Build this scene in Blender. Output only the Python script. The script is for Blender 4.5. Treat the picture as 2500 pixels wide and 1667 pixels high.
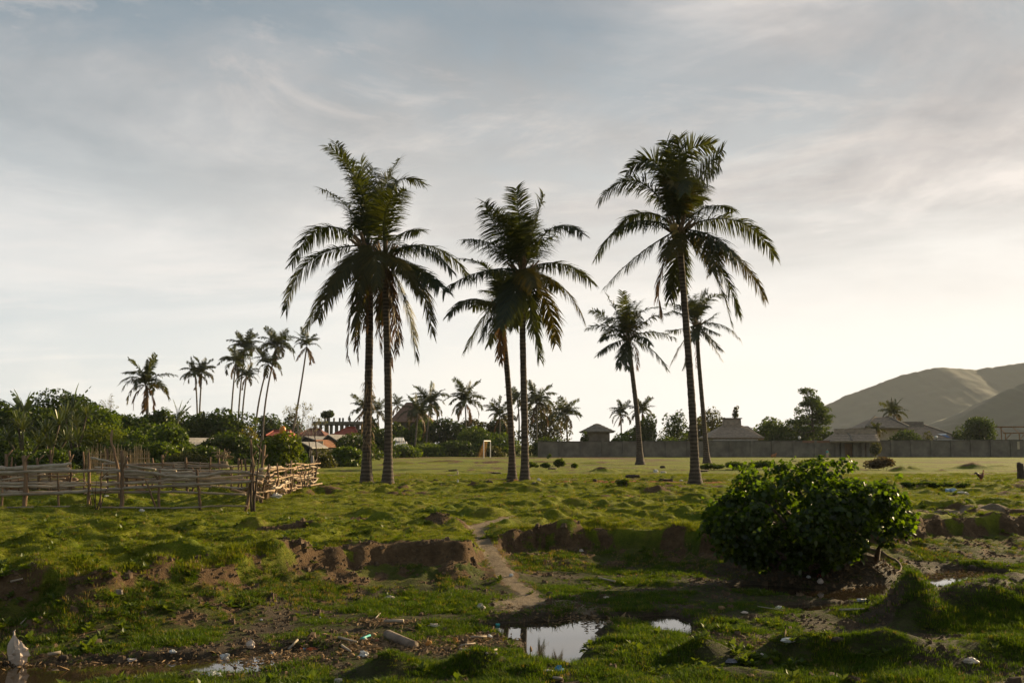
import bpy, math, random
import numpy as np
from mathutils import Vector, Matrix

for o in list(bpy.data.objects):
    bpy.data.objects.remove(o)
SC = bpy.context.scene
COL = SC.collection

# ------------------------------------------------------------------ camera
CAM_Z = 1.6
FPX, CX, CY, HORIZON = 2430.0, 1250.0, 833.5, 1085.0
PITCH = math.atan((HORIZON - CY) / FPX)
cam_data = bpy.data.cameras.new('camera')
cam_data.sensor_width = 36.0
cam_data.lens = 36.0 * FPX / 2500.0
cam_data.clip_start = 0.1
cam_data.clip_end = 12000.0
cam = bpy.data.objects.new('camera', cam_data)
COL.objects.link(cam)
cam.location = (0, 0, CAM_Z)
cam.rotation_euler = (math.pi / 2 + PITCH, 0, 0)
SC.camera = cam

# ------------------------------------------------------------------ light
SUN_AZ, SUN_EL = math.radians(49), math.radians(17)      # azimuth from +Y towards +X
world = bpy.data.worlds.new('World')
SC.world = world
world.use_nodes = True


def build_world():
    nt = world.node_tree
    nt.nodes.clear()
    N, L = nt.nodes.new, nt.links.new
    out = N('ShaderNodeOutputWorld')
    bg = N('ShaderNodeBackground')
    bg.inputs['Strength'].default_value = 0.05
    sky = N('ShaderNodeTexSky')
    sky.sky_type = 'NISHITA'
    sky.sun_disc = False
    sky.sun_elevation = SUN_EL
    sky.sun_rotation = SUN_AZ
    sky.air_density = 1.0
    sky.dust_density = 1.6
    sky.ozone_density = 1.0
    tc = N('ShaderNodeTexCoord')
    sep = N('ShaderNodeSeparateXYZ')
    L(tc.outputs['Generated'], sep.inputs[0])

    def math_node(op, a, b=None, clamp=False):
        m = N('ShaderNodeMath')
        m.operation = op
        m.use_clamp = clamp
        for i, v in enumerate((a, b)):
            if v is None:
                continue
            if isinstance(v, (int, float)):
                m.inputs[i].default_value = v
            else:
                L(v, m.inputs[i])
        return m.outputs[0]
    zc = math_node('MAXIMUM', sep.outputs['Z'], 0.0)
    den = math_node('ADD', zc, 0.16)
    u = math_node('DIVIDE', sep.outputs['X'], den)
    v = math_node('DIVIDE', sep.outputs['Y'], den)
    comb = N('ShaderNodeCombineXYZ')
    L(u, comb.inputs[0]); L(v, comb.inputs[1])

    def noise(scale, detail, rough, dist, offs, sx=1.0, sy=1.0, src=None):
        mp = N('ShaderNodeMapping')
        mp.inputs['Location'].default_value = offs
        mp.inputs['Scale'].default_value = (sx, sy, 1)
        L(src or comb.outputs[0], mp.inputs[0])
        n = N('ShaderNodeTexNoise')
        n.inputs['Scale'].default_value = scale
        n.inputs['Detail'].default_value = detail
        n.inputs['Roughness'].default_value = rough
        n.inputs['Distortion'].default_value = dist
        L(mp.outputs[0], n.inputs['Vector'])
        return n.outputs['Fac']

    def ramp(src, stops):
        r = N('ShaderNodeValToRGB')
        el = r.color_ramp.elements
        while len(el) < len(stops):
            el.new(0.5)
        for e, (p, c) in zip(el, stops):
            e.position = p
            e.color = (c[0], c[1], c[2], 1) if not isinstance(c, float) else (c, c, c, 1)
        L(src, r.inputs[0])
        return r.outputs[0]

    def mix(fac, a, b, typ='MIX'):
        m = N('ShaderNodeMixRGB')
        m.blend_type = typ
        for i, val in enumerate((fac, a, b)):
            if isinstance(val, (int, float)):
                m.inputs[i].default_value = val
            elif isinstance(val, tuple):
                m.inputs[i].default_value = (*val, 1)
            else:
                L(val, m.inputs[i])
        return m.outputs[0]
    # open blue-grey sky, a thin veil, and broad soft banks of cloud lit warm from one side
    veil = ramp(noise(0.42, 4, 0.55, 0.3, (3.1, 0.4, 0)), [(0.34, 0.0), (0.7, 0.75)])
    banks = ramp(noise(0.55, 10, 0.62, 0.6, (9.3, 4.4, 0), 0.75, 1.0), [(0.44, 0.0), (0.55, 1.0)])
    wisps = ramp(noise(1.5, 10, 0.66, 0.9, (2.2, 5.1, 0), 0.6, 1.0), [(0.5, 0.0), (0.66, 1.0)])
    tone = ramp(noise(0.9, 7, 0.6, 0.4, (1.7, 6.2, 0)), [(0.40, (2.2, 2.25, 2.4)), (0.5, (4.1, 3.9, 3.9)), (0.61, (8.2, 7.2, 6.6))])
    # the side away from the sun stays clearer and bluer
    sunside = math_node('ADD', math_node('MULTIPLY', sep.outputs['X'], math.sin(SUN_AZ)), math_node('MULTIPLY', sep.outputs['Y'], math.cos(SUN_AZ)))
    veil = math_node('ADD', math_node('MULTIPLY', veil, 0.8), math_node('MULTIPLY', math_node('ADD', sunside, -0.5), 0.75), True)
    banks = math_node('MULTIPLY', banks, math_node('ADD', math_node('MULTIPLY', sunside, 0.7), 0.45), True)
    base = mix(0.85, sky.outputs[0], (0.8, 1.7, 2.45))
    base = mix(veil, base, (4.0, 4.35, 4.6))
    col = mix(math_node('MULTIPLY', banks, 0.92), base, tone)
    col = mix(math_node('MULTIPLY', wisps, 0.65), col, (8.2, 6.95, 6.2))
    heavy = ramp(noise(0.62, 10, 0.64, 0.7, (8.6, 6.1, 0), 0.7, 1.0), [(0.45, 0.0), (0.62, 1.0)])
    shade = ramp(noise(1.3, 8, 0.6, 0.5, (7.7, 3.2, 0)), [(0.38, (3.4, 3.3, 3.4)), (0.52, (5.6, 5.2, 5.05)), (0.64, (9.6, 8.6, 7.9))])
    # small soft heaps low over the horizon
    heap_src = N('ShaderNodeCombineXYZ')
    L(math_node('MULTIPLY', sep.outputs['X'], 1.0), heap_src.inputs[0])
    L(sep.outputs['Y'], heap_src.inputs[1])
    L(math_node('MULTIPLY', sep.outputs['Z'], 1.5), heap_src.inputs[2])
    heap = ramp(noise(6.0, 9, 0.6, 0.1, (0.3, 0.7, 0.1), src=heap_src.outputs[0]), [(0.5, 0.0), (0.58, 1.0)])
    low = ramp(sep.outputs['Z'], [(0.0, 1.0), (0.13, 0.0)])
    # bright damp air towards the horizon, all the way round
    hz = ramp(zc, [(0.0, 1.0), (0.09, 0.95), (0.19, 0.74), (0.28, 0.38), (0.4, 0.09), (0.6, 0.0)])
    hzf = math_node('MULTIPLY', hz, math_node('ADD', math_node('MULTIPLY', sunside, 0.34), 0.68), True)
    glow = mix(math_node('MULTIPLY', math_node('ADD', sunside, 0.1), 1.0, True), (7.6, 8.5, 9.0), (10.9, 10.3, 9.6))
    col = mix(hzf, col, glow)
    up = ramp(zc, [(0.1, 0.0), (0.26, 0.75)])
    col = mix(math_node('MULTIPLY', math_node('MULTIPLY', heavy, up), math_node('ADD', math_node('MULTIPLY', sunside, 1.0), 0.1, True)), col, shade)
    col = mix(math_node('MULTIPLY', math_node('MULTIPLY', heap, low), 0.4), col, (11.2, 10.3, 9.3))
    L(col, bg.inputs['Color'])
    L(bg.outputs[0], out.inputs[0])


build_world()
sun_data = bpy.data.lights.new('sun', 'SUN')
sun_data.energy = 5.0
sun_data.angle = math.radians(0.6)
sun_data.color = (1.0, 0.77, 0.45)
sun = bpy.data.objects.new('sun', sun_data)
COL.objects.link(sun)
sd = Vector((math.sin(SUN_AZ) * math.cos(SUN_EL), math.cos(SUN_AZ) * math.cos(SUN_EL), math.sin(SUN_EL)))
sun.rotation_euler = (-sd).to_track_quat('-Z', 'Y').to_euler()
sun.location = sd * 60

SC.view_settings.view_transform = 'Standard'
SC.view_settings.look = 'None'
SC.view_settings.exposure = 1.1
SC.view_settings.gamma = 1.0
SC.view_settings.use_curve_mapping = False
SC.render.engine = 'CYCLES'
SC.cycles.max_bounces = 6
SC.cycles.diffuse_bounces = 3
SC.cycles.glossy_bounces = 3
SC.cycles.transmission_bounces = 4
SC.cycles.transparent_max_bounces = 8
SC.cycles.volume_bounces = 0
SC.cycles.caustics_reflective = False
SC.cycles.caustics_refractive = False
SC.cycles.sample_clamp_indirect = 4.0
SC.cycles.use_denoising = True
SC.cycles.denoiser = 'OPENIMAGEDENOISE'

# ------------------------------------------------------------------ pixel <-> place
_F = (0.0, math.cos(PITCH), math.sin(PITCH))
_U = (0.0, -math.sin(PITCH), math.cos(PITCH))


def ray(px, py):
    a, b = (px - CX) / FPX, (CY - py) / FPX
    return (a, _F[1] + b * _U[1], _F[2] + b * _U[2])


def W(px, py, Y):
    d = ray(px, py)
    t = Y / d[1]
    return np.array((d[0] * t, Y, CAM_Z + d[2] * t))


def G(px, py, z=0.0):
    d = ray(px, py)
    t = (z - CAM_Z) / d[2]
    return np.array((d[0] * t, d[1] * t, z))


# ------------------------------------------------------------------ noise
def _hash(ix, iy, seed):
    h = (ix * 374761393 + iy * 668265263 + seed * 144269504) & 0xffffffff
    h = ((h ^ (h >> 13)) * 1274126177) & 0xffffffff
    h = ((h ^ (h >> 16)) * 2246822519) & 0xffffffff
    return ((h ^ (h >> 15)) & 0xffffff) / float(0xffffff)


def vnoise(x, y, seed=0):
    x = np.asarray(x, float); y = np.asarray(y, float)
    fx, fy = np.floor(x), np.floor(y)
    ix, iy = fx.astype(np.int64), fy.astype(np.int64)
    tx, ty = x - fx, y - fy
    tx = tx * tx * tx * (tx * (tx * 6 - 15) + 10)
    ty = ty * ty * ty * (ty * (ty * 6 - 15) + 10)
    a = _hash(ix, iy, seed); b = _hash(ix + 1, iy, seed)
    c = _hash(ix, iy + 1, seed); d = _hash(ix + 1, iy + 1, seed)
    return (a * (1 - tx) + b * tx) * (1 - ty) + (c * (1 - tx) + d * tx) * ty


def fbm(x, y, seed=0, octv=4):
    s, a, t = 0.0, 1.0, 0.0
    for i in range(octv):
        s = s + a * vnoise(x * 2 ** i + 17.3 * i, y * 2 ** i - 9.1 * i, seed + i)
        t += a
        a *= 0.5
    return s / t


def sstep(a, b, x):
    t = np.clip((x - a) / (b - a), 0, 1)
    return t * t * (3 - 2 * t)


# ------------------------------------------------------------------ mesh helpers
class MB:
    def __init__(self):
        self.v, self.f, self.n = [], [], 0

    def add(self, verts, faces):
        verts = np.asarray(verts, float).reshape(-1, 3)
        self.v.append(verts)
        k = self.n
        self.f.extend([tuple(i + k for i in f) for f in faces])
        self.n += len(verts)
        return self

    def box(self, c, s, rz=0.0, taper=1.0):
        hx, hy, hz = s[0] / 2, s[1] / 2, s[2] / 2
        p = np.array([(-hx, -hy, -hz), (hx, -hy, -hz), (hx, hy, -hz), (-hx, hy, -hz),
                      (-hx * taper, -hy * taper, hz), (hx * taper, -hy * taper, hz), (hx * taper, hy * taper, hz), (-hx * taper, hy * taper, hz)])
        cr, sr = math.cos(rz), math.sin(rz)
        q = p.copy()
        q[:, 0] = p[:, 0] * cr - p[:, 1] * sr
        q[:, 1] = p[:, 0] * sr + p[:, 1] * cr
        return self.add(q + np.asarray(c), [(3, 2, 1, 0), (4, 5, 6, 7), (0, 1, 5, 4), (1, 2, 6, 5), (2, 3, 7, 6), (3, 0, 4, 7)])

    def tube(self, pts, radii, n=8, caps=True, wob=0.0, rng=None):
        P = np.asarray(pts, float)
        m = len(P)
        R = np.broadcast_to(np.asarray(radii, float), (m,)) if np.ndim(radii) == 0 else np.asarray(radii, float)
        T = np.gradient(P, axis=0)
        T /= np.linalg.norm(T, axis=1)[:, None] + 1e-9
        ref = np.array((0, 0, 1.0)) if abs(T[0][2]) < 0.8 else np.array((1.0, 0, 0))
        A = np.cross(T[0], ref); A /= np.linalg.norm(A)
        rings = []
        ang = np.linspace(0, 2 * math.pi, n, endpoint=False)
        for i in range(m):
            A = A - T[i] * A.dot(T[i]); A /= np.linalg.norm(A) + 1e-9
            B = np.cross(T[i], A)
            r = R[i]
            if wob and rng is not None:
                rr = r * (1 + wob * rng.uniform(-1, 1, n))
            else:
                rr = np.full(n, r)
            rings.append(P[i] + (np.cos(ang) * rr)[:, None] * A + (np.sin(ang) * rr)[:, None] * B)
        V = np.concatenate(rings)
        F = []
        for i in range(m - 1):
            for j in range(n):
                a, b = i * n + j, i * n + (j + 1) % n
                F.append((a, b, b + n, a + n))
        if caps:
            F.append(tuple(range(n - 1, -1, -1)))
            F.append(tuple((m - 1) * n + j for j in range(n)))
        return self.add(V, F)

    def mesh(self, name, mat, smooth=False):
        me = bpy.data.meshes.new(name)
        V = np.concatenate(self.v) if self.v else np.zeros((0, 3))
        me.from_pydata(V.tolist(), [], self.f)
        if mat is not None:
            for m in (mat if isinstance(mat, (list, tuple)) else [mat]):
                me.materials.append(m)
        if smooth:
            me.polygons.foreach_set('use_smooth', np.ones(len(me.polygons), bool))
        me.update()
        return me

    def build(self, name, mat, parent=None, smooth=False, loc=None):
        return link(name, self.mesh(name, mat, smooth), parent, loc)


def fast_mesh(name, V, F, mat, smooth=False):
    """V (n,3), F (m,k) arrays, all faces with the same number of corners."""
    me = bpy.data.meshes.new(name)
    V = np.asarray(V, np.float32); F = np.asarray(F, np.int32)
    m, k = F.shape
    me.vertices.add(len(V)); me.vertices.foreach_set('co', V.ravel())
    me.loops.add(m * k); me.loops.foreach_set('vertex_index', F.ravel())
    me.polygons.add(m)
    me.polygons.foreach_set('loop_start', np.arange(0, m * k, k, dtype=np.int32))
    if smooth:
        me.polygons.foreach_set('use_smooth', np.ones(m, bool))
    if mat is not None:
        me.materials.append(mat)
    me.update(calc_edges=True)
    return me


def link(name, mesh, parent=None, loc=None, rz=0.0, scale=None):
    o = bpy.data.objects.new(name, mesh)
    COL.objects.link(o)
    if parent is not None:
        o.parent = parent
    if loc is not None:
        o.location = [float(c) for c in loc]
    if rz:
        o.rotation_euler = (0, 0, rz)
    if scale is not None:
        o.scale = (scale,) * 3 if np.ndim(scale) == 0 else scale
    return o


def tag(o, label=None, cat=None, group=None, kind=None):
    if label: o['label'] = label
    if cat: o['category'] = cat
    if group: o['group'] = group
    if kind: o['kind'] = kind
    return o


def thing(name, label, cat, loc=(0, 0, 0), rz=0.0, group=None):
    return tag(link(name, None, None, loc, rz), label, cat, group)


# ------------------------------------------------------------------ materials
MATS = {}


def mat(name, c1, c2=None, scale=4.0, rough=0.8, bump=0.0, bump_scale=None, detail=5.0, metal=0.0, spec=0.3,
        stretch=(1, 1, 1), coords='Object', var=0.0, c3=None, rings=0.0):
    if name in MATS:
        return MATS[name]
    m = bpy.data.materials.new(name)
    m.use_nodes = True
    nt = m.node_tree
    N, L = nt.nodes.new, nt.links.new
    b = nt.nodes['Principled BSDF']
    b.inputs['Roughness'].default_value = rough
    b.inputs['Metallic'].default_value = metal
    b.inputs['Specular IOR Level'].default_value = spec
    tc = N('ShaderNodeTexCoord')
    mp = N('ShaderNodeMapping')
    mp.inputs['Scale'].default_value = stretch
    L(tc.outputs[coords], mp.inputs[0])
    if c2 is None:
        c2 = tuple(c * 0.72 for c in c1)
    n = N('ShaderNodeTexNoise')
    n.inputs['Scale'].default_value = scale
    n.inputs['Detail'].default_value = detail
    n.inputs['Roughness'].default_value = 0.62
    L(mp.outputs[0], n.inputs['Vector'])
    r = N('ShaderNodeValToRGB')
    el = r.color_ramp.elements
    el[0].position, el[1].position = 0.33, 0.67
    el[0].color, el[1].color = (*c2, 1), (*c1, 1)
    if c3 is not None:
        e = el.new(0.8); e.color = (*c3, 1)
    L(n.outputs['Fac'], r.inputs[0])
    src = r.outputs[0]
    if var:
        oi = N('ShaderNodeObjectInfo')
        mr = N('ShaderNodeMapRange')
        mr.inputs[3].default_value, mr.inputs[4].default_value = 1 - var, 1 + var
        L(oi.outputs['Random'], mr.inputs[0])
        mx = N('ShaderNodeMixRGB'); mx.blend_type = 'MULTIPLY'; mx.inputs[0].default_value = 1
        L(src, mx.inputs[1]); L(mr.outputs[0], mx.inputs[2])
        src = mx.outputs[0]
    if rings:
        wv = N('ShaderNodeTexWave'); wv.wave_type = 'BANDS'; wv.bands_direction = 'Z'
        wv.inputs['Scale'].default_value = rings; wv.inputs['Distortion'].default_value = 2.5; wv.inputs['Detail'].default_value = 3
        wv.inputs['Detail Scale'].default_value = 1.5
        L(tc.outputs[coords], wv.inputs['Vector'])
        wr = N('ShaderNodeMapRange'); wr.inputs[3].default_value, wr.inputs[4].default_value = 0.5, 1.2
        L(wv.outputs['Fac'], wr.inputs[0])
        mw = N('ShaderNodeMixRGB'); mw.blend_type = 'MULTIPLY'; mw.inputs[0].default_value = 1
        L(src, mw.inputs[1]); L(wr.outputs[0], mw.inputs[2])
        src = mw.outputs[0]
    L(src, b.inputs['Base Color'])
    if bump:
        n2 = N('ShaderNodeTexNoise')
        n2.inputs['Scale'].default_value = bump_scale or scale * 4
        n2.inputs['Detail'].default_value = 4
        L(mp.outputs[0], n2.inputs['Vector'])
        bp = N('ShaderNodeBump')
        bp.inputs['Strength'].default_value = bump
        bp.inputs['Distance'].default_value = 0.05
        L(n2.outputs['Fac'], bp.inputs['Height'])
        L(bp.outputs[0], b.inputs['Normal'])
    MATS[name] = m
    return m


def leaf_mat(name, c_lo, c_hi, trans=0.35, gloss=0.06, rough=0.4, tint=(2.0, 1.8, 0.5)):
    """Thin leaf: diffuse, light through the blade, a little sheen; shade varies from blade to blade."""
    if name in MATS:
        return MATS[name]
    m = bpy.data.materials.new(name)
    m.use_nodes = True
    nt = m.node_tree
    nt.nodes.clear()
    N, L = nt.nodes.new, nt.links.new
    out = N('ShaderNodeOutputMaterial')
    geo = N('ShaderNodeNewGeometry')
    oi = N('ShaderNodeObjectInfo')
    add = N('ShaderNodeMath'); add.operation = 'ADD'
    ml = N('ShaderNodeMath'); ml.operation = 'MULTIPLY'; ml.inputs[1].default_value = 0.65
    ml2 = N('ShaderNodeMath'); ml2.operation = 'MULTIPLY'; ml2.inputs[1].default_value = 0.35
    L(geo.outputs['Random Per Island'], ml.inputs[0]); L(oi.outputs['Random'], ml2.inputs[0])
    L(ml.outputs[0], add.inputs[0]); L(ml2.outputs[0], add.inputs[1])
    r = N('ShaderNodeMixRGB')
    L(add.outputs[0], r.inputs[0])
    r.inputs[1].default_value = (*c_lo, 1); r.inputs[2].default_value = (*c_hi, 1)
    d = N('ShaderNodeBsdfDiffuse'); t = N('ShaderNodeBsdfTranslucent'); g = N('ShaderNodeBsdfGlossy')
    g.inputs['Roughness'].default_value = rough
    g.inputs['Color'].default_value = (0.9, 0.9, 0.85, 1)
    mul = N('ShaderNodeMixRGB'); mul.blend_type = 'MULTIPLY'; mul.inputs[0].default_value = 1
    mul.inputs[2].default_value = (*tint, 1)
    L(r.outputs[0], mul.inputs[1])
    L(r.outputs[0], d.inputs[0]); L(mul.outputs[0], t.inputs[0])
    m1 = N('ShaderNodeMixShader'); m1.inputs[0].default_value = trans
    L(d.outputs[0], m1.inputs[1]); L(t.outputs[0], m1.inputs[2])
    m2 = N('ShaderNodeMixShader'); m2.inputs[0].default_value = gloss
    L(m1.outputs[0], m2.inputs[1]); L(g.outputs[0], m2.inputs[2])
    L(m2.outputs[0], out.inputs[0])
    MATS[name] = m
    return m

# ================================================================== THE SETTING
BED, WATER = -0.60, -0.665


def _line(px_pts, z):
    a = np.array([G(p[0], p[1], z) for p in px_pts])
    return a[:, 0], a[:, 1]


TOP_X, TOP_Y = _line([(-900, 1430), (-400, 1420), (0, 1402), (300, 1388), (560, 1362), (700, 1343), (820, 1327), (1000, 1318), (1140, 1322),
                      (1220, 1300), (1300, 1292), (1450, 1286), (1600, 1290), (1750, 1298), (1900, 1296), (2100, 1282), (2250, 1262), (2500, 1258), (3000, 1255)], 0.0)
TOE_X, TOE_Y = _line([(-900, 1602), (-400, 1600), (0, 1590), (300, 1576), (600, 1538), (760, 1500), (880, 1470), (1100, 1455), (1200, 1430),
                      (1300, 1425), (1450, 1402), (1600, 1396), (1750, 1405), (1900, 1415), (2000, 1412), (2150, 1398), (2300, 1385), (2500, 1375), (3000, 1368)], BED)


def polyline(px_pts, z=WATER):
    return np.array([G(p[0], p[1], p[2] if len(p) > 2 else z) for p in px_pts])


def seg_dist(x, y, P):
    """distance to a polyline and the height along it"""
    best = np.full(x.shape, 1e9); zz = np.zeros(x.shape)
    for a, b in zip(P[:-1], P[1:]):
        dx, dy = b[0] - a[0], b[1] - a[1]
        t = np.clip(((x - a[0]) * dx + (y - a[1]) * dy) / (dx * dx + dy * dy + 1e-9), 0, 1)
        d = np.hypot(x - a[0] - t * dx, y - a[1] - t * dy)
        z = a[2] + (b[2] - a[2]) * t
        zz = np.where(d < best, z, zz)
        best = np.minimum(best, d)
    return best, zz


PATH = polyline([(1330, 1255, 0.0), (1235, 1266, 0.0), (1165, 1284, -0.03), (1168, 1300, -0.08), (1190, 1340, -0.24), (1220, 1385, -0.44), (1255, 1425, -0.56),
                 (1300, 1452, -0.59), (1250, 1490, -0.61)])
POOLS = [(polyline([(1245, 1532), (1330, 1530), (1400, 1532), (1450, 1515)]), 0.36),
         (polyline([(1310, 1555), (1390, 1575), (1420, 1560)]), 0.36), (polyline([(1345, 1585), (1355, 1612)]), 0.26),
         (polyline([(1610, 1512), (1650, 1535), (1665, 1552)]), 0.24), (polyline([(1530, 1508), (1580, 1512)]), 0.14), (polyline([(1700, 1550), (1760, 1540)]), 0.12),
         (polyline([(1860, 1438), (2000, 1452), (2130, 1452), (2240, 1424), (2380, 1398)]), 0.5), (polyline([(1950, 1490), (2080, 1482)]), 0.30),
         (polyline([(-500, 1655), (0, 1648), (180, 1644), (380, 1634), (540, 1624), (640, 1614), (700, 1604)]), 0.42),
         (polyline([(-500, 1680), (0, 1672), (200, 1665)]), 0.34)]
BUMPS = [  # px, py of the foot's centre, height, sx, sy
    (2090, 1405, 0.36, 0.75, 0.5), (2010, 1400, 0.25, 0.45, 0.4), (1880, 1395, 0.2, 0.8, 0.5), (2232, 1515, 0.40, 0.30, 0.36), (2330, 1505, 0.30, 0.8, 0.6), (2520, 1490, 0.42, 1.0, 0.9), (2450, 1600, 0.16, 0.9, 0.5),
    (955, 1645, 0.15, 0.30, 0.2), (1175, 1632, 0.19, 0.27, 0.18), (1290, 1652, 0.10, 0.2, 0.15), (1720, 1608, 0.2, 0.36, 0.22), (1935, 1602, 0.22, 0.3, 0.25), (2080, 1605, 0.16, 0.55, 0.2),
    (2230, 1615, 0.18, 0.5, 0.25), (1800, 1655, 0.1, 0.4, 0.2), (1460, 1592, 0.05, 0.3, 0.12), (1520, 1575, 0.06, 0.3, 0.1), (1425, 1598, 0.06, 0.09, 0.06)]
LUMPS = [  # dark mounds out on the pasture (px, py, height, sx, sy)
    (2200, 1150, 0.3, 0.6, 0.5), (2225, 1148, 0.34, 0.5, 0.4), (2296, 1152, 0.24, 0.3, 0.3), (2372, 1145, 0.42, 1.0, 0.5), (2440, 1140, 0.2, 1.0, 0.5),
    (1475, 1152, 0.3, 0.7, 0.4), (1090, 1130, 0.28, 2.2, 0.8), (1200, 1131, 0.22, 2.0, 0.7), (1330, 1131, 0.22, 1.6, 0.7), (1450, 1133, 0.2, 1.4, 0.6), (980, 1135, 0.25, 1.4, 0.7)]
RED = polyline([(1010, 1174), (1300, 1175), (1560, 1176), (1790, 1180)], 0.0)
SAND = [(polyline([(1180, 1119), (1420, 1116), (1520, 1118)], 0.0), 3.0), (polyline([(2240, 1128), (2360, 1130)], 0.0), 1.5), (polyline([(820, 1118), (1150, 1118)], 0.0), 2.0)]
BARE = [(polyline([(2260, 1252), (2560, 1248)], 0.0), 0.75), (polyline([(1960, 1385), (2080, 1392), (2200, 1380)], -0.4), 0.75), (polyline([(870, 1268), (960, 1263)], 0.0), 0.22), (polyline([(1060, 1275), (1160, 1285)], 0.0), 0.2), (polyline([(640, 1300), (720, 1296)], 0.0), 0.2)]
MUDS = [(polyline([(1230, 1478), (1330, 1470), (1440, 1480)], BED), 0.42), (polyline([(760, 1565), (860, 1575), (960, 1570), (1080, 1580), (1180, 1560)], BED), 0.40), (polyline([(150, 1600), (300, 1600), (450, 1590), (600, 1580)], BED), 0.30),
        (polyline([(1700, 1560), (1900, 1580), (2050, 1550), (2140, 1510)], BED), 0.26), (polyline([(1150, 1440), (1230, 1462), (1330, 1500)], BED), 0.22),
        (polyline([(1780, 1405), (1850, 1412), (2000, 1425), (2150, 1408)], BED), 0.55), (polyline([(1340, 1625), (1365, 1640), (1370, 1680)], BED), 0.16), (polyline([(800, 1500), (690, 1490), (620, 1575)], BED), 0.2)]


def ground_parts(x, y):
    x = np.asarray(x, float); y = np.asarray(y, float)
    wx = (fbm(x * 0.9, y * 0.9, 11, 3) - 0.5)
    near = y < 75
    # pasture: rounded hummocks with narrow creases between them
    amp = 1 - 0.6 * sstep(38, 48, y) - 0.36 * sstep(58, 75, y)
    amp = amp * (1 - 0.95 * sstep(90, 120, y))
    u, v = x + 0.5 * wx, y + 0.5 * (fbm(x * 0.8 + 5, y * 0.8, 12, 3) - 0.5)
    b1 = np.abs(2 * vnoise(u * 0.75, v * 0.62, 21) - 1)
    b2 = np.abs(2 * vnoise(u * 1.7 + 3, v * 1.35, 22) - 1)
    b3 = vnoise(u * 3.6, v * 3.0, 23)
    b4 = fbm(x * 8, y * 8, 24, 2)
    patch = 0.45 + 0.75 * sstep(0.35, 0.65, vnoise(x * 0.16, y * 0.13, 25))
    b5 = np.abs(2 * vnoise(u * 3.4 + 7, v * 2.6, 26) - 1)
    dome = 0.115 * sstep(0.50, 0.86, vnoise(u * 1.15, v * 1.25, 27)) + 0.09 * sstep(0.52, 0.84, vnoise(u * 2.1 + 3, v * 2.3, 28)) + 0.045 * sstep(0.5, 0.85, vnoise(u * 4.1, v * 4.4, 29))
    hum = dome * patch + 0.05 * b1 + 0.035 * b5 * patch + 0.022 * b4 + 0.02
    swell = 0.16 * (fbm(x * 0.09, y * 0.09, 31, 2) - 0.5)
    top = amp * (hum - 0.10) + swell * sstep(20, 40, y) * amp
    # river bed
    bed = BED + 0.05 * (fbm(x * 0.5, y * 0.5, 41, 2) - 0.5) + 0.07 * (fbm(x * 1.6, y * 1.6, 42, 3) - 0.45) + 0.035 * (fbm(x * 6, y * 6, 43, 2) - 0.5)
    # far bank
    rag = 0.9 * (fbm(x * 0.8, y * 0.25 + 3, 51, 4) - 0.5) + 0.22 * (fbm(x * 2.4, y * 0.6, 53, 4) - 0.5)
    ytop = np.interp(x, TOP_X, TOP_Y) + rag
    ytoe = np.interp(x, TOE_X, TOE_Y) + 0.7 * (fbm(x * 0.9, y * 0.2, 52, 3) - 0.5)
    ytop = np.maximum(ytop, ytoe + 0.5)
    t = (y - ytoe) / (ytop - ytoe)
    cliff = (0.45 + 0.55 * sstep(-4.6, -3.4, x)) * (0.75 + 0.25 * sstep(0.3, 0.6, vnoise(x * 0.5 + 4, y * 0.1, 54)))
    wob = 0.13 * (fbm(x * 2.2, y * 1.0, 55, 3) - 0.5) + 0.12 * (fbm(x * 9, y * 3, 56, 3) - 0.5)
    prof_c = 0.36 * sstep(0.0, 0.80, t) + 0.64 * sstep(0.80, 0.90, t + 0.8 * wob)
    prof_g = 0.75 * sstep(0.0, 1.15, t) + 0.25 * sstep(0.55, 0.8, t + 1.6 * wob)
    prof = prof_g + (prof_c - prof_g) * cliff
    prof = np.where(t < 0, 0, np.where(t > 1.4, 1, np.minimum(prof, 1)))
    h = bed + (top - bed) * prof
    onbank = prof * (1 - prof) * 4
    h = h + onbank * (0.10 * (fbm(x * 3.5, y * 3.5, 57, 3) - 0.5) + 0.13 * (fbm(x * 8, y * 8, 58, 3) - 0.5))
    # crumbling lip: a little raised edge of turf
    h = h + 0.02 * np.exp(-((t - 1.02) / 0.1) ** 2) * vnoise(x * 1.5, y * 1.5, 59)
    # this side: the bank under the camera
    nb = 1 - sstep(3.5, 8.2, y)
    h = h * (1 - nb) + 0.0 * nb + nb * 0.1 * (b1 - 0.5)
    soil = np.zeros(x.shape); mud = np.zeros(x.shape); red = np.zeros(x.shape)
    sel = y < 30
    xs, ys = x[sel], y[sel]
    hs = h[sel]
    for (px, py, a, sx, sy) in BUMPS:
        c = G(px, py, BED)
        hs = hs + a * np.exp(-((xs - c[0]) / sx) ** 2 - ((ys - c[1]) / sy) ** 2) * (0.8 + 0.5 * fbm(xs * 3, ys * 3, 61, 2))
    # dark scarp low at the right, below a turf lip
    c = G(2150, 1632, -0.42)
    lip = c[1] + 0.10 * (fbm(xs * 2, ys * 0, 62, 2) - 0.5) - 0.16 * ((xs - c[0]) / 0.8) ** 2
    w = np.exp(-((xs - c[0]) / 0.85) ** 4) * sstep(0.06, -0.06, ys - lip)
    hs = hs - 0.36 * w
    soil_s = 0.9 * w
    d, zz = seg_dist(xs, ys, PATH)
    d = d + 0.12 * (fbm(xs * 4, ys * 4, 63, 2) - 0.5)
    w = 1 - sstep(0.10, 0.52, d)
    hs = hs * (1 - w) + (zz + 0.02 * b4[sel]) * w
    soil_s = np.maximum(soil_s, 1.1 * (1 - sstep(0.10, 0.26, d)))
    wet = np.zeros(xs.shape)
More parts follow.
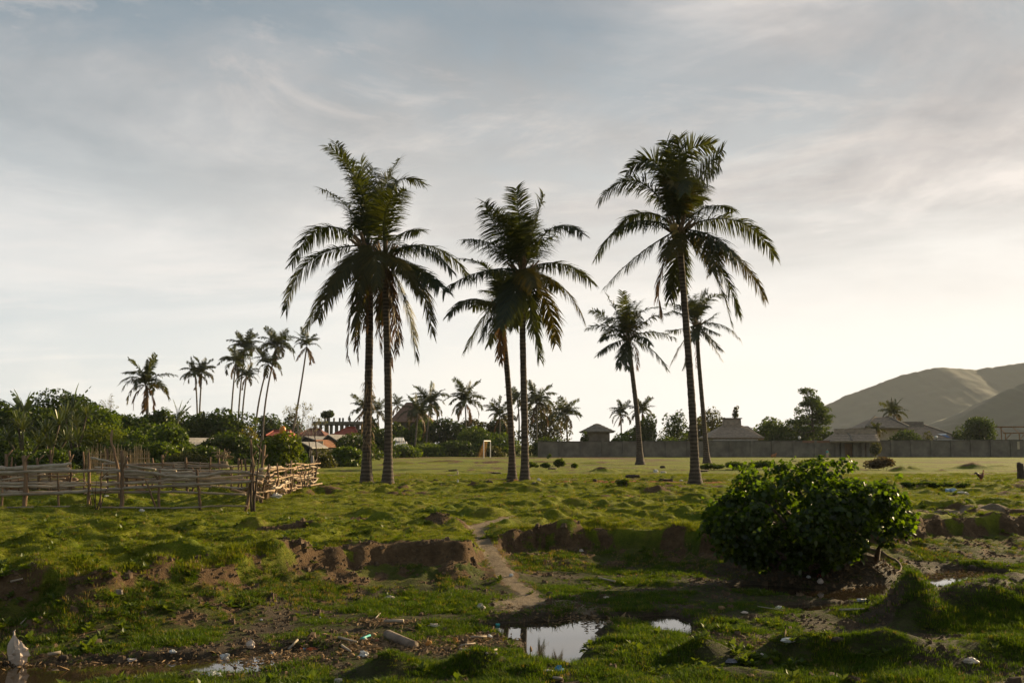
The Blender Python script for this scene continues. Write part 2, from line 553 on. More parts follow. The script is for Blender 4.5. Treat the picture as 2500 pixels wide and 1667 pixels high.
    for P, r in POOLS:
        d, _ = seg_dist(xs, ys, P)
        d = d + 0.26 * (fbm(xs * 3, ys * 3, 64, 4) - 0.5)
        k = 1 - sstep(r * 0.55, r * 1.25 + 0.10, d)
        hs = hs - 0.17 * k
        wet = np.maximum(wet, 1 - sstep(r, r + 0.35, d))
    tv = t[sel]; pv = prof[sel]; cl = cliff[sel]
    # bare soil: steep faces, bare ground, mud along the water
    n4 = fbm(xs * 3, ys * 3, 65, 4)
    face = sstep(0.70, 0.80, tv) * (1 - sstep(0.92, 0.99, tv)) * sstep(0.2, 0.6, cl)
    soil_s = np.maximum(soil_s, face * sstep(0.33, 0.45, n4 + 0.1 * sstep(-3.4, -2.9, xs) * (1 - sstep(-0.9, -0.5, xs))))
    slope_s = sstep(0.05, 0.3, tv) * (1 - sstep(0.95, 1.1, tv))
    soil_s = np.maximum(soil_s, slope_s * sstep(0.50, 0.68, n4) * 0.9)
    for P, r in BARE:
        d, _ = seg_dist(xs, ys, P)
        soil_s = np.maximum(soil_s, 1 - sstep(r * 0.6, r * 1.4, d + 0.5 * (n4 - 0.5)))
    mud_s = np.zeros(xs.shape)
    for P, r in MUDS:
        d, _ = seg_dist(xs, ys, P)
        mud_s = np.maximum(mud_s, (1 - sstep(r * 0.6, r * 1.3, d + 0.5 * (n4 - 0.5))) * 0.95)
    pt = sstep(0.54, 0.64, fbm(xs * 0.9 + 3, ys * 1.3, 70, 4)) * (1 - sstep(0.1, 0.5, tv))
    mud_s = np.maximum(mud_s, 0.85 * pt)
    low = 1 - sstep(WATER + 0.01, WATER + 0.085, hs)
    mud_s = np.maximum(mud_s, low * (tv < 0.5))
    h[sel] = hs; soil[sel] = soil_s; mud[sel] = mud_s
    sel = (y > 30)
    xs, ys = x[sel], y[sel]
    hs = h[sel]
    n4 = fbm(xs * 0.8, ys * 0.8, 66, 4)
    soil_s = np.maximum(sstep(0.60, 0.70, n4) * 0.8, 0.55 * sstep(0.60, 0.70, fbm(xs * 0.07, ys * 0.05, 69, 4)) * sstep(55, 70, ys))
    for (px, py, a, sx, sy) in LUMPS:
        c = G(px, py, 0)
        e = np.exp(-((xs - c[0]) / sx) ** 2 - ((ys - c[1]) / sy) ** 2)
        hs = hs + a * e * (0.75 + 0.5 * fbm(xs * 2, ys * 2, 67, 2))
        soil_s = np.maximum(soil_s, sstep(0.3, 0.7, e) * sstep(0.3, 0.5, n4))
    d, _ = seg_dist(xs, ys, RED)
    red[sel] = (1 - sstep(0.25, 1.0, d + 0.9 * (n4 - 0.5))) * sstep(0.25, 0.45, fbm(xs * 1.5, ys * 1.5, 68, 3))
    for P, r in SAND:
        d, _ = seg_dist(xs, ys, P)
        soil_s = np.maximum(soil_s, 0.85 * (1 - sstep(r * 0.5, r * 1.4, d + 3 * (n4 - 0.5))))
    soil[sel] = soil_s
    h[sel] = hs
    return h, soil, mud, red, t, prof


def H(x, y):
    return float(ground_parts(np.array([x], float), np.array([y], float))[0][0])


def on_ground(px, py, z0=0.0):
    """the point of the ground that this direction meets"""
    d = np.array(ray(px, py))
    ts = np.geomspace(6.5, 260, 420)
    for step in (0, 1):
        P = d[None, :] * ts[:, None]
        P[:, 2] += CAM_Z
        hh = ground_parts(P[:, 0], P[:, 1])[0]
        k = np.argmax(P[:, 2] <= hh)
        if not (P[:, 2] <= hh).any():
            return G(px, py, z0)
        if step == 0:
            ts = np.linspace(ts[max(k - 1, 0)], ts[k], 60)
    q = P[k]
    return np.array((q[0], q[1], hh[k]))


def axis_steps(core, step, growth, far):
    a = list(np.arange(0, core, step))
    s = step
    while a[-1] < far:
        s *= growth
        a.append(a[-1] + s)
    return np.array(a)


def ground_material():
    m = bpy.data.materials.new('pasture')
    m.use_nodes = True
    nt = m.node_tree
    N, L = nt.nodes.new, nt.links.new
    b = nt.nodes['Principled BSDF']
    b.inputs['Specular IOR Level'].default_value = 0.12
    at = N('ShaderNodeAttribute'); at.attribute_name = 'cover'
    sep = N('ShaderNodeSeparateColor'); L(at.outputs['Color'], sep.inputs[0])
    tc = N('ShaderNodeTexCoord')

    def noise(scale, detail=5, rough=0.6):
        n = N('ShaderNodeTexNoise')
        n.inputs['Scale'].default_value = scale; n.inputs['Detail'].default_value = detail; n.inputs['Roughness'].default_value = rough
        L(tc.outputs['Object'], n.inputs['Vector'])
        return n.outputs['Fac']

    def ramp(src, stops):
        r = N('ShaderNodeValToRGB')
        el = r.color_ramp.elements
        while len(el) < len(stops):
            el.new(0.5)
        for e, (p, c) in zip(el, stops):
            e.position = p; e.color = (*c, 1)
        L(src, r.inputs[0])
        return r.outputs[0]

    def mix(f, a, c, typ='MIX'):
        mm = N('ShaderNodeMixRGB'); mm.blend_type = typ
        for i, val in enumerate((f, a, c)):
            if isinstance(val, (int, float)):
                mm.inputs[i].default_value = val
            elif isinstance(val, tuple):
                mm.inputs[i].default_value = (*val, 1)
            else:
                L(val, mm.inputs[i])
        return mm.outputs[0]
    g1 = ramp(noise(0.35, 4), [(0.3, (0.085, 0.125, 0.010)), (0.5, (0.16, 0.175, 0.015)), (0.7, (0.20, 0.195, 0.022))])
    g2 = ramp(noise(6, 6, 0.7), [(0.3, (0.55, 0.6, 0.5)), (0.7, (1.25, 1.2, 1.1))])
    grass = mix(1.0, g1, g2, 'MULTIPLY')
    g3 = ramp(noise(60, 3, 0.7), [(0.3, (0.6, 0.62, 0.6)), (0.7, (1.3, 1.3, 1.2))])
    grass = mix(1.0, grass, g3, 'MULTIPLY')
    dry = ramp(noise(1.7, 6, 0.65), [(0.54, (0, 0, 0)), (0.68, (1, 1, 1))])
    grass = mix(mix(1.0, dry, (0.42, 0.42, 0.42), 'MULTIPLY'), grass, (0.17, 0.105, 0.04))
    soil = ramp(noise(5, 7, 0.7), [(0.3, (0.06, 0.036, 0.018)), (0.55, (0.12, 0.074, 0.037)), (0.75, (0.2, 0.13, 0.07))])
    mud = ramp(noise(7, 6, 0.7), [(0.3, (0.03, 0.021, 0.012)), (0.6, (0.075, 0.055, 0.033)), (0.8, (0.14, 0.108, 0.07))])
    redc = ramp(noise(9, 5, 0.7), [(0.35, (0.17, 0.055, 0.014)), (0.65, (0.27, 0.10, 0.025))])
    nb = noise(14, 4, 0.7)

    def edge(src):
        a = N('ShaderNodeMath'); a.operation = 'ADD'; L(src, a.inputs[0])
        s = N('ShaderNodeMath'); s.operation = 'MULTIPLY_ADD'; L(nb, s.inputs[0]); s.inputs[1].default_value = 0.7; s.inputs[2].default_value = -0.35
        L(s.outputs[0], a.inputs[1])
        r = N('ShaderNodeMapRange'); r.inputs[1].default_value = 0.35; r.inputs[2].default_value = 0.65
        L(a.outputs[0], r.inputs[0])
        return r.outputs[0]
    damp = ramp(noise(4, 6, 0.7), [(0.35, (0.03, 0.028, 0.011)), (0.6, (0.06, 0.06, 0.02)), (0.8, (0.1, 0.08, 0.035))])
    grass = mix(at.outputs['Alpha'], grass, damp)
    c = mix(edge(sep.outputs[0]), grass, soil)
    md = edge(sep.outputs[1])
    c = mix(md, c, mud)
    a2 = N('ShaderNodeAttribute'); a2.attribute_name = 'trodden'
    pale = ramp(noise(16, 6, 0.7), [(0.3, (0.12, 0.09, 0.058)), (0.55, (0.21, 0.162, 0.108)), (0.75, (0.28, 0.222, 0.155))])
    c = mix(edge(a2.outputs['Fac']), c, pale)
    c = mix(edge(sep.outputs[2]), c, redc)
    L(c, b.inputs['Base Color'])
    rr = N('ShaderNodeMapRange'); rr.inputs[3].default_value = 0.95; rr.inputs[4].default_value = 0.8
    L(md, rr.inputs[0]); L(rr.outputs[0], b.inputs['Roughness'])
    bp = N('ShaderNodeBump'); bp.inputs['Strength'].default_value = 0.9; bp.inputs['Distance'].default_value = 0.09
    hn = mix(0.5, noise(38, 4, 0.75), noise(11, 4, 0.7))
    L(hn, bp.inputs['Height']); L(bp.outputs[0], b.inputs['Normal'])
    return m


def build_ground():
    xp = axis_steps(8.4, 0.075, 1.022, 3000)
    xs = np.concatenate([-xp[:0:-1], xp])
    ya = [-300, -120, -50, -20, -8, -3, 0, 2, 3.5, 4.5, 5.5, 6.2, 6.8, 7.3, 7.7]
    y = 8.0
    while y < 21.5:
        ya.append(y); y += 0.062
    while y < 3000:
        ya.append(y); y += min(max(0.062 * (y / 21.5) ** 1.25, 0.062), 200) if y < 130 else y * 0.05
    ys = np.array(ya)
    X, Y = np.meshgrid(xs, ys)
    h, soil, mud, red, t, prof = ground_parts(X.ravel(), Y.ravel())
    V = np.stack([X.ravel(), Y.ravel(), h], 1)
    nx, ny = len(xs), len(ys)
    i = np.arange(nx * ny).reshape(ny, nx)
    F = np.stack([i[:-1, :-1].ravel(), i[:-1, 1:].ravel(), i[1:, 1:].ravel(), i[1:, :-1].ravel()], 1)
    me = fast_mesh('ground', V, F, ground_material(), True)
    ca = me.color_attributes.new('cover', 'FLOAT_COLOR', 'POINT')
    ca.data.foreach_set('color', np.stack([soil, mud, red, np.clip(1 - prof, 0, 1)], 1).astype(np.float32).ravel())
    dp = np.zeros(len(h)); ns_ = Y.ravel() < 25
    xq, yq = X.ravel()[ns_], Y.ravel()[ns_]
    dd = seg_dist(xq, yq, PATH)[0] + 0.22 * (fbm(xq * 3, yq * 3, 81, 3) - 0.5)
    e2 = seg_dist(xq, yq, polyline([(1180, 1478), (1290, 1468), (1420, 1484)], BED))[0] + 0.5 * (fbm(xq * 2.5, yq * 2.5, 82, 4) - 0.5)
    e3 = seg_dist(xq, yq, polyline([(2290, 1252), (2540, 1248)], 0.0))[0] + 0.8 * (fbm(xq * 2, yq * 2, 83, 4) - 0.5)
    dp[ns_] = np.maximum.reduce([1 - sstep(0.08, 0.24, dd), 0.8 * (1 - sstep(0.12, 0.4, e2)), 0.8 * (1 - sstep(0.2, 0.7, e3))])
    at_ = me.attributes.new('trodden', 'FLOAT', 'POINT'); at_.data.foreach_set('value', dp.astype(np.float32))
    tag(link('ground', me), 'rough green pasture and muddy stream bed', None, None, 'structure')


build_ground()

# water: one still sheet at the stream's level; the bed rises through it
wm = bpy.data.materials.new('still_water')
wm.use_nodes = True
wb = wm.node_tree.nodes['Principled BSDF']
wb.inputs['Base Color'].default_value = (0.028, 0.02, 0.011, 1)
wb.inputs['Roughness'].default_value = 0.03
wb.inputs['IOR'].default_value = 1.8
wb.inputs['Specular IOR Level'].default_value = 0.85
_n = wm.node_tree.nodes.new('ShaderNodeTexNoise'); _n.inputs['Scale'].default_value = 9; _n.inputs['Detail'].default_value = 3
_b = wm.node_tree.nodes.new('ShaderNodeBump'); _b.inputs['Strength'].default_value = 0.05; _b.inputs['Distance'].default_value = 0.01
wm.node_tree.links.new(_n.outputs['Fac'], _b.inputs['Height']); wm.node_tree.links.new(_b.outputs[0], wb.inputs['Normal'])
tag(link('water', fast_mesh('water', [(-14, 8.3, WATER), (14, 8.3, WATER), (16, 19.5, WATER), (-14, 19.5, WATER)], [(0, 1, 2, 3)], wm)),
    'shallow still water lying in the stream bed', None, None, 'structure')


# ------------------------------------------------------------------ hills
def build_hill(name, label, sky_px, D, depth_front, depth_back, seed, mt):
    pts = np.array([W(p[0], p[1], D) for p in sky_px])
    xs = np.linspace(pts[0, 0], pts[-1, 0], 260)
    ridge = np.interp(xs, pts[:, 0], pts[:, 2])
    k = np.hanning(15); k /= k.sum()
    ridge = np.convolve(np.pad(ridge, 7, mode='edge'), k, 'valid')
    ridge = ridge + 5.0 * (fbm(xs * 0.012, xs * 0, seed, 3) - 0.5) + 3.4 * (fbm(xs * 0.16, xs * 0, seed + 5, 3) - 0.5)
    tv = np.linspace(-1, 1, 110)
    X = np.repeat(xs[None, :], len(tv), 0)
    T = np.repeat(tv[:, None], len(xs), 1)
    Y = D + np.where(T < 0, T * depth_front, T * depth_back)
    prof = (1 - np.abs(T)) ** 1.15
    gul = fbm(X * 0.009 + T * 1.2, T * 3.0, seed + 9, 5) - 0.5
    Z = ridge[None, :] * prof + 7 * gul * prof * (1 - prof) * 4 - 4 * (1 - prof)
    Z = Z + 3.0 * (fbm(X * 0.06, Y * 0.06, seed + 3, 3) - 0.5) * np.minimum(1, (1 - prof) * 4) * (prof > 0.02)
    V = np.stack([X.ravel(), Y.ravel(), Z.ravel()], 1)
    i = np.arange(X.size).reshape(X.shape)
    F = np.stack([i[:-1, :-1].ravel(), i[:-1, 1:].ravel(), i[1:, 1:].ravel(), i[1:, :-1].ravel()], 1)
    tag(link(name, fast_mesh(name, V, F, mt, True)), label, None, None, 'structure')


hill_mat = mat('hill_scrub', (0.022, 0.034, 0.016), (0.008, 0.015, 0.007), 0.03, 0.95, 1.0, 0.2, 12)
build_hill('hills', 'long hazy ridge of scrub covered hills', [(1700, 1086), (1800, 1082), (1900, 1050), (1990, 1004), (2060, 966), (2110, 950), (2200, 912), (2290, 894), (2370, 902), (2440, 890), (2500, 884), (2650, 862), (2900, 850), (3300, 900), (3700, 1086)],
           1650, 420, 500, 71, hill_mat)
build_hill('hills', 'nearer spur of the hazy hills at the right', [(2260, 1086), (2310, 1050), (2360, 1006), (2420, 968), (2500, 932), (2640, 890), (2900, 850), (3300, 880), (3600, 1086)],
           1050, 300, 350, 83, hill_mat)

# ------------------------------------------------------------------ grass
R = np.random.default_rng(5)


def tuft_mesh(name, nb, rad, hgt, wid, m, seed, flop=0.5):
    r = np.random.default_rng(seed)
    V, F = [], []
    for i in range(nb):
        a, d = r.uniform(0, 6.283), rad * math.sqrt(r.uniform())
        p = np.array((math.cos(a) * d, math.sin(a) * d, -0.01))
        out = np.array((math.cos(a + r.normal(0, .8)), math.sin(a + r.normal(0, .8)), 0))
        hh = hgt * r.uniform(0.45, 1.1)
        side = np.array((-out[1], out[0], 0)) * wid * r.uniform(0.6, 1.2)
        m1 = p + np.array((0, 0, hh * 0.6)) + out * hh * 0.2 * flop
        tip = p + np.array((0, 0, hh * r.uniform(0.75, 1.0))) + out * hh * r.uniform(0.3, 1.1) * flop
        k = len(V)
        V += [p - side, p + side, m1 + side * .75, m1 - side * .75, tip]
        F += [(k, k + 1, k + 2, k + 3), (k + 3, k + 2, k + 4)]
    mb = MB(); mb.add(V, F)
    return mb.mesh(name, m)


def scatter(name, label, pts, rots, scl, idx, protos):
    me = bpy.data.meshes.new(name)
    me.vertices.add(len(pts)); me.vertices.foreach_set('co', np.asarray(pts, np.float32).ravel())
    for nm, typ, arr in (('turn', 'FLOAT', rots), ('size', 'FLOAT', scl), ('pick', 'INT', idx)):
        at = me.attributes.new(nm, typ, 'POINT')
        at.data.foreach_set('value', np.asarray(arr, np.float32 if typ == 'FLOAT' else np.int32))
    o = link(name, me)
    ng = bpy.data.node_groups.new(name, 'GeometryNodeTree')
    ng.interface.new_socket('Geometry', in_out='INPUT', socket_type='NodeSocketGeometry')
    ng.interface.new_socket('Geometry', in_out='OUTPUT', socket_type='NodeSocketGeometry')
    N, L = ng.nodes.new, ng.links.new
    gi, go = N('NodeGroupInput'), N('NodeGroupOutput')
    m2p = N('GeometryNodeMeshToPoints')
    L(gi.outputs[0], m2p.inputs['Mesh'])
    jn = N('GeometryNodeJoinGeometry')
    for p in reversed(protos):
        oi = N('GeometryNodeObjectInfo'); oi.inputs['Object'].default_value = p
        g2 = N('GeometryNodeGeometryToInstance')
        L(oi.outputs['Geometry'], g2.inputs[0]); L(g2.outputs[0], jn.inputs[0])
    iop = N('GeometryNodeInstanceOnPoints')
    iop.inputs['Pick Instance'].default_value = True
    L(m2p.outputs[0], iop.inputs['Points']); L(jn.outputs[0], iop.inputs['Instance'])

    def attr(nm, typ):
        a = N('GeometryNodeInputNamedAttribute'); a.data_type = typ; a.inputs['Name'].default_value = nm
        return a.outputs[0]
    L(attr('pick', 'INT'), iop.inputs['Instance Index'])
    cx = N('ShaderNodeCombineXYZ'); L(attr('turn', 'FLOAT'), cx.inputs[2])
    L(cx.outputs[0], iop.inputs['Rotation'])
    L(attr('size', 'FLOAT'), iop.inputs['Scale'])
    L(iop.outputs[0], go.inputs[0])
    md = o.modifiers.new('scatter', 'NODES'); md.node_group = ng
    return tag(o, label, 'grass', None, 'stuff')


def build_grass():
    gm = leaf_mat('grass_blade', (0.055, 0.085, 0.007), (0.155, 0.175, 0.016), 0.42, 0.012, 0.5, (1.5, 1.4, 0.5))
    gd = leaf_mat('grass_blade_dry', (0.13, 0.10, 0.035), (0.24, 0.18, 0.07), 0.3, 0.02, 0.5)
    gb = leaf_mat('grass_blade_deep', (0.026, 0.058, 0.005), (0.075, 0.12, 0.010), 0.40, 0.012, 0.5, (1.5, 1.4, 0.5))  # deeper green blades, mostly for the stream bed
    protos = []
    for k, (nb, rad, hg, wd, mm) in enumerate(((24, 0.10, 0.085, 0.0048, gm), (30, 0.13, 0.06, 0.005, gm), (18, 0.08, 0.12, 0.005, gm), (12, 0.08, 0.09, 0.0042, gd), (24, 0.10, 0.085, 0.0048, gb), (30, 0.13, 0.06, 0.005, gb), (18, 0.08, 0.12, 0.005, gb))):
        protos.append(bpy.data.objects.new('grass_tuft', tuft_mesh('grass_tuft', nb, rad, hg, wd, mm, 90 + k, 0.8)))
    # stream bed and bank slopes
    n = 140000
    y = 7.6 + 13.5 * R.uniform(size=n) ** 1.15
    x = (R.uniform(size=n) * 2 - 1) * (0.60 * y)
    h, soil, mud, red, t, prof = ground_parts(x, y)
    clump = fbm(x * 1.3, y * 1.3, 77, 3)
    keep = (h > WATER + 0.012) & (R.uniform(size=n) > soil * 0.9) & (R.uniform(size=n) > mud * 0.88) & (R.uniform(size=n) < 0.2 + 1.6 * sstep(0.34, 0.6, clump))
    keep &= ~((t > 1.02) & (R.uniform(size=n) < 0.35))
    x, y, h, t, soil = x[keep], y[keep], h[keep], t[keep], soil[keep]
    size = R.uniform(0.36, 0.72, len(x)) * (0.42 + 0.75 * sstep(0.35, 0.65, fbm(x * 1.3, y * 1.3, 77, 3)))
    size = np.where(t > 1.12, size * 0.5, np.where((t > 0.84) & (soil < 0.6), size * 1.25, size))
    dry = R.uniform(size=len(x)) < (0.05 + 0.25 * sstep(0.0, 0.3, t) * (t < 1.0) + 0.2 * soil)
    idx = np.where(dry, 3, R.integers(0, 3, len(x)) + np.where((t < 0.9) & (R.uniform(size=len(x)) < 0.85), 4, 0))
    scatter('grass', 'short green grass in the stream bed and on its banks', np.stack([x, y, h], 1), R.uniform(0, 6.28, len(x)), size, idx, protos)
    # cropped pasture turf
    n = 120000
    y = 13 + 42 * R.uniform(size=n) ** 1.3
    x = (R.uniform(size=n) * 2 - 1) * (0.58 * y)
    h, soil, mud, red, t, prof = ground_parts(x, y)
    keep = (t > 1.0) & (R.uniform(size=n) > soil * 0.9) & (R.uniform(size=n) > red) & (R.uniform(size=n) < 0.35 + 1.2 * fbm(x * 0.9, y * 0.9, 78, 3) ** 2)
    x, y, h = x[keep], y[keep], h[keep]
    size = R.uniform(0.35, 0.75, len(x)) * (1 + 0.02 * (y - 13))
    idx = np.where(R.uniform(size=len(x)) < 0.07, 3, R.integers(0, 2, len(x)))
    scatter('grass', 'cropped green turf over the hummocky pasture', np.stack([x, y, h], 1), R.uniform(0, 6.28, len(x)), size, idx, protos)

    # broad weeds and loose clods
    wm_ = leaf_mat('weed_leaf', (0.03, 0.06, 0.008), (0.09, 0.12, 0.018), 0.4, 0.02, 0.45)
    cm_ = mat('soil_clod', (0.14, 0.09, 0.05), (0.06, 0.038, 0.02), 9, 0.95)
    pr = []
    for k in range(3):
        r = np.random.default_rng(400 + k); V, F = [], []
        for i in range(11 + 3 * k):
            a = i * 2.399; e = r.uniform(0.15, 0.9 + .2 * k); l = r.uniform(.06, .13)
            d = np.array((math.cos(a) * math.cos(e), math.sin(a) * math.cos(e), math.sin(e))); sd_ = np.array((-math.sin(a), math.cos(a), 0)) * l * .22
            q = len(V); V += [d * .01, d * l * .5 + sd_, d * l + np.array((0, 0, -l * .25)), d * l * .5 - sd_]; F += [(q, q + 1, q + 2), (q, q + 2, q + 3)]
        mb = MB(); mb.add(V, F); pr.append(bpy.data.objects.new('weed', mb.mesh('weed', wm_)))
    n = 9000
    y = 8 + 40 * R.uniform(size=n) ** 1.5; x = (R.uniform(size=n) * 2 - 1) * (0.58 * y)
    h, soil, mud, red, t, prof = ground_parts(x, y)
    keep = (h > WATER + 0.03) & (mud < 0.6) & (R.uniform(size=n) < sstep(0.45, 0.65, fbm(x * 0.35, y * 0.35, 79, 3)) + 0.08)
    x, y, h = x[keep], y[keep], h[keep]
    scatter('weeds', 'small broad leaved weeds dotted over the turf', np.stack([x, y, h], 1), R.uniform(0, 6.28, len(x)), R.uniform(0.5, 1.4, len(x)), R.integers(0, 3, len(x)), pr)['category'] = 'weeds'
    pr = []
    for k in range(3):
        r = np.random.default_rng(500 + k); V = []
        for i in range(7):
            a = i / 7 * 6.283; V.append((math.cos(a) * .03 * r.uniform(.6, 1.3), math.sin(a) * .03 * r.uniform(.6, 1.3), -.01))
        for i in range(7):
            V.append((V[i][0] * r.uniform(.3, .8), V[i][1] * r.uniform(.3, .8), .022 * r.uniform(.6, 1.3)))
        F = [(i, (i + 1) % 7, 7 + (i + 1) % 7, 7 + i) for i in range(7)] + [tuple(range(7, 14))]
        mb = MB(); mb.add(V, F); pr.append(bpy.data.objects.new('clod', mb.mesh('clod', cm_)))
    n = 60000
    y = 8 + 15 * R.uniform(size=n); x = (R.uniform(size=n) * 2 - 1) * (0.58 * y)
    h, soil, mud, red, t, prof = ground_parts(x, y)
    keep = (h > WATER) & (R.uniform(size=n) < np.maximum(soil, 0.6 * mud) * 0.9) & (seg_dist(x, y, PATH)[0] > 0.3)
    x, y, h = x[keep], y[keep], h[keep]
    sz = R.uniform(0.3, 1.0, len(x)) * np.where(R.uniform(size=len(x)) < .06, 2.4, 1.0)
    scatter('clods', 'loose crumbs and clods of soil on the bank and mud', np.stack([x, y, h], 1), R.uniform(0, 6.28, len(x)), sz, R.integers(0, 3, len(x)), pr)['category'] = 'soil'


build_grass()

# ================================================================== PALMS
PALM_LEAF = leaf_mat('palm_leaflet', (0.010, 0.020, 0.004), (0.032, 0.042, 0.007), 0.42, 0.03, 0.5, (2.6, 2.0, 0.5))
PALM_DRY = leaf_mat('palm_leaflet_dry', (0.06, 0.034, 0.014), (0.16, 0.095, 0.038), 0.35, 0.02, 0.5, (1.2, 1.0, 0.6))
PALM_YELLOW = leaf_mat('palm_leaflet_sungold', (0.03, 0.032, 0.005), (0.07, 0.06, 0.011), 0.42, 0.02, 0.5, (1.7, 1.4, 0.5))  # gold of sunlit front fronds put into the colour; far low fronds share it
BARK = mat('palm_bark', (0.135, 0.10, 0.072), (0.05, 0.036, 0.026), 3.0, 0.9, 0.8, 14, 7, stretch=(1, 1, 2.2), c3=(0.25, 0.2, 0.155), rings=2.0)
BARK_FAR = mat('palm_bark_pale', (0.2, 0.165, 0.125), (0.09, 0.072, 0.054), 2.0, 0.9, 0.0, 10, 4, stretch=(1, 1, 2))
FIBRE = mat('palm_fibre', (0.20, 0.13, 0.07), (0.08, 0.05, 0.025), 8, 0.95)


def curve3(P0, P1, P2, n):
    """a curve that leaves P0 and really passes through P1 on the way to P2"""
    P0, P1, P2 = (np.asarray(p, float) for p in (P0, P1, P2))
    a, b = np.linalg.norm(P1 - P0), np.linalg.norm(P2 - P1)
    tm = min(max(a / (a + b + 1e-9), 0.25), 0.75)
    C = (P1 - (1 - tm) ** 2 * P0 - tm ** 2 * P2) / (2 * tm * (1 - tm))
    t = np.linspace(0, 1, n)[:, None]
    return (1 - t) ** 2 * P0 + 2 * t * (1 - t) * C + t ** 2 * P2


def frond_mesh(P, m, rng, nleaf=70, lmax=0.85, wid=0.022, grav=0.7, twist=0.0, spread=0.75, thin=0.0, rach=0.035, seg=3, rag=0.0):
    """rachis along P, leaflets on both sides; returns a mesh"""
    P = np.asarray(P, float)
    T = np.gradient(P, axis=0); T /= np.linalg.norm(T, axis=1)[:, None]
    ch = P[-1] - P[0]
    hx = np.array((ch[0], ch[1], 0.0))
    if np.linalg.norm(hx) < 0.15 * np.linalg.norm(ch):
        a = rng.uniform(0, 6.283); hx = np.array((math.cos(a), math.sin(a), 0))
    hx /= np.linalg.norm(hx)
    S0 = np.array((-hx[1], hx[0], 0.0))
    mb = MB()
    m_r = len(P)
    mb.tube(P[::2] if m_r > 12 else P, np.linspace(rach, rach * 0.15, len(P[::2] if m_r > 12 else P)), 4, False)
    V, F = [], []
    L = np.linspace(0, 1, m_r)
    k0 = 0
    for side in (-1, 1):
        cl, cn, gap = np.zeros(3), 0, False
        for i in range(nleaf):
            if cn <= 0:      # leaflets hang together in small bunches with gaps between
                cl = rng.normal(0, 0.09, 3); cn = rng.integers(2, 6); gap = rng.uniform() < 0.07
            cn -= 1
            if gap and rng.uniform() < 0.75:
                continue
            s = 0.10 + 0.90 * (i + rng.uniform(-.3, .3)) / nleaf
            if rng.uniform() < thin:
                continue
            s = min(max(s, 0.02), 0.999)
            p = np.array([np.interp(s, L, P[:, c]) for c in range(3)])
            t = np.array([np.interp(s, L, T[:, c]) for c in range(3)]); t /= np.linalg.norm(t)
            S = S0 - t * S0.dot(t); S /= np.linalg.norm(S) + 1e-9
            Nn = np.cross(t, S)
            if Nn[2] < 0: Nn = -Nn
            tw = twist * (0.4 + 0.6 * s)
            Sd = S * math.cos(tw) + Nn * math.sin(tw)
            Nd = -S * math.sin(tw) + Nn * math.cos(tw)
            ll = lmax * (0.35 + 0.65 * math.sin(math.pi * min(0.5, 0.05 + s * 1.3))) * (1 - 0.5 * max(0, s - 0.55) / 0.45) * rng.uniform(0.8, 1.12)
            fw = 0.30 + 0.55 * s
            d = Sd * side * spread + t * fw * 0.8 + Nd * 0.22 + cl + rng.normal(0, 0.05, 3)
            d /= np.linalg.norm(d)
            g = grav * rng.uniform(0.7, 1.3)
            if rag and rng.uniform() < rag:
                g += 1.2; ll *= 0.8
            wv = t - d * t.dot(d); wv /= np.linalg.norm(wv) + 1e-9
            w0 = wid * rng.uniform(0.75, 1.2)
            q = p.copy(); dd = d.copy()
            ring = [q - wv * w0 * 0.6, q + wv * w0 * 0.6]
            for j in range(1, seg + 1):
                dd = dd + np.array((0, 0, -1.0)) * g / seg * 1.25
                dd /= np.linalg.norm(dd)
                q = q + dd * ll / seg
                if j < seg:
                    w = w0 * (1.0 if j == 1 else 0.72)
                    ring += [q - wv * w, q + wv * w]
                else:
                    ring.append(q)
            V += ring
            for j in range(seg - 1):
                F.append((k0 + 2 * j, k0 + 2 * j + 1, k0 + 2 * j + 3, k0 + 2 * j + 2))
            F.append((k0 + 2 * seg - 2, k0 + 2 * seg - 1, k0 + 2 * seg))
            k0 += len(ring)
    mb.add(V, F)
    return mb.mesh('frond', m)


def trunk_mesh(pts, r0, r1, rng, flare=2.0, n=14, rings=True, m=None, fl_h=0.13):
    """leaning, slightly bent trunk with ring scars and a swollen foot"""
    pts = np.asarray(pts, float)
    s = np.linspace(0, 1, len(pts))
    Lh = np.linalg.norm(pts[-1] - pts[0])
    k = int(Lh / 0.075) if rings else 24
    u = np.linspace(0, 1, k)
    # smooth through the given points
    c = [np.polyfit(s, pts[:, i], min(3, len(pts) - 1)) for i in range(3)]
    P = np.stack([np.polyval(ci, u) for ci in c], 1)
    rad = r0 + (r1 - r0) * u ** 0.8
    rad = rad * (1 + (flare - 1) * np.exp(-u / (fl_h * 0.42)))
    if rings:
        ph = np.cumsum(rng.uniform(0.6, 1.4, k))
        rad = rad * (1 + 0.035 * (np.arange(k) % 2) + 0.02 * np.sin(ph * 0.9) + rng.normal(0, 0.012, k))
    mb = MB(); mb.tube(P, rad, n, True, 0.03 if rings else 0.0, rng)
    return mb.mesh('trunk', m or BARK, True), P


def zc(z, ox, oy, s):
    """zoom-crop coordinates to photo pixels"""
    return ox + z[0] / s, oy + z[1] / s


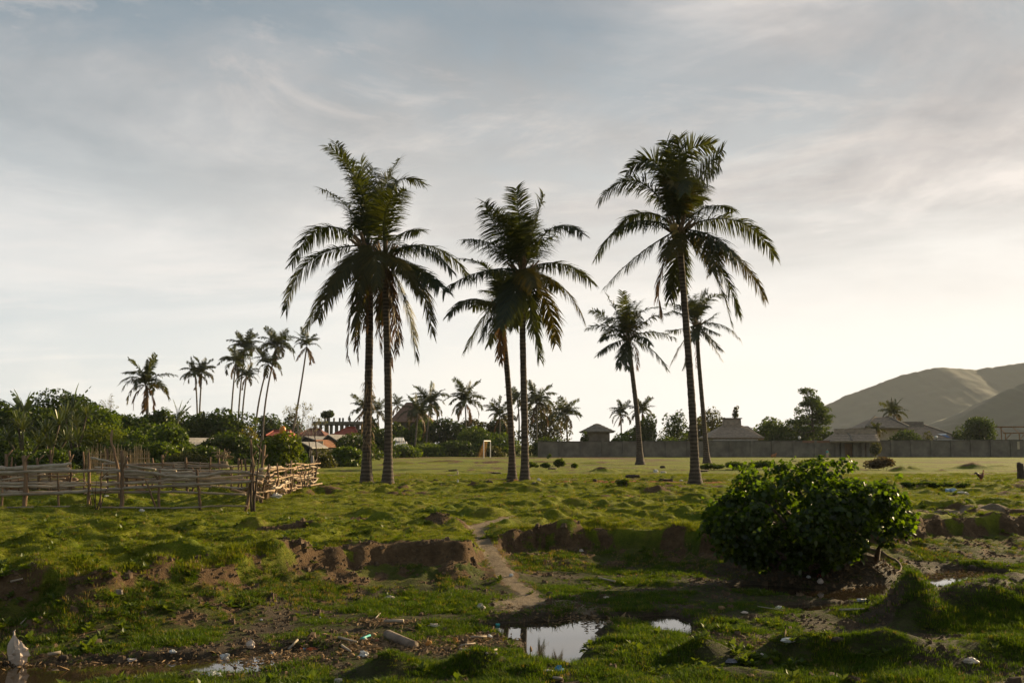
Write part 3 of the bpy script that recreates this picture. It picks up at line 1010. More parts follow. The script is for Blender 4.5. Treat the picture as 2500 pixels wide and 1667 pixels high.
def hero_palm(label, base, crown, Y, trunk_px, fronds, oxy, s, flen, seed, r0=0.2, r1=0.13, extra=6, coconuts=(), nleaf=116, lmax=0.98, group=None, lw=0.023):
    rng = np.random.default_rng(seed)
    b = W(base[0], base[1], Y); b[2] = H(b[0], b[1]) - 0.06
    C = W(crown[0], crown[1], Y)
    root = thing('coconut_palm', label, 'palm tree', b, 0, group)
    pts = [b] + [W(p[0], p[1], Y) for p in trunk_px] + [C - np.array((0, 0, 0.15))]
    me, P = trunk_mesh([p - b for p in pts], r0, r1, rng)
    link('trunk', me, root)
    # fibrous heart of the crown
    mb = MB()
    for k in range(14):
        a = rng.uniform(0, 6.283); e = rng.uniform(0.5, 1.4)
        d = np.array((math.cos(a) * math.cos(e), math.sin(a) * math.cos(e), math.sin(e)))
        p0 = C - b + np.array((math.cos(a) * r1 * 0.8, math.sin(a) * r1 * 0.8, -0.5))
        mb.tube([p0, p0 + d * 0.45, p0 + d * 0.9], [0.07, 0.055, 0.03], 5)
    mb.build('crown_heart', FIBRE, root)
    flist = []
    for f in fronds:
        mid, tip = zc(f[0:2], *oxy, s), zc(f[2:4], *oxy, s)
        flist.append((mid, tip, f[4] if len(f) > 4 else 0, f[5] if len(f) > 5 else 'g'))
    for k, (mid, tip, sgn, kind) in enumerate(flist):
        A, B = W(mid[0], mid[1], Y) - C, W(tip[0], tip[1], Y) - C
        img = np.linalg.norm(A) + np.linalg.norm(B - A)
        full = flen * rng.uniform(0.92, 1.08)
        dy = math.sqrt(max(0.0, full * full - img * img)) * 0.75
        sg = sgn if sgn else (-1 if rng.uniform() < 0.5 else 1)
        dy = min(dy, 2.6) * sg + rng.normal(0, 0.2)
        A = A + np.array((0, dy * 0.62, 0)); B = B + np.array((0, dy, 0))
        st = A / np.linalg.norm(A) * 0.12 + np.array((0, 0, -0.22))
        B = B - (B - A) / (np.linalg.norm(B - A) + 1e-6) * 0.12
        Pc = curve3(st, A, B, 22)
        up = (B[2]) / (np.linalg.norm(B) + 1e-6)
        horiz = abs(A[2] / np.linalg.norm(A))
        if kind == 'd':
            me = frond_mesh(Pc, PALM_DRY, rng, int(nleaf * 0.7), lmax * 0.8, 0.022, 1.5, rng.normal(0, .4), 0.5, 0.25, 0.04, 3, 0.2)
        else:
            mm = PALM_YELLOW if kind == 'y' else PALM_LEAF
            g = 0.5 if up > 0.6 else (0.8 if up > 0.1 else 1.05)
            tw = rng.normal(0, 0.35) + (rng.choice([-1, 1]) * rng.uniform(0.3, 0.9) if up > 0.55 else 0)
            me = frond_mesh(Pc, mm, rng, nleaf, lmax, lw, g, tw, 0.72, 0.03, 0.036, 3, 0.08)
        link('frond', me, root, C - b)
    for k in range(extra):      # the ones at the far side and towards the camera
        a = (k + rng.uniform(-.3, .3)) / extra * 6.283
        e0 = rng.uniform(0.3, 1.3)
        ln = flen * rng.uniform(0.75, 1.0)
        d = np.array((math.cos(a) * 0.45, math.sin(a), 0)); d /= np.linalg.norm(d)
        A = d * math.cos(e0) * ln * 0.5 + np.array((0, 0, math.sin(e0) * ln * 0.5))
        B = A + d * math.cos(e0 - 0.9) * ln * 0.5 + np.array((0, 0, math.sin(e0 - 0.9) * ln * 0.45))
        me = frond_mesh(curve3(A * 0.04, A, B, 20), PALM_LEAF, rng, nleaf, lmax, lw, 0.5, rng.normal(0, .4), 0.72, 0.04, 0.036)
        link('frond', me, root, C - b)
    for cpx in coconuts:
        q = W(cpx[0], cpx[1], Y - 0.25 - 0.1 * rng.uniform())
        link('coconut', COCONUT, root, q - b, rng.uniform(0, 6))
    return root, C, b


def ellipsoid(rx, ry, rz, nu=10, nv=7, noise=0.0, rng=None):
    V = [(0, 0, -rz)]
    for j in range(1, nv):
        p = -math.pi / 2 + math.pi * j / nv
        for i in range(nu):
            a = 2 * math.pi * i / nu
            k = 1 + (noise * rng.uniform(-1, 1) if rng is not None else 0)
            V.append((rx * math.cos(p) * math.cos(a) * k, ry * math.cos(p) * math.sin(a) * k, rz * math.sin(p) * k))
    V.append((0, 0, rz))
    F = [(0, 1 + (i + 1) % nu, 1 + i) for i in range(nu)]
    for j in range(nv - 2):
        for i in range(nu):
            a, b = 1 + j * nu + i, 1 + j * nu + (i + 1) % nu
            F.append((a, b, b + nu, a + nu))
    e = len(V) - 1
    F += [(e, 1 + (nv - 2) * nu + i, 1 + (nv - 2) * nu + (i + 1) % nu) for i in range(nu)]
    return V, F


_mb = MB(); _mb.add(*ellipsoid(0.13, 0.13, 0.16))
COCONUT = _mb.mesh('coconut', mat('coconut_skin', (0.33, 0.2, 0.05), (0.16, 0.12, 0.03), 6, 0.5), True)

Z2, Z4, Z5 = (650, 300), (1050, 450), (1400, 300)
# left pair
hero_palm('tall coconut palm with shaggy fibre on its trunk, leftmost of the big palms', (895, 1176), (899, 586), 41.0, [(898, 1000), (902, 800)],
          [(560, 380, 440, 118), (535, 300, 415, 195), (615, 430, 565, 165), (730, 350, 832, 128), (450, 460, 288, 350), (300, 645, 90, 872), (300, 870, 122, 1235), (400, 1010, 205, 1310),
           (520, 960, 370, 1300, -1, 'y'), (690, 860, 640, 1130, -1, 'y'), (600, 900, 450, 1150, -1, 'y'), (555, 1150, 525, 1540, 0, 'd'), (600, 1120, 580, 1520, -1, 'd'), (640, 330, 640, 190, 1),
           (620, 1080, 610, 1400, -1, 'y'), (640, 1100, 660, 1350, -1, 'd'), (690, 420, 770, 240, 1), (560, 560, 440, 640, 1)],
          Z2, 2.613, 4.7, 101, 0.185, 0.14, 0)
hero_palm('coconut palm with a long brown dead frond hanging, right one of the left pair', (946, 1172), (940, 612), 40.2, [(948, 1000), (944, 800)],
          [(870, 330, 1003, 352), (1050, 755, 1302, 955), (1000, 830, 1218, 1020), (1020, 1000, 1182, 1142), (930, 960, 1082, 1385, -1, 'y'), (890, 1150, 955, 1505, 0), (830, 540, 950, 520, -1), (850, 640, 957, 590),
           (755, 1040, 790, 1560, -1, 'd'), (720, 1120, 720, 1470, 1, 'd'), (830, 1180, 885, 1440, 0, 'd'), (850, 900, 1040, 1180, -1, 'y'), (780, 1050, 820, 1480, 1, 'd'), (700, 980, 690, 1250, 1), (760, 500, 850, 330, 1), (900, 870, 1060, 960, 1), (745, 880, 770, 1130, -1, 'y')],
          Z2, 2.613, 4.6, 102, 0.17, 0.125, 0)
# middle pair
hero_palm('coconut palm with broad skirt of fronds, front one of the middle pair', (1281, 1172), (1277, 646), 41.0, [(1280, 1000), (1276, 820)],
          [(650, 270, 540, 118), (600, 320, 440, 225), (560, 420, 460, 268), (755, 340, 725, 108), (795, 340, 805, 140, 1), (845, 330, 880, 128), (890, 390, 962, 158), (960, 460, 1100, 335), (1110, 400, 1282, 510),
           (480, 545, 285, 560), (1180, 650, 1432, 800), (1000, 745, 1130, 800), (1120, 900, 1302, 1210, -1, 'y'), (1000, 980, 1092, 1340, 0, 'y'), (890, 1250, 935, 1505), (830, 800, 880, 960, -1, 'y'),
           (650, 980, 630, 1220, -1), (740, 960, 710, 1260, -1), (520, 1040, 290, 1435, -1), (580, 1040, 440, 1345, -1), (420, 790, 140, 955), (700, 480, 640, 330, 1), (860, 1000, 890, 1250, 1), (700, 1000, 590, 1290, -1)],
          Z4, 3.484, 4.0, 103, 0.155, 0.115, 0)
hero_palm('slimmer coconut palm half hidden behind its neighbour in the middle pair', (1250, 1163), (1222, 742), 46.0, [(1245, 1000), (1232, 840)],
          [(310, 1000, 150, 1155), (560, 1180, 480, 1330), (600, 1300, 565, 1470, 0, 'd'), (610, 1320, 600, 1560, -1, 'd'), (900, 1130, 1030, 1235), (700, 1150, 760, 1260), (480, 960, 330, 990, 1), (700, 1000, 840, 1080, 1), (540, 880, 430, 830, 1), (640, 850, 680, 720, 1)],
          Z4, 3.484, 3.6, 104, 0.15, 0.11, 4, lmax=0.85)
# right big one
hero_palm('tallest coconut palm with nuts at its crown, standing alone beside the leafy bush', (1697, 1172), (1657, 546), 41.0, [(1692, 1040), (1684, 900), (1669, 720)],
          [(450, 245, 318, 335), (515, 360, 400, 350), (330, 375, 148, 512), (430, 535, 288, 645), (370, 640, 128, 885), (400, 855, 188, 1062), (585, 830, 515, 935, -1, 'y'), (560, 960, 557, 1255, 0, 'd'),
           (600, 290, 558, 158), (655, 280, 628, 95, 1), (640, 330, 622, 170), (735, 200, 872, 195), (755, 330, 835, 250, 1), (850, 290, 972, 150), (905, 270, 985, 210), (960, 475, 1112, 475), (1080, 635, 1302, 860),
           (1010, 830, 1240, 1135, 0, 'y'), (960, 980, 1055, 1245, 0), (930, 1030, 1010, 1290), (830, 840, 815, 1025, -1, 'y'), (680, 860, 655, 1105, 1), (610, 430, 585, 500, -1, 'y'), (880, 800, 965, 965), (660, 430, 640, 560, -1), (720, 880, 760, 1010, 1), (760, 450, 900, 420, 1)],
          Z5, 2.613, 4.1, 105, 0.175, 0.12, 1, coconuts=[(1641, 556), (1648, 553), (1651, 570), (1654, 583), (1646, 576)])
# two behind
hero_palm('smaller coconut palm with leaning trunk, left of the tallest palm', (1563, 1132), (1534, 818), 80.0, [(1556, 1020), (1546, 930)],
          [(255, 1190, 190, 1095), (200, 1225, 110, 1170), (185, 1285, 80, 1302), (230, 1365, 145, 1408), (220, 1430, 135, 1500), (300, 1480, 270, 1580), (330, 1490, 325, 1590, -1), (345, 1200, 360, 1068, 1), (310, 1200, 300, 1080),
           (405, 1185, 465, 1100), (400, 1265, 462, 1200), (500, 1245, 622, 1215), (520, 1345, 637, 1395), (500, 1450, 602, 1580), (420, 1460, 432, 1568, 0, 'd'), (410, 1290, 445, 1310, -1, 'y'), (420, 1380, 470, 1440, -1)],
          Z5, 2.613, 4.2, 106, 0.22, 0.16, 5, nleaf=64, lmax=0.95, lw=0.036)
hero_palm('smaller coconut palm half hidden behind the trunk of the tallest palm', (1726, 1127), (1702, 784), 86.0, [(1716, 1000), (1706, 880)],
          [(680, 1150, 600, 1132), (690, 1235, 605, 1212), (700, 1305, 612, 1302), (680, 1430, 612, 1562, -1, 'y'), (770, 1150, 740, 1050, 1), (830, 1110, 890, 1050), (840, 1165, 895, 1100), (880, 1245, 962, 1180), (980, 1305, 1075, 1402),
           (880, 1420, 940, 1522), (860, 1390, 925, 1470), (800, 1420, 802, 1560, 0, 'd'), (735, 1450, 700, 1575), (790, 1130, 820, 1060, 1), (760, 1340, 720, 1420, -1), (840, 1330, 900, 1370, -1)],
          Z5, 2.613, 4.2, 107, 0.21, 0.15, 5, nleaf=64, lmax=0.95, lw=0.036)

# loose fibre hanging on the first palm's trunk
rng = np.random.default_rng(8)
_p = [o for o in bpy.data.objects if o.name == 'coconut_palm'][0]
mb = MB()
_b = np.array(_p.location)
for k in range(150):
    py = rng.uniform(930, 1105)
    q = W(898 + rng.normal(0, 1), py, 41.0) - _b
    a = rng.uniform(0, 6.283)
    q = q + np.array((math.cos(a), math.sin(a), 0)) * 0.21
    d = np.array((math.cos(a) * rng.uniform(.2, 1), math.sin(a) * rng.uniform(.2, 1), -rng.uniform(0.4, 2.0))); d /= np.linalg.norm(d)
    l = rng.uniform(0.15, 0.5)
    s = np.cross(d, (0, 0, 1)); s = s / (np.linalg.norm(s) + 1e-6) * rng.uniform(0.008, 0.02)
    e = q + d * l + np.array((0, 0, -0.1 * l))
    mb.add([q - s, q + s, q + d * l * .5 + s, q + d * l * .5 - s, e], [(0, 1, 2, 3), (3, 2, 4)])
mb.build('trunk_fibre', mat('dry_fibre', (0.30, 0.2, 0.1), (0.14, 0.09, 0.045), 5, 0.9), _p)

# shared fronds for the palms farther off
FROND_SET = {}
for nm, m_, els, g in (('up', PALM_LEAF, (1.15, 0.75), 0.4), ('mid', PALM_LEAF, (0.75, -0.05), 0.6), ('out', PALM_LEAF, (0.30, -0.7), 0.75), ('low', PALM_YELLOW, (-0.2, -1.15), 0.9), ('dead', PALM_DRY, (-0.9, -1.5), 1.4)):
    FROND_SET[nm] = []
    for k in range(3):
        r_ = np.random.default_rng(sum(map(ord, nm)) + k * 7)
        ln = 1.0
        e0, e1 = els[0] + r_.normal(0, .1), els[1] + r_.normal(0, .15)
        A = np.array((math.cos(e0) * 0.5, 0, math.sin(e0) * 0.5)); B = A + np.array((math.cos(e1) * 0.5, r_.normal(0, .06), math.sin(e1) * 0.5))
        FROND_SET[nm].append(frond_mesh(curve3(A * 0.05, A, B, 14), m_, r_, 40, 0.26, 0.0155, g, r_.normal(0, .3) + (0.9 if nm == 'up' else 0), 0.72, 0.05, 0.011, 2, 0.05))


def far_palm(label, base, crown, Y, r, seed, n=20, up=0.35, lean=None, group=None, rt=0.14, dead=0.1, trunk=True):
    rng = np.random.default_rng(seed)
    b = W(base[0], base[1], Y); b[2] = H(b[0], b[1]) - 0.1
    C = W(crown[0], crown[1], Y)
    root = thing('coconut_palm', label, 'palm tree', b, 0, group)
    mid = (b + C) / 2 + (np.array(lean + (0,)) if lean else np.array((rng.normal(0, .15), 0, 0)))
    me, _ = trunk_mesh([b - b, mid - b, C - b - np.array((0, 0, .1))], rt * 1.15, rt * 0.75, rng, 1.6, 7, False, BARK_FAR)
    link('trunk', me, root)
    a0 = rng.uniform(0, 6.28)
    for k in range(n):
        u = k / n
        kind = 'up' if u < up * 0.55 else 'mid' if u < up * 0.55 + 0.26 else 'out' if u < 0.74 else 'low' if u < 1 - dead else 'dead'
        me = FROND_SET[kind][rng.integers(0, 3)]
        o = link('frond', me, root, C - b, a0 + k * 2.399 + rng.normal(0, .2), r * rng.uniform(0.82, 1.12))
        o.rotation_euler[0] = rng.normal(0, .12); o.rotation_euler[1] = rng.normal(0, .12)
    return root


# behind the corral at the left
far_palm('ragged coconut palm rising over the thicket behind the corral', (347, 1100), (357, 938), 100, 3.1, 201, 22, 0.4, rt=0.17, dead=0.16)
far_palm('left one of two slim palms whose trunks rise from one foot', (482, 1100), (477, 914), 150, 2.7, 202, 18, 0.4, (0.15, 0))
far_palm('right one of two slim palms whose trunks rise from one foot', (485, 1100), (493, 908), 152, 2.7, 203, 18, 0.45, (-0.1, 0))
GP = 'tall slim palms in a row behind the thicket'
far_palm('leftmost of the tall slim palms in the clump behind the thicket', (562, 1100), (576, 884), 150, 2.9, 204, 20, 0.35, (-0.2, 0), GP)
far_palm('tallest and bushiest of the slim palms in the left clump', (579, 1100), (598, 852), 155, 3.3, 205, 26, 0.4, (-0.25, 0), GP)
far_palm('short slim palm tucked under its taller neighbours in the left clump', (588, 1100), (602, 918), 148, 2.5, 206, 18, 0.3, (-0.2, 0), GP)
far_palm('slim palm with leaning trunk and low crown beside the red roof', (622, 1105), (655, 888), 140, 2.6, 207, 20, 0.3, (-0.55, 0), GP)
far_palm('slim palm with leaning pale trunk and wide crown over the red roof', (641, 1105), (677, 846), 142, 3.2, 208, 24, 0.35, (-0.6, 0), GP)
far_palm('slim palm with a strongly bowed trunk and thin crown', (703, 1105), (749, 844), 138, 2.7, 209, 15, 0.4, (0.15, 0), GP, dead=0.2)
# behind the pitch
far_palm('palm crown left of the first big trunk, over the red roof', (800, 1108), (888, 1000), 185, 3.6, 220, 18, 0.45)
far_palm('palm crown between the two leftmost big trunks', (925, 1108), (922, 1003), 190, 3.0, 221, 16, 0.5)
far_palm('small palm crown over the ridge of the brown roofed house', (968, 1108), (969, 990), 215, 2.6, 222, 14, 0.6)
far_palm('short drooping palm in front of the brown roofed house', (1012, 1108), (1020, 1008), 150, 3.4, 223, 22, 0.35)
far_palm('higher of the two palms standing close by the brown roofed house', (1039, 1108), (1050, 985), 155, 3.6, 224, 24, 0.4)
far_palm('shapely palm with spread crown left of the goal', (1133, 1108), (1135, 980), 165, 4.0, 225, 22, 0.45)
far_palm('low palm crown over the bushes just left of the middle pair', (1215, 1108), (1220, 1015), 165, 3.2, 226, 20, 0.45)
far_palm('palm crown seen between the trunks of the middle pair', (1262, 1108), (1263, 975), 165, 2.8, 227, 18, 0.4)
far_palm('dense palm crown just right of the middle pair', (1308, 1108), (1310, 985), 160, 4.1, 228, 26, 0.4)
far_palm('slim palm standing free left of the grey hut', (1387, 1106), (1382, 1012), 150, 3.1, 229, 22, 0.42)
far_palm('small palm between the grey hut and the leaning palm', (1517, 1106), (1516, 1010), 165, 2.6, 230, 22, 0.4)
far_palm('palm crown behind the dark round tree by the wall', (1568, 1106), (1568, 1006), 165, 2.9, 231, 20, 0.4)
far_palm('palm behind the thatched villa at the foot of the hills', (2178, 1108), (2182, 1010), 150, 2.7, 232, 20, 0.5)
far_palm('little palm in front of the villa roof, left of its pair', (2128, 1106), (2140, 1052), 138, 1.5, 233, 16, 0.5)

# ================================================================== BROADLEAF TREES AND SHRUBS
LEAF_DARK = leaf_mat('leaf_dark', (0.012, 0.026, 0.004), (0.052, 0.08, 0.009), 0.40, 0.02, 0.4)
LEAF_MID = leaf_mat('leaf_mid', (0.022, 0.045, 0.005), (0.085, 0.125, 0.012), 0.44, 0.02, 0.4)
LEAF_FRESH = leaf_mat('leaf_fresh', (0.035, 0.06, 0.005), (0.095, 0.12, 0.011), 0.46, 0.02, 0.4)
LEAF_YELLOW = leaf_mat('leaf_yellow', (0.07, 0.075, 0.012), (0.13, 0.115, 0.022), 0.45, 0.02, 0.4)
LEAF_OLIVE = leaf_mat('leaf_olive', (0.024, 0.032, 0.007), (0.07, 0.07, 0.017), 0.4, 0.02, 0.4)
LEAF_BROWN = leaf_mat('leaf_brown', (0.05, 0.035, 0.02), (0.11, 0.075, 0.04), 0.25, 0.02, 0.5)
BRANCH = mat('branch_bark', (0.13, 0.10, 0.07), (0.06, 0.045, 0.032), 5, 0.9)
BRANCH_PALE = mat('branch_pale', (0.32, 0.26, 0.19), (0.18, 0.14, 0.1), 5, 0.9)


def leaf_cloud(lobes, n, size, m, rng, up=0.5, aspect=0.55, shell=0.72, name='crown', cup=True):
    """small leaf faces through the outer part of each lobe (cx, cy, cz, rx, ry, rz)"""
    lobes = np.asarray(lobes, float)
    area = (lobes[:, 3] * lobes[:, 5]) ** 1.0
    pick = rng.choice(len(lobes), n, p=area / area.sum())
    lb = lobes[pick]
    d = rng.normal(size=(n, 3)); d /= np.linalg.norm(d, axis=1)[:, None]
    r = shell + (1.06 - shell) * rng.uniform(size=n) ** 0.6
    r = np.where(rng.uniform(size=n) < 0.06, r * rng.uniform(1.0, 1.16, n), r)
    c = lb[:, :3] + d * lb[:, 3:] * r[:, None]
    nrm = d * 0.6 + rng.normal(size=(n, 3)) * 0.75 + np.array((0, 0, up))
    nrm /= np.linalg.norm(nrm, axis=1)[:, None]
    t = rng.normal(size=(n, 3)); t = t - nrm * (t * nrm).sum(1)[:, None]; t /= np.linalg.norm(t, axis=1)[:, None]
    b = np.cross(nrm, t)
    s = size * rng.uniform(0.6, 1.3, n)[:, None]
    a0 = c - t * s * 0.5; a2 = c + t * s * 0.5
    fold = nrm * s * 0.10
    a1 = c + b * s * aspect * 0.5 - t * s * 0.05 + fold; a3 = c - b * s * aspect * 0.5 - t * s * 0.05 + fold
    V = np.stack([a0, a1, a2, a3], 1).reshape(-1, 3)
    i = np.arange(n) * 4
    F = np.concatenate([np.stack([i, i + 1, i + 2], 1), np.stack([i, i + 2, i + 3], 1)])
    return fast_mesh(name, V, F, m)


def branches(lobes, h0, r0, rng, m, name='trunk', stems=1, spread=0.2):
    mb = MB()
    for s_ in range(stems):
        off = np.array((rng.normal(0, spread), rng.normal(0, spread * 0.5), 0)) if stems > 1 else np.zeros(3)
        fork = off * 1.6 + np.array((rng.normal(0, .06), rng.normal(0, .06), h0))
        mb.tube([off + np.array((0, 0, -0.15)), off * 1.3 + np.array((rng.normal(0, .04), 0, h0 * 0.5)), fork], [r0 * 1.3, r0, r0 * 0.8], 7, False)
        for lb in lobes[s_::stems]:
            c = np.array(lb[:3])
            q = (fork + c) / 2 + np.array((0, 0, -0.08 * np.linalg.norm(c - fork)))
            mb.tube([fork - np.array((0, 0, r0 * 0.4)), q, c, c + (c - q) * 0.5], [r0 * 0.7, r0 * 0.45, r0 * 0.25, r0 * 0.08], 5, False)
    return mb.mesh(name, m, True)


def tree(name, label, cat, px, Y, w_px, top_py, low_py, m, seed, nlobe=9, n=2600, leaf=0.24, depth=0.8, base_py=None, trunk_r=None, group=None, shape='round', shell=0.7, up=0.5, bark=None, crown='crown', stems=1, aspect=0.55, core=True):
    """crown between top_py and low_py, w_px wide, at distance Y"""
    rng = np.random.default_rng(seed)
    x = W(px, HORIZON, Y)[0]
    z0 = H(x, Y)
    zt, zl = W(px, top_py, Y)[2] - z0, W(px, low_py, Y)[2] - z0
    zl = max(zl, 0.03)
    k = Y / FPX
    wx = w_px * k / 2 * 1.18
    if low_py > 1072: zl = 0.03
    zt *= 1.04
    cz, hz = (zt + zl) / 2, (zt - zl) / 2
    lobes = []
    for i in range(nlobe):
        while True:
            d = rng.uniform(-1, 1, 3)
            if np.linalg.norm(d) < 1: break
        f = rng.uniform(0.28, 0.46)
        if shape == 'cone':
            zz = rng.uniform(-0.95, 0.85)
            wd = (1 - (zz + 1) / 2) ** 0.8 + 0.1
            d = np.array((d[0] * wd, d[1] * wd, zz)); f = rng.uniform(0.16, 0.3) * (0.5 + wd * 0.7)
        if shape == 'mound':
            d[2] = abs(d[2]) * 1.3 - 0.8; q = math.sqrt(max(0.05, 1 - ((d[2] + 1) / 2) ** 2)); d[0] *= q; d[1] *= q
        lobes.append((d[0] * wx * (1 - f), d[1] * wx * depth * (1 - f), cz + d[2] * hz * (1 - f), wx * f * 1.1, wx * f * depth * 1.1, hz * f * (1.15 if shape != 'cone' else 0.5)))
    if shape == 'mound' and core:      # skirt of leaves down to the ground
        for i in range(6):
            a_ = i * 1.047 + rng.uniform(-.3, .3)
            lobes.append((math.cos(a_) * wx * .6, math.sin(a_) * wx * .6 * depth, hz * .32, wx * .38, wx * .38, hz * .42))
    if shape != 'cone' and core:
        lobes.append((0, 0, cz, wx * 0.62, wx * 0.62 * depth, hz * 0.72))
    root = thing(name, label, cat, (x, Y, z0), 0, group)
    link(crown, leaf_cloud(lobes, int(n * 1.6), leaf * 1.15, m, rng, up, aspect, shell, crown), root)
    tr = trunk_r or 0.03 + 0.03 * zt
    link('trunk' if cat == 'tree' else 'stem', branches(lobes, max(zl, 0.15) + hz * 0.25, tr, rng, bark or BRANCH, 'trunk', stems), root)
    return root

# ---- left thicket behind the corral
TH = 'trees and shrubs of the left thicket'
for a in [
    ('broadleaf_tree', 'dark leafy tree topping the left edge of the thicket', 'tree', 60, 78, 190, 985, 1115, LEAF_DARK, 301, 10, 3200, .3),
    ('broadleaf_tree', 'tallest dark tree of the left thicket, behind the banana leaves', 'tree', 150, 84, 190, 942, 1110, LEAF_DARK, 302, 11, 3800, .3),
    ('broadleaf_tree', 'rounded dark green tree right of the tallest thicket tree', 'tree', 235, 80, 160, 985, 1112, LEAF_MID, 303, 10, 3000, .28),
    ('broadleaf_tree', 'broad dark tree filling the back of the thicket, left of the ragged palm', 'tree', 300, 90, 190, 1000, 1112, LEAF_MID, 325, 11, 3600, .32),
    ('broadleaf_tree', 'dark tree at the extreme left, behind the screw pine', 'tree', 5, 84, 150, 968, 1112, LEAF_DARK, 326, 10, 3000, .32),
    ('broadleaf_tree', 'dark backing tree between the ragged palm and the twin palms', 'tree', 430, 118, 130, 1010, 1100, LEAF_DARK, 327, 9, 2400, .38),
    ('shrub', 'sunlit leafy shrub low behind the back run of the corral', 'shrub', 390, 63, 110, 1070, 1128, LEAF_MID, 328, 9, 2200, .2),
    ('shrub', 'low dark undergrowth at the foot of the leftmost screw pine', 'shrub', 45, 59, 110, 1092, 1135, LEAF_DARK, 421, 8, 1900, .2),
    ('shrub', 'low dark undergrowth between the screw pines', 'shrub', 130, 58, 110, 1088, 1135, LEAF_MID, 422, 8, 1900, .2),
    ('shrub', 'low dark undergrowth left of the wicker fence', 'shrub', 200, 61, 90, 1085, 1135, LEAF_DARK, 423, 8, 1700, .2),
    ('shrub', 'dark shrub right behind the wicker fence', 'shrub', 300, 63, 150, 1068, 1135, LEAF_DARK, 424, 9, 2600, .22),
    ('shrub', 'dark undergrowth behind the back run, under the grey shed', 'shrub', 500, 70, 120, 1082, 1128, LEAF_DARK, 425, 8, 1900, .22),
    ('shrub', 'bright feathery shrub in the middle of the left thicket', 'shrub', 250, 68, 170, 1020, 1120, LEAF_FRESH, 304, 11, 4600, .16),
    ('shrub', 'dark low shrub at the far left behind the corral', 'shrub', 20, 70, 150, 1035, 1130, LEAF_DARK, 305, 9, 2600, .24),
    ('shrub', 'green shrub with glossy leaves behind the leaning fork post', 'shrub', 330, 72, 170, 1035, 1125, LEAF_MID, 306, 11, 3400, .24),
    ('broadleaf_tree', 'round dark tree right under the ragged palm', 'tree', 385, 95, 95, 990, 1095, LEAF_DARK, 307, 9, 2400, .32),
    ('shrub', 'glossy broad leaved shrub beside the grey shed roof', 'shrub', 410, 70, 130, 1020, 1110, LEAF_MID, 308, 10, 2800, .26),
    ('broadleaf_tree', 'large dark tree behind the grey shed', 'tree', 540, 110, 170, 998, 1090, LEAF_DARK, 309, 12, 3600, .36),
    ('shrub', 'leafy dark shrub at the foot of the twin slim palms', 'shrub', 470, 112, 90, 1025, 1092, LEAF_DARK, 310, 8, 1700, .34),
    ('shrub', 'wide dark shrub filling the shade right of the grey shed', 'shrub', 555, 82, 150, 1045, 1120, LEAF_DARK, 311, 11, 3200, .26),
    ('shrub', 'dark bush in front of the leaning palm trunks', 'shrub', 615, 84, 110, 1065, 1120, LEAF_DARK, 312, 9, 2200, .26),
    ('shrub', 'yellowish shrub at the foot of the tall slim palms', 'shrub', 605, 100, 60, 1030, 1090, LEAF_YELLOW, 313, 7, 900, .28),
    ('shrub', 'wispy yellow green shrub in front of the grey shed', 'shrub', 455, 58, 120, 1098, 1140, LEAF_OLIVE, 315, 9, 2600, .13),
    ('broadleaf_tree', 'dark tree behind the leaning slim palms', 'tree', 665, 165, 105, 1010, 1075, LEAF_DARK, 316, 9, 2000, .42),
    ('broadleaf_tree', 'dark tree left of the bare pale tree', 'tree', 712, 170, 70, 998, 1075, LEAF_DARK, 317, 8, 1500, .42),
    ('broadleaf_tree', 'small round tree standing over the concrete frame', 'tree', 800, 195, 34, 1003, 1024, LEAF_DARK, 318, 6, 500, .42),
    ('shrub', 'dark green shrub against the hut wall', 'shrub', 868, 104, 120, 1050, 1110, LEAF_DARK, 319, 10, 2200, .3),
    ('shrub', 'fresh green shrub left of the first big trunk', 'shrub', 845, 74, 100, 1085, 1135, LEAF_MID, 320, 9, 2200, .24),
    ('shrub', 'mid green scrub between the corral and the hut', 'shrub', 785, 70, 70, 1090, 1135, LEAF_OLIVE, 321, 8, 1900, .15),
    ('shrub', 'dark shrub seen between the leftmost big trunks', 'shrub', 925, 120, 90, 1035, 1110, LEAF_DARK, 322, 9, 2000, .3),
    ('shrub', 'low leafy shrub at the right foot of the second trunk', 'shrub', 985, 126, 80, 1080, 1112, LEAF_MID, 323, 8, 1500, .28),
]:
    tree(*a[:13], group=TH, stems=3 if a[0] == 'shrub' else 1, shape='mound' if a[0] == 'shrub' else 'round')
tree('young_tree', 'bright small tree with bare stem, in front of the red roof', 'tree', 680, 52, 128, 1048, 1098, LEAF_FRESH, 314, 10, 2600, .17, group=TH, trunk_r=0.06)
tree('shrub', 'glossy dark green shrub under the bright small tree', 'shrub', 718, 54, 90, 1078, 1135, LEAF_MID, 324, 9, 1900, .18, group=TH, shape='mound', stems=3)
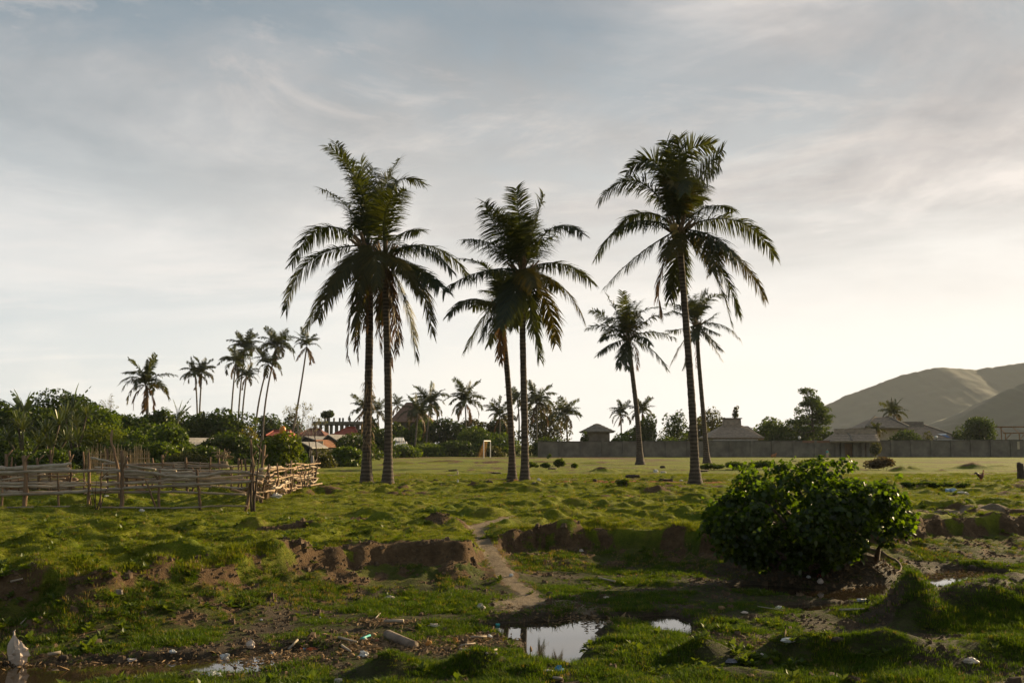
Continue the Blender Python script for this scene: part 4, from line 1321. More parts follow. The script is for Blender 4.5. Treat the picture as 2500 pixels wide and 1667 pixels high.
# ---- bushes behind the pitch
PB = 'bushes along the far side of the pitch'
for a in [
    ('shrub', 'round leafy bush left of the goal, in front of the palms', 'shrub', 1045, 132, 90, 1078, 1113, LEAF_MID, 331, 9, 2000, .28),
    ('shrub', 'wide dark bush close left of the goal', 'shrub', 1110, 134, 110, 1070, 1113, LEAF_DARK, 332, 10, 2200, .3),
    ('shrub', 'light green bush right behind the goal', 'shrub', 1215, 138, 120, 1048, 1113, LEAF_MID, 333, 10, 2600, .3),
    ('shrub', 'tall fresh green bush left behind the goal', 'shrub', 1160, 142, 110, 1032, 1113, LEAF_MID, 334, 10, 2600, .32),
    ('shrub', 'olive bush with dry tips, right of the goal', 'shrub', 1200, 132, 70, 1085, 1113, LEAF_OLIVE, 335, 8, 1500, .24),
    ('broadleaf_tree', 'dark tree behind the bushes left of the goal', 'tree', 1085, 165, 110, 1010, 1105, LEAF_DARK, 336, 9, 2200, .4),
    ('broadleaf_tree', 'olive tree crown right behind the shapely palm', 'tree', 1150, 168, 100, 1018, 1105, LEAF_OLIVE, 337, 9, 2200, .4),
    ('broadleaf_tree', 'dark tree behind the goal under the low palm', 'tree', 1215, 170, 110, 1022, 1105, LEAF_DARK, 338, 9, 2200, .4),
    ('broadleaf_tree', 'loose light tree around the dense palm right of the middle pair', 'tree', 1330, 166, 120, 972, 1105, LEAF_OLIVE, 339, 13, 2600, .36),
    ('shrub', 'dark shrub at the left end of the long wall', 'shrub', 1330, 140, 70, 1062, 1113, LEAF_DARK, 340, 8, 1700, .3),
    ('shrub', 'small shrub peeping over the wall beside the free palm', 'shrub', 1362, 150, 40, 1062, 1085, LEAF_MID, 341, 6, 600, .3),
    ('broadleaf_tree', 'dark tree between the first two big trunks and the brown roof', 'tree', 905, 150, 60, 1022, 1100, LEAF_DARK, 342, 8, 1500, .38),
    ('broadleaf_tree', 'dark tree hiding the left wall of the brown roofed house', 'tree', 962, 162, 70, 1030, 1105, LEAF_DARK, 343, 8, 1800, .38),
    ('broadleaf_tree', 'mid green tree hiding the right wall of the brown roofed house', 'tree', 1038, 168, 80, 1026, 1105, LEAF_MID, 344, 8, 1900, .38),
    ('broadleaf_tree', 'leafy tree between the brown roofed house and the bushes of the pitch', 'tree', 1000, 158, 70, 1040, 1105, LEAF_MID, 345, 8, 1800, .36),
]:
    tree(*a[:13], group=PB, stems=3 if a[0] == 'shrub' else 1, shape='mound' if a[0] == 'shrub' else 'round')
# ---- behind the wall
BW = 'trees behind the long wall'
for a in [
    ('shrub', 'dark shrub left against the grey hut', 'shrub', 1428, 137, 26, 1045, 1080, LEAF_DARK, 351, 6, 700, .3),
    ('shrub', 'light green shrub between the grey hut and the leaning palm', 'shrub', 1515, 140, 55, 1050, 1082, LEAF_MID, 352, 8, 1200, .3),
    ('broadleaf_tree', 'dark round tree behind the wall beside the leaning palm', 'tree', 1580, 142, 60, 1005, 1082, LEAF_DARK, 353, 9, 2200, .32),
    ('broadleaf_tree', 'tree with open clumped crown over the wall', 'tree', 1645, 143, 64, 1000, 1075, LEAF_DARK, 354, 9, 900, .36),
    ('shrub', 'leafy green shrub just over the wall left of the tallest palm', 'shrub', 1630, 139, 90, 1058, 1086, LEAF_MID, 355, 9, 1600, .28),
    ('broadleaf_tree', 'olive feathery tree behind the thatched house', 'tree', 1735, 165, 90, 988, 1075, LEAF_OLIVE, 356, 12, 1700, .34),
    ('broadleaf_tree', 'small thin tree over the ridge of the thatched house', 'tree', 1797, 175, 18, 992, 1024, LEAF_OLIVE, 357, 5, 160, .34),
    ('shrub', 'olive bushes behind the thatched house roof', 'shrub', 1850, 170, 90, 1032, 1080, LEAF_OLIVE, 358, 9, 1400, .36),
    ('shrub', 'dark shrub left at the foot of the big tiered tree', 'shrub', 1905, 142, 80, 1025, 1084, LEAF_DARK, 359, 9, 2000, .32),
    ('broadleaf_tree', 'round dark tree at the right end of the villa', 'tree', 2395, 145, 100, 1018, 1088, LEAF_DARK, 360, 11, 3200, .3),
    ('shrub', 'dark shrub between the villa and the round tree', 'shrub', 2345, 147, 50, 1030, 1080, LEAF_DARK, 361, 7, 1100, .3),
    ('shrub', 'dark leafy shrub in front of the villa roof', 'shrub', 2215, 137, 100, 1040, 1082, LEAF_DARK, 362, 10, 2000, .3),
    ('shrub', 'yellow green shrub in front of the villa, right of the dark one', 'shrub', 2265, 136, 40, 1046, 1082, LEAF_OLIVE, 363, 7, 800, .28),
    ('broadleaf_tree', 'olive tree just right of the second trunk by the tallest palm', 'tree', 1705, 160, 80, 1018, 1085, LEAF_OLIVE, 365, 9, 1900, .36),
    ('broadleaf_tree', 'low olive tree joining the thatched house and the feathery tree', 'tree', 1765, 172, 80, 1030, 1085, LEAF_MID, 366, 9, 1700, .38),
    ('broadleaf_tree', 'dark tree filling the gap right of the thatched house', 'tree', 1880, 152, 90, 1022, 1085, LEAF_MID, 367, 9, 2200, .34),
    ('broadleaf_tree', 'light tree low over the wall between hut and dark round tree', 'tree', 1545, 162, 70, 1040, 1085, LEAF_MID, 368, 8, 1500, .36),
    ('shrub', 'dark hedge right of the tiered tree, behind the gatehouse', 'shrub', 2055, 150, 90, 1050, 1085, LEAF_DARK, 369, 8, 1700, .34),
    ('shrub', 'hazy olive scrub left of the tiered tree', 'shrub', 1640, 172, 90, 1030, 1082, LEAF_OLIVE, 364, 9, 1400, .36),
]:
    tree(*a[:13], group=BW, stems=3 if a[0] == 'shrub' else 1, shape='mound' if a[0] == 'shrub' else 'round')


def tiered_tree():
    rng = np.random.default_rng(371)
    Y, px = 144.0, 1985
    x = W(px, HORIZON, Y)[0]; z0 = H(x, Y); k = Y / FPX
    root = thing('tiered_tree', 'tall dark tree with flat tiers of branches, behind the wall', 'tree', (x, Y, z0), 0, BW)
    lobes = []
    for (py, w0, w1) in ((955, -20, 20), (972, -10, 12), (985, -42, 42), (1000, -42, 40), (1016, -36, 44), (1030, -70, 52), (1046, -85, 62), (1062, -60, 66), (1075, -70, 60)):
        z = W(px, py, Y)[2] - z0
        nn = max(4, int((w1 - w0) / 8))
        for i in range(nn):
            a = rng.uniform(0, 6.283); rr = math.sqrt(rng.uniform()) * 0.95
            cxp = (w0 + w1) / 2 + (w1 - w0) / 2 * rr * math.cos(a)
            lobes.append((cxp * k, (w1 - w0) / 2 * rr * math.sin(a) * k, z + rng.normal(0, .12), rng.uniform(.7, 1.15), rng.uniform(.7, 1.15), rng.uniform(.35, .55)))
    link('crown', leaf_cloud(lobes, 9500, .34, LEAF_DARK, rng, 0.9, 0.6, 0.3), root)
    mb = MB()
    mb.tube([(0, 0, -.2), (0.05, 0, 4), (-0.05, 0, 8)], [.28, .18, .05], 8)
    for lb in lobes[::2]:
        mb.tube([(0, 0, max(1, lb[2] - .5)), (lb[0] * .6, lb[1] * .6, lb[2] - .15), (lb[0], lb[1], lb[2])], [.07, .045, .015], 4, False)
    mb.build('trunk', BRANCH, root, True)


tiered_tree()


def bare_tree(label, px, Y, w_px, top_py, base_py, seed, group=None, leaves=260):
    rng = np.random.default_rng(seed)
    x = W(px, HORIZON, Y)[0]; z0 = H(x, Y)
    Ht = W(px, top_py, Y)[2] - z0; wx = w_px * Y / FPX / 2
    root = thing('bare_tree', label, 'tree', (x, Y, z0), 0, group)
    mb = MB(); tips = []

    def grow(p, d, l, r, lev):
        q = p + d * l * 0.5 + rng.normal(0, .05 * l, 3); e = p + d * l
        mb.tube([p, q, e], [r, r * .8, r * .55], 4 if lev else 6, False)
        if lev >= 4:
            tips.append(e); return
        for i in range(3 if lev < 3 else 2):
            nd = d + rng.normal(0, .52, 3) * np.array((wx / Ht * 1.6, wx / Ht * 1.6, .6)); nd[2] = max(nd[2], -.1); nd /= np.linalg.norm(nd)
            grow(e, nd, l * rng.uniform(.6, .85), r * .55, lev + 1)
    for s_ in range(2):
        grow(np.array((rng.normal(0, .2), 0, -.1)), np.array((rng.normal(0, .12), 0, 1.0)), Ht * .3, .09, 0)
    mb.build('trunk', BRANCH_PALE, root)
    tips = np.array(tips)
    lobes = [(t[0], t[1], t[2], .25, .25, .25) for t in tips[:: max(1, len(tips) // 60)]]
    link('crown', leaf_cloud(lobes, leaves, .2, LEAF_YELLOW, rng, .3, .5, .3), root)


bare_tree('bare pale tree with yellowing leaves in front of the concrete frame', 730, 128, 95, 965, 1075, 381, leaves=420)
bare_tree('small bare tree over the left thicket beside the ragged palm', 262, 110, 60, 962, 1060, 382, leaves=160)
bare_tree('leafless twiggy tree leaning left of the concrete frame', 765, 122, 60, 1000, 1085, 383, leaves=160)

# ---- banana plants: every leaf a part
def banana_leaf(seed, torn):
    r = np.random.default_rng(seed)
    n = 16
    V, F = [], []
    for i in range(n + 1):
        s = i / n
        cx, cz = 0.72 * s ** 1.1, 1.0 * s - 0.16 * s ** 3
        w = 0.19 * math.sin(math.pi * min(1, 0.06 + 0.97 * s)) ** 0.55
        wl, wr = w * (1 - torn * r.uniform(0, .55)), w * (1 - torn * r.uniform(0, .55))
        V += [(cx, -wl, cz - wl * .35), (cx, 0, cz), (cx, wr, cz - wr * .35)]
    for i in range(n):
        k = i * 3
        if r.uniform() > 0.12 * torn: F.append((k, k + 1, k + 4, k + 3))
        if r.uniform() > 0.12 * torn: F.append((k + 1, k + 2, k + 5, k + 4))
    mb = MB(); mb.add(V, F); mb.tube([(0, 0, -.15), (.1, 0, .25), (.35, 0, .55)], [.02, .014, .006], 5, False)
    return mb.mesh('leaf', leaf_mat('banana_leaf', (0.025, 0.05, 0.01), (0.06, 0.08, 0.015), .4, .08, .35))


BANANA = [banana_leaf(k, 0.7) for k in range(4)]


def banana(label, px, Y, base_py, leaves, seed):
    """leaves: (tilt to the side in radians, length in metres, toward camera)"""
    rng = np.random.default_rng(seed)
    x = W(px, HORIZON, Y)[0]; z0 = H(x, Y); zb = W(px, base_py, Y)[2] - z0
    root = thing('banana_plant', label, 'banana plant', (x, Y, z0), 0, 'banana plants in the thicket')
    mb = MB(); mb.tube([(0, 0, -.1), (.04, 0, zb * .5), (0, 0, zb)], [.14, .11, .07], 8, False)
    mb.build('stem', mat('banana_stem', (.16, .15, .07), (.08, .07, .035), 4, .7), root, True)
    for k, (t, l, c) in enumerate(leaves):
        o = link('leaf', BANANA[k % 4], root, (0, 0, zb - .1), 0, l * .8)
        o.rotation_euler = (rng.normal(0, .1), -(0.62 - abs(t)), (0 if t > 0 else math.pi) + c)


banana('banana plant with fanned leaves at the top left of the thicket', 55, 76, 1005, [(-.95, 2.6, .3), (-.65, 2.7, -.4), (-.35, 2.4, .2), (.15, 2.0, .6), (.5, 2.2, -.5), (.9, 2.2, .4)], 391)
banana('banana plant with two upright leaves beside the tallest thicket tree', 172, 77, 1000, [(.1, 2.6, .5), (.5, 2.7, .2), (-.3, 2.1, .4), (.95, 1.8, -.3), (-.8, 1.9, .2)], 392)
banana('banana plant with narrow upright leaves right of the ragged palm', 432, 92, 1018, [(.12, 2.0, .4), (.45, 2.5, .15), (.8, 2.1, -.2), (-.2, 2.2, .2)], 393)


# ---- screw pines: strap leaved heads on forked stems
def rosette_mesh(seed, nb=46, ln=1.0):
    r = np.random.default_rng(seed)
    V, F = [], []
    for i in range(nb):
        a = i * 2.399; e = 1.35 - 1.5 * (i / nb) + r.normal(0, .1)
        d = np.array((math.cos(a) * math.cos(e), math.sin(a) * math.cos(e), math.sin(e)))
        l = ln * r.uniform(.8, 1.15); s = np.cross(d, (0, 0, 1)); s = s / np.linalg.norm(s) * .032 * ln
        p = d * .05; k = len(V); q = p + d * l * .45; t = p + d * l * .85 + np.array((0, 0, -.32 * l * math.cos(e)))
        u = q + (t - q) * .55 + np.array((0, 0, .06 * l))
        V += [p - s, p + s, q + s, q - s, u + s * .7, u - s * .7, t]
        F += [(k, k + 1, k + 2, k + 3), (k + 3, k + 2, k + 4, k + 5), (k + 5, k + 4, k + 6)]
    mb = MB(); mb.add(V, F)
    return mb.mesh('leaf_rosette', leaf_mat('pandanus_leaf', (.03, .05, .012), (.085, .10, .028), .3, .08, .3))


ROS = [rosette_mesh(k) for k in range(3)]


def pandanus(label, px, Y, heads, seed):
    rng = np.random.default_rng(seed)
    x = W(px, HORIZON, Y)[0]; z0 = H(x, Y)
    root = thing('screw_pine', label, 'screw pine', (x, Y, z0), 0, 'screw pines behind the corral')
    mb = MB()
    for (hx, hy) in heads:
        p = W(hx, hy, Y) - np.array((x, Y, z0)); p[1] = rng.normal(0, .5)
        mb.tube([(rng.normal(0, .15), 0, -.1), (p[0] * .4, p[1] * .4, p[2] * .45), p], [.09, .075, .06], 6, False)
        o = link('leaf_rosette', ROS[rng.integers(0, 3)], root, p, rng.uniform(0, 6), rng.uniform(1.1, 1.5))
    mb.build('trunk', BRANCH, root, True)


pandanus('screw pine with spiky heads at the far left behind the corral', 60, 64, [(30, 1075), (70, 1050), (95, 1085), (50, 1035)], 401)
pandanus('screw pine with spiky heads in the middle left of the thicket', 120, 63, [(110, 1060), (140, 1035), (128, 1090), (165, 1075)], 402)
pandanus('screw pine leaning against the bright feathery shrub', 185, 66, [(180, 1040), (205, 1015), (190, 1080), (160, 1020)], 403)

# ================================================================== BUILDINGS
THATCH = mat('thatch', (0.37, 0.29, 0.215), (0.2, 0.155, 0.112), 2.2, 0.95, 0.8, 9, 6, stretch=(1, 1, 3))
THATCH_OLD = mat('thatch_old', (0.24, 0.205, 0.16), (0.12, 0.1, 0.077), 2.0, 0.95, 0.8, 9, 6, stretch=(1, 1, 3))
CONC = mat('weathered_concrete', (0.23, 0.19, 0.14), (0.11, 0.09, 0.067), 0.7, 0.9, 0.3, 6, 8, var=0.08)
CONC_D = mat('dark_concrete', (0.12, 0.105, 0.085), (0.065, 0.056, 0.045), 1.0, 0.9)
TIN = mat('grey_roof_sheet', (0.27, 0.25, 0.225), (0.16, 0.145, 0.125), 1.2, 0.6, 0, 4, 5, stretch=(4, 1, 1))
PLANK_OLD = mat('grey_plank_wall', (0.10, 0.085, 0.062), (0.055, 0.046, 0.034), 3, .9, 0, 4, 4, stretch=(5, 5, .4))
RED_TILE = mat('red_tile', (0.33, 0.06, 0.03), (0.19, 0.036, 0.02), 3, .75)
BROWN_TILE = mat('brown_tile', (0.21, 0.12, 0.078), (0.12, 0.068, 0.045), 3, .8)
RUST = mat('rusty_sheet', (0.26, 0.10, 0.035), (0.13, 0.05, 0.02), 2, .8)
WHITE = mat('white_paint', (0.72, 0.69, 0.63), (0.55, 0.52, 0.47), 2, .6)
CREAM = mat('cream_plaster', (0.55, 0.44, 0.29), (0.42, 0.33, 0.21), 1.5, .85)
WOOD = mat('plain_wood', (0.23, 0.13, 0.07), (0.13, 0.07, 0.035), 4, .8, 0, 8, 4, stretch=(1, 1, .3))
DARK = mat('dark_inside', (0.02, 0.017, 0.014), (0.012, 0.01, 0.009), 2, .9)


def hip_roof(mb, x0, x1, y0, y1, z0, z1, rx0, rx1, ry, th=0.18, lift=0.0):
    """four slopes up to a ridge, with a real thickness at the eaves"""
    e = [(x0, y0, z0), (x1, y0, z0), (x1, y1, z0), (x0, y1, z0)]
    d = [(a + (th if a == x0 else -th), b + (th if b == y0 else -th), z0 - th) for a, b, _ in e]
    r = [(rx0, ry, z1), (rx1, ry, z1)]
    V = e + r + d
    F = [(0, 1, 5, 4), (1, 2, 5), (2, 3, 4, 5), (3, 0, 4), (0, 6, 7, 1), (1, 7, 8, 2), (2, 8, 9, 3), (3, 9, 6, 0), (9, 8, 7, 6)]
    return mb.add(V, F)


def thatch_courses(parent, m, x0, x1, y0, z0, rx0, rx1, ry, z1, n, name='thatch_course'):
    """overlapping rows on the slope towards the pasture, each a strip of its own"""
    for i in range(n):
        a, b = i / n, (i + 1) / n + 0.03
        def at(t, lx):
            return (x0 + (rx0 - x0) * t if lx else x1 + (rx1 - x1) * t, y0 + (ry - y0) * t, z0 + (z1 - z0) * t)
        l0, r0, l1, r1 = at(a, 1), at(a, 0), at(min(b, 1), 1), at(min(b, 1), 0)
        up = 0.10
        V = [(l0[0] - .05, l0[1] - .06, l0[2] + up - .03), (r0[0] + .05, r0[1] - .06, r0[2] + up - .03), (r1[0], r1[1], r1[2] + .02), (l1[0], l1[1], l1[2] + .02),
             (l0[0] - .05, l0[1] - .04, l0[2] - .05), (r0[0] + .05, r0[1] - .04, r0[2] - .05)]
        mb = MB(); mb.add(V, [(0, 1, 2, 3), (4, 5, 1, 0), (4, 0, 3), (5, 2, 1)])
        mb.build(name, m, parent)


def local(px, py, Y, o):
    if py <= 1:
        py = HORIZON
    return W(px, py, Y) - o


def place(px, Y):
    x = W(px, HORIZON, Y)[0]
    return np.array((x, Y, H(x, Y)))


# ---- long wall
def long_wall():
    o = place(1900, 130)
    root = thing('perimeter_wall', 'long grey concrete wall along the far side of the pasture', 'wall', o)
    xa = W(1316, HORIZON, 130)[0] - o[0]; xb = W(2760, HORIZON, 130)[0] - o[0]
    rng = np.random.default_rng(3)
    gate0, gate1 = W(2042, HORIZON, 130)[0] - o[0], W(2128, HORIZON, 130)[0] - o[0]
    xs = list(np.linspace(xa, gate0, 15)) + list(np.linspace(gate1, xb, 14))
    hgt = lambda x: 1.93 + 0.25 * (x - xa) / (xb - xa)
    for a, b in zip(xs[:-1], xs[1:]):
        if a == gate0: continue
        h = hgt((a + b) / 2)
        mb = MB(); mb.box(((a + b) / 2, 0, h / 2 - .1), (b - a - .34, .14, h + .2)); p = mb.build('wall_panel', CONC, root)
        mb = MB(); mb.box(((a + b) / 2, -.02, h + .05), (b - a - .30, .26, .10)); mb.build('coping', CONC_D, root)
    for a in xs:
        h = hgt(a)
        mb = MB(); mb.box((a, -.05, h / 2 - .02), (.32, .30, h + .26)); mb.build('pillar', CONC, root)
    for px in (1952, 2286):
        a = W(px, HORIZON, 130)[0] - o[0]; h = hgt(a)
        mb = MB(); mb.tube([(a, -.05, h + .11), (a, -.05, h + .3)], .04, 6)
        q = mb.build('lamp_post', CONC_D, root)
        mb = MB(); mb.add(*ellipsoid(.2, .2, .2)); mb.build('lamp_globe', WHITE, q, True, (a, -.05, h + .46))
    mb = MB(); a = W(2485, HORIZON, 130)[0] - o[0]
    mb.box((a, -.13, 1.5), (.3, .05, 1.0)); mb.build('notice_board', CREAM, root)
    # bank of cream blocks left of the gate
    mb = MB(); mb.box((W(2000, HORIZON, 130)[0] - o[0], -.12, 1.98), (4.4, .12, .28)); mb.build('wall_cap', mat('terracotta', (.28, .15, .09), (.2, .1, .06), 2, .85), root)


long_wall()


def thatched_house():
    o = place(1800, 141)
    root = thing('thatched_house', 'thatched house with a stubby flat ridge and white fascia behind the wall', 'house', o)
    L = lambda px, py: local(px, py, 141, o)
    x0, x1 = L(1730, 1066)[0], L(1866, 1066)[0]; ze = L(1800, 1068)[2]; zr = L(1800, 1036)[2]
    xr0, xr1 = L(1779, 1)[0], L(1822, 1)[0]; zt = L(1800, 1021)[2]
    mb = MB(); mb.box(((x0 + x1) / 2, 4, ze / 2 - .1), (x1 - x0 - 1.4, 6.5, ze)); mb.build('wall', WHITE, root)
    mb = MB(); mb.box(((x0 + x1) / 2 - .3, .62, ze - .42), (x1 - x0 - 1.9, .12, .34)); mb.build('fascia', WHITE, root)
    mb = MB(); hip_roof(mb, x0, x1, 0, 8, ze, zr, xr0, xr1, 3.4); mb.build('roof', THATCH, root)
    thatch_courses(root, THATCH, x0, x1, 0, ze, xr0, xr1, 3.4, zr, 9)
    mb = MB(); mb.box(((xr0 + xr1) / 2, 3.4, (zr + zt) / 2 - .25), (xr1 - xr0, 1.6, zt - zr + .5), 0, .94); mb.build('ridge_block', THATCH, root)
    mb = MB(); mb.box(((xr0 + xr1) / 2, 3.4, zt + .07), (xr1 - xr0 + .2, 1.8, .14)); mb.build('ridge_cap', THATCH_OLD, root)
    # wing
    wx0, wx1 = L(1810, 1)[0], L(1888, 1)[0]
    mb = MB(); hip_roof(mb, wx0, wx1, 5, 12, ze - .1, L(1, 1037)[2], wx0 + 1, wx1 - 1.6, 8.0); mb.build('wing_roof', THATCH, root)


thatched_house()


def grey_hut():
    o = place(1462, 138)
    root = thing('hut', 'small grey hut with shingled hip roof at the left part of the wall', 'hut', o)
    L = lambda px, py: local(px, py, 138, o)
    x0, x1 = L(1419, 1)[0], L(1502, 1)[0]; ze, zr = L(1, 1053)[2], L(1, 1033)[2]; xr = L(1461, 1)[0]
    wx0, wx1 = L(1432, 1)[0], L(1490, 1)[0]
    mb = MB(); mb.box(((wx0 + wx1) / 2, 2.3, ze / 2), (wx1 - wx0, 3.3, ze)); mb.build('wall', CONC, root)
    mb = MB(); hip_roof(mb, x0, x1, 0, 4.8, ze, zr, xr - .12, xr + .12, 2.3); mb.build('roof', THATCH_OLD, root)
    thatch_courses(root, THATCH_OLD, x0, x1, 0, ze, xr - .12, xr + .12, 2.3, zr, 5)


grey_hut()


def gate_house():
    o = place(2085, 129)
    root = thing('gatehouse', 'thatched gatehouse with wooden door set into the long wall', 'gatehouse', o)
    L = lambda px, py: local(px, py, 129, o)
    x0, x1 = L(2030, 1)[0], L(2145, 1)[0]; ze, zr, zt = L(1, 1077)[2], L(1, 1056)[2], L(1, 1048)[2]
    xr0, xr1 = L(2050, 1)[0], L(2152, 1)[0]
    for px in (2048, 2062, 2092, 2112, 2124):
        a = L(px, 1)[0]
        mb = MB(); mb.box((a, .9, ze / 2 - .1), (.46, .4, ze)); mb.build('pier', CONC, root)
    for a, b in ((2050, 2060), (2096, 2110)):
        mb = MB(); mb.box(((L(a, 1)[0] + L(b, 1)[0]) / 2, 1.1, ze / 2 - .1), (L(b, 1)[0] - L(a, 1)[0], .16, ze - .1)); mb.build('wall', CONC, root)
    mb = MB(); mb.box(((L(2066, 1)[0] + L(2088, 1)[0]) / 2, 1.3, ze / 2 - .2), (L(2088, 1)[0] - L(2066, 1)[0], .08, ze - .2)); d = mb.build('door', WOOD, root)
    mb = MB(); mb.box((L(2074, 1)[0], 1.24, 1.0), (.08, .06, .2)); mb.build('handle', CONC_D, d)
    mb = MB(); mb.box(((L(2044, 1)[0] + L(2130, 1)[0]) / 2, 1.75, ze / 2 - .1), (L(2130, 1)[0] - L(2044, 1)[0], .15, ze - .1)); mb.build('back_wall', CONC_D, root)
    mb = MB(); hip_roof(mb, x0, x1, -.4, 4.4, ze, zr, xr0, xr1, 2.0); mb.build('roof', THATCH, root)
    thatch_courses(root, THATCH, x0, x1, -.4, ze, xr0, xr1, 2.0, zr, 5)
    mb = MB(); mb.box(((xr0 + xr1) / 2, 2.0, (zr + zt) / 2 - .15), (xr1 - xr0, .9, zt - zr + .5), 0, .96); mb.build('ridge_block', THATCH, root)
    mb = MB(); mb.tube([(L(2078, 1)[0], -.35, ze + .05), (L(2083, 1)[0], .9, (ze + zr) / 2 + .1), (L(2081, 1)[0], 2, zr + .1)], [.16, .14, .14], 6); mb.build('hip_ridge', THATCH_OLD, root)


gate_house()


def villa():
    o = place(2240, 146)
    root = thing('villa', 'low villa with sweeping thatched roofs below the hills', 'house', o)
    L = lambda px, py: local(px, py, 146, o)
    # left pavilion
    x0, x1 = L(2116, 1)[0], L(2222, 1)[0]; ze, zr = L(1, 1044)[2], L(1, 1016)[2]
    xr0, xr1 = L(2160, 1)[0], L(2190, 1)[0]
    mb = MB(); mb.box(((x0 + x1) / 2, 4, ze / 2), (x1 - x0 - 2, 5, ze)); mb.build('wall', CREAM, root)
    mb = MB(); hip_roof(mb, x0, x1, 0, 8, ze, zr, xr0, xr1, 3.6); mb.build('roof', THATCH, root)
    thatch_courses(root, THATCH, x0, x1, 0, ze, xr0, xr1, 3.6, zr, 8)
    for a, b in ((x0, xr0), (x1, xr1)):
        mb = MB(); mb.tube([(a, 0, ze + .1), ((a + b) / 2, 1.8, (ze + zr) / 2 + .12), (b, 3.6, zr + .1)], [.2, .18, .15], 6); mb.build('hip_ridge', THATCH_OLD, root)
    # main hall
    x0, x1 = L(2200, 1)[0], L(2368, 1)[0]; ze, zr = L(1, 1074)[2], L(1, 1036)[2]; xr0, xr1 = L(2222, 1)[0], L(2290, 1)[0]
    mb = MB(); mb.box(((x0 + x1) / 2, 5.2, ze / 2), (x1 - x0 - 2.5, 5.5, ze)); mb.build('wall', CREAM, root)
    mb = MB(); hip_roof(mb, x0, x1, 1.0, 10, ze, zr, xr0, xr1, 5.2); mb.build('roof', THATCH, root)
    thatch_courses(root, THATCH, x0, x1, 1.0, ze, xr0, xr1, 5.2, zr, 9)
    zt = L(1, 1028)[2]
    mb = MB(); mb.box(((xr0 + xr1) / 2, 5.2, (zr + zt) / 2 - .2), (xr1 - xr0, 1.2, zt - zr + .5), 0, .96); mb.build('ridge_block', THATCH_OLD, root)
    mb = MB(); mb.tube([(x1, 1, ze + .08), ((x1 + xr1) / 2, 3.1, (ze + zr) / 2 + .1), (xr1, 5.2, zr + .1)], [.2, .18, .15], 6); mb.build('hip_ridge', THATCH_OLD, root)
    # blue and white banner lying on the slope, pale canopy below it
    a, b = L(2308, 1)[0], L(2330, 1)[0]
    def slope(x, t, up=.16): return (x, 1 + 4.2 * t, ze + (zr - ze) * t + up)
    mb = MB(); mb.add([slope(a, .36), slope(b, .36), slope(b - .2, .26), slope(a + .3, .26), slope(a, .36, .13), slope(b, .36, .13), slope(b - .2, .26, .13), slope(a + .3, .26, .13)], [(0, 1, 2, 3), (7, 6, 5, 4), (0, 4, 5, 1), (1, 5, 6, 2), (2, 6, 7, 3), (3, 7, 4, 0)])
    bn = mb.build('banner', WHITE, root)
    mb = MB(); mb.add([slope(a + .5, .27, .165), slope(b - .2, .27, .165), slope(b + .1, .10, .165), slope(a + 1.0, .10, .165), slope(a + .5, .27, .15), slope(b - .2, .27, .15), slope(b + .1, .10, .15), slope(a + 1.0, .10, .15)], [(0, 1, 2, 3), (7, 6, 5, 4), (0, 4, 5, 1), (1, 5, 6, 2), (2, 6, 7, 3), (3, 7, 4, 0)])
    mb.build('banner_panel', mat('blue_print', (.12, .2, .36), (.09, .15, .28), 3, .6), bn)
    mb = MB(); c0, c1 = L(2287, 1)[0], L(2357, 1)[0]; mb.box(((c0 + c1) / 2, .2, ze + .02), (c1 - c0, 1.6, .12)); mb.build('canopy', WHITE, root)


villa()


def timber_frame():
    o = place(2490, 150)
    root = thing('timber_frame', 'unfinished red brown timber frame at the right edge behind the wall', 'timber frame', o)
    L = lambda px, py: local(px, py, 150, o)
    zt, zm = L(1, 1041)[2], L(1, 1057)[2]
    for px, y in ((2456, 0), (2470, 3), (2490, 0), (2515, 0), (2530, 3)):
        a = L(px, 1)[0]
        mb = MB(); mb.tube([(a, y, -.1), (a, y, zt if y else zm)], .09, 5); mb.build('post', WOOD, root)
    for y, z, n in ((0, zm, 'beam'), (3, zt, 'beam')):
        mb = MB(); mb.tube([(L(2450, 1)[0], y, z), (L(2540, 1)[0], y, z)], .1, 5); mb.build(n, WOOD, root)
    for px in (2456, 2490):
        a = L(px, 1)[0]
        mb = MB(); mb.tube([(a, 0, zm - 1.0), (a + .9, 0, zm)], .06, 5); mb.build('brace', WOOD, root)
        mb = MB(); mb.tube([(a, 0, zm), (a + .5, 3, zt)], .06, 5); mb.build('rafter', WOOD, root)


timber_frame()


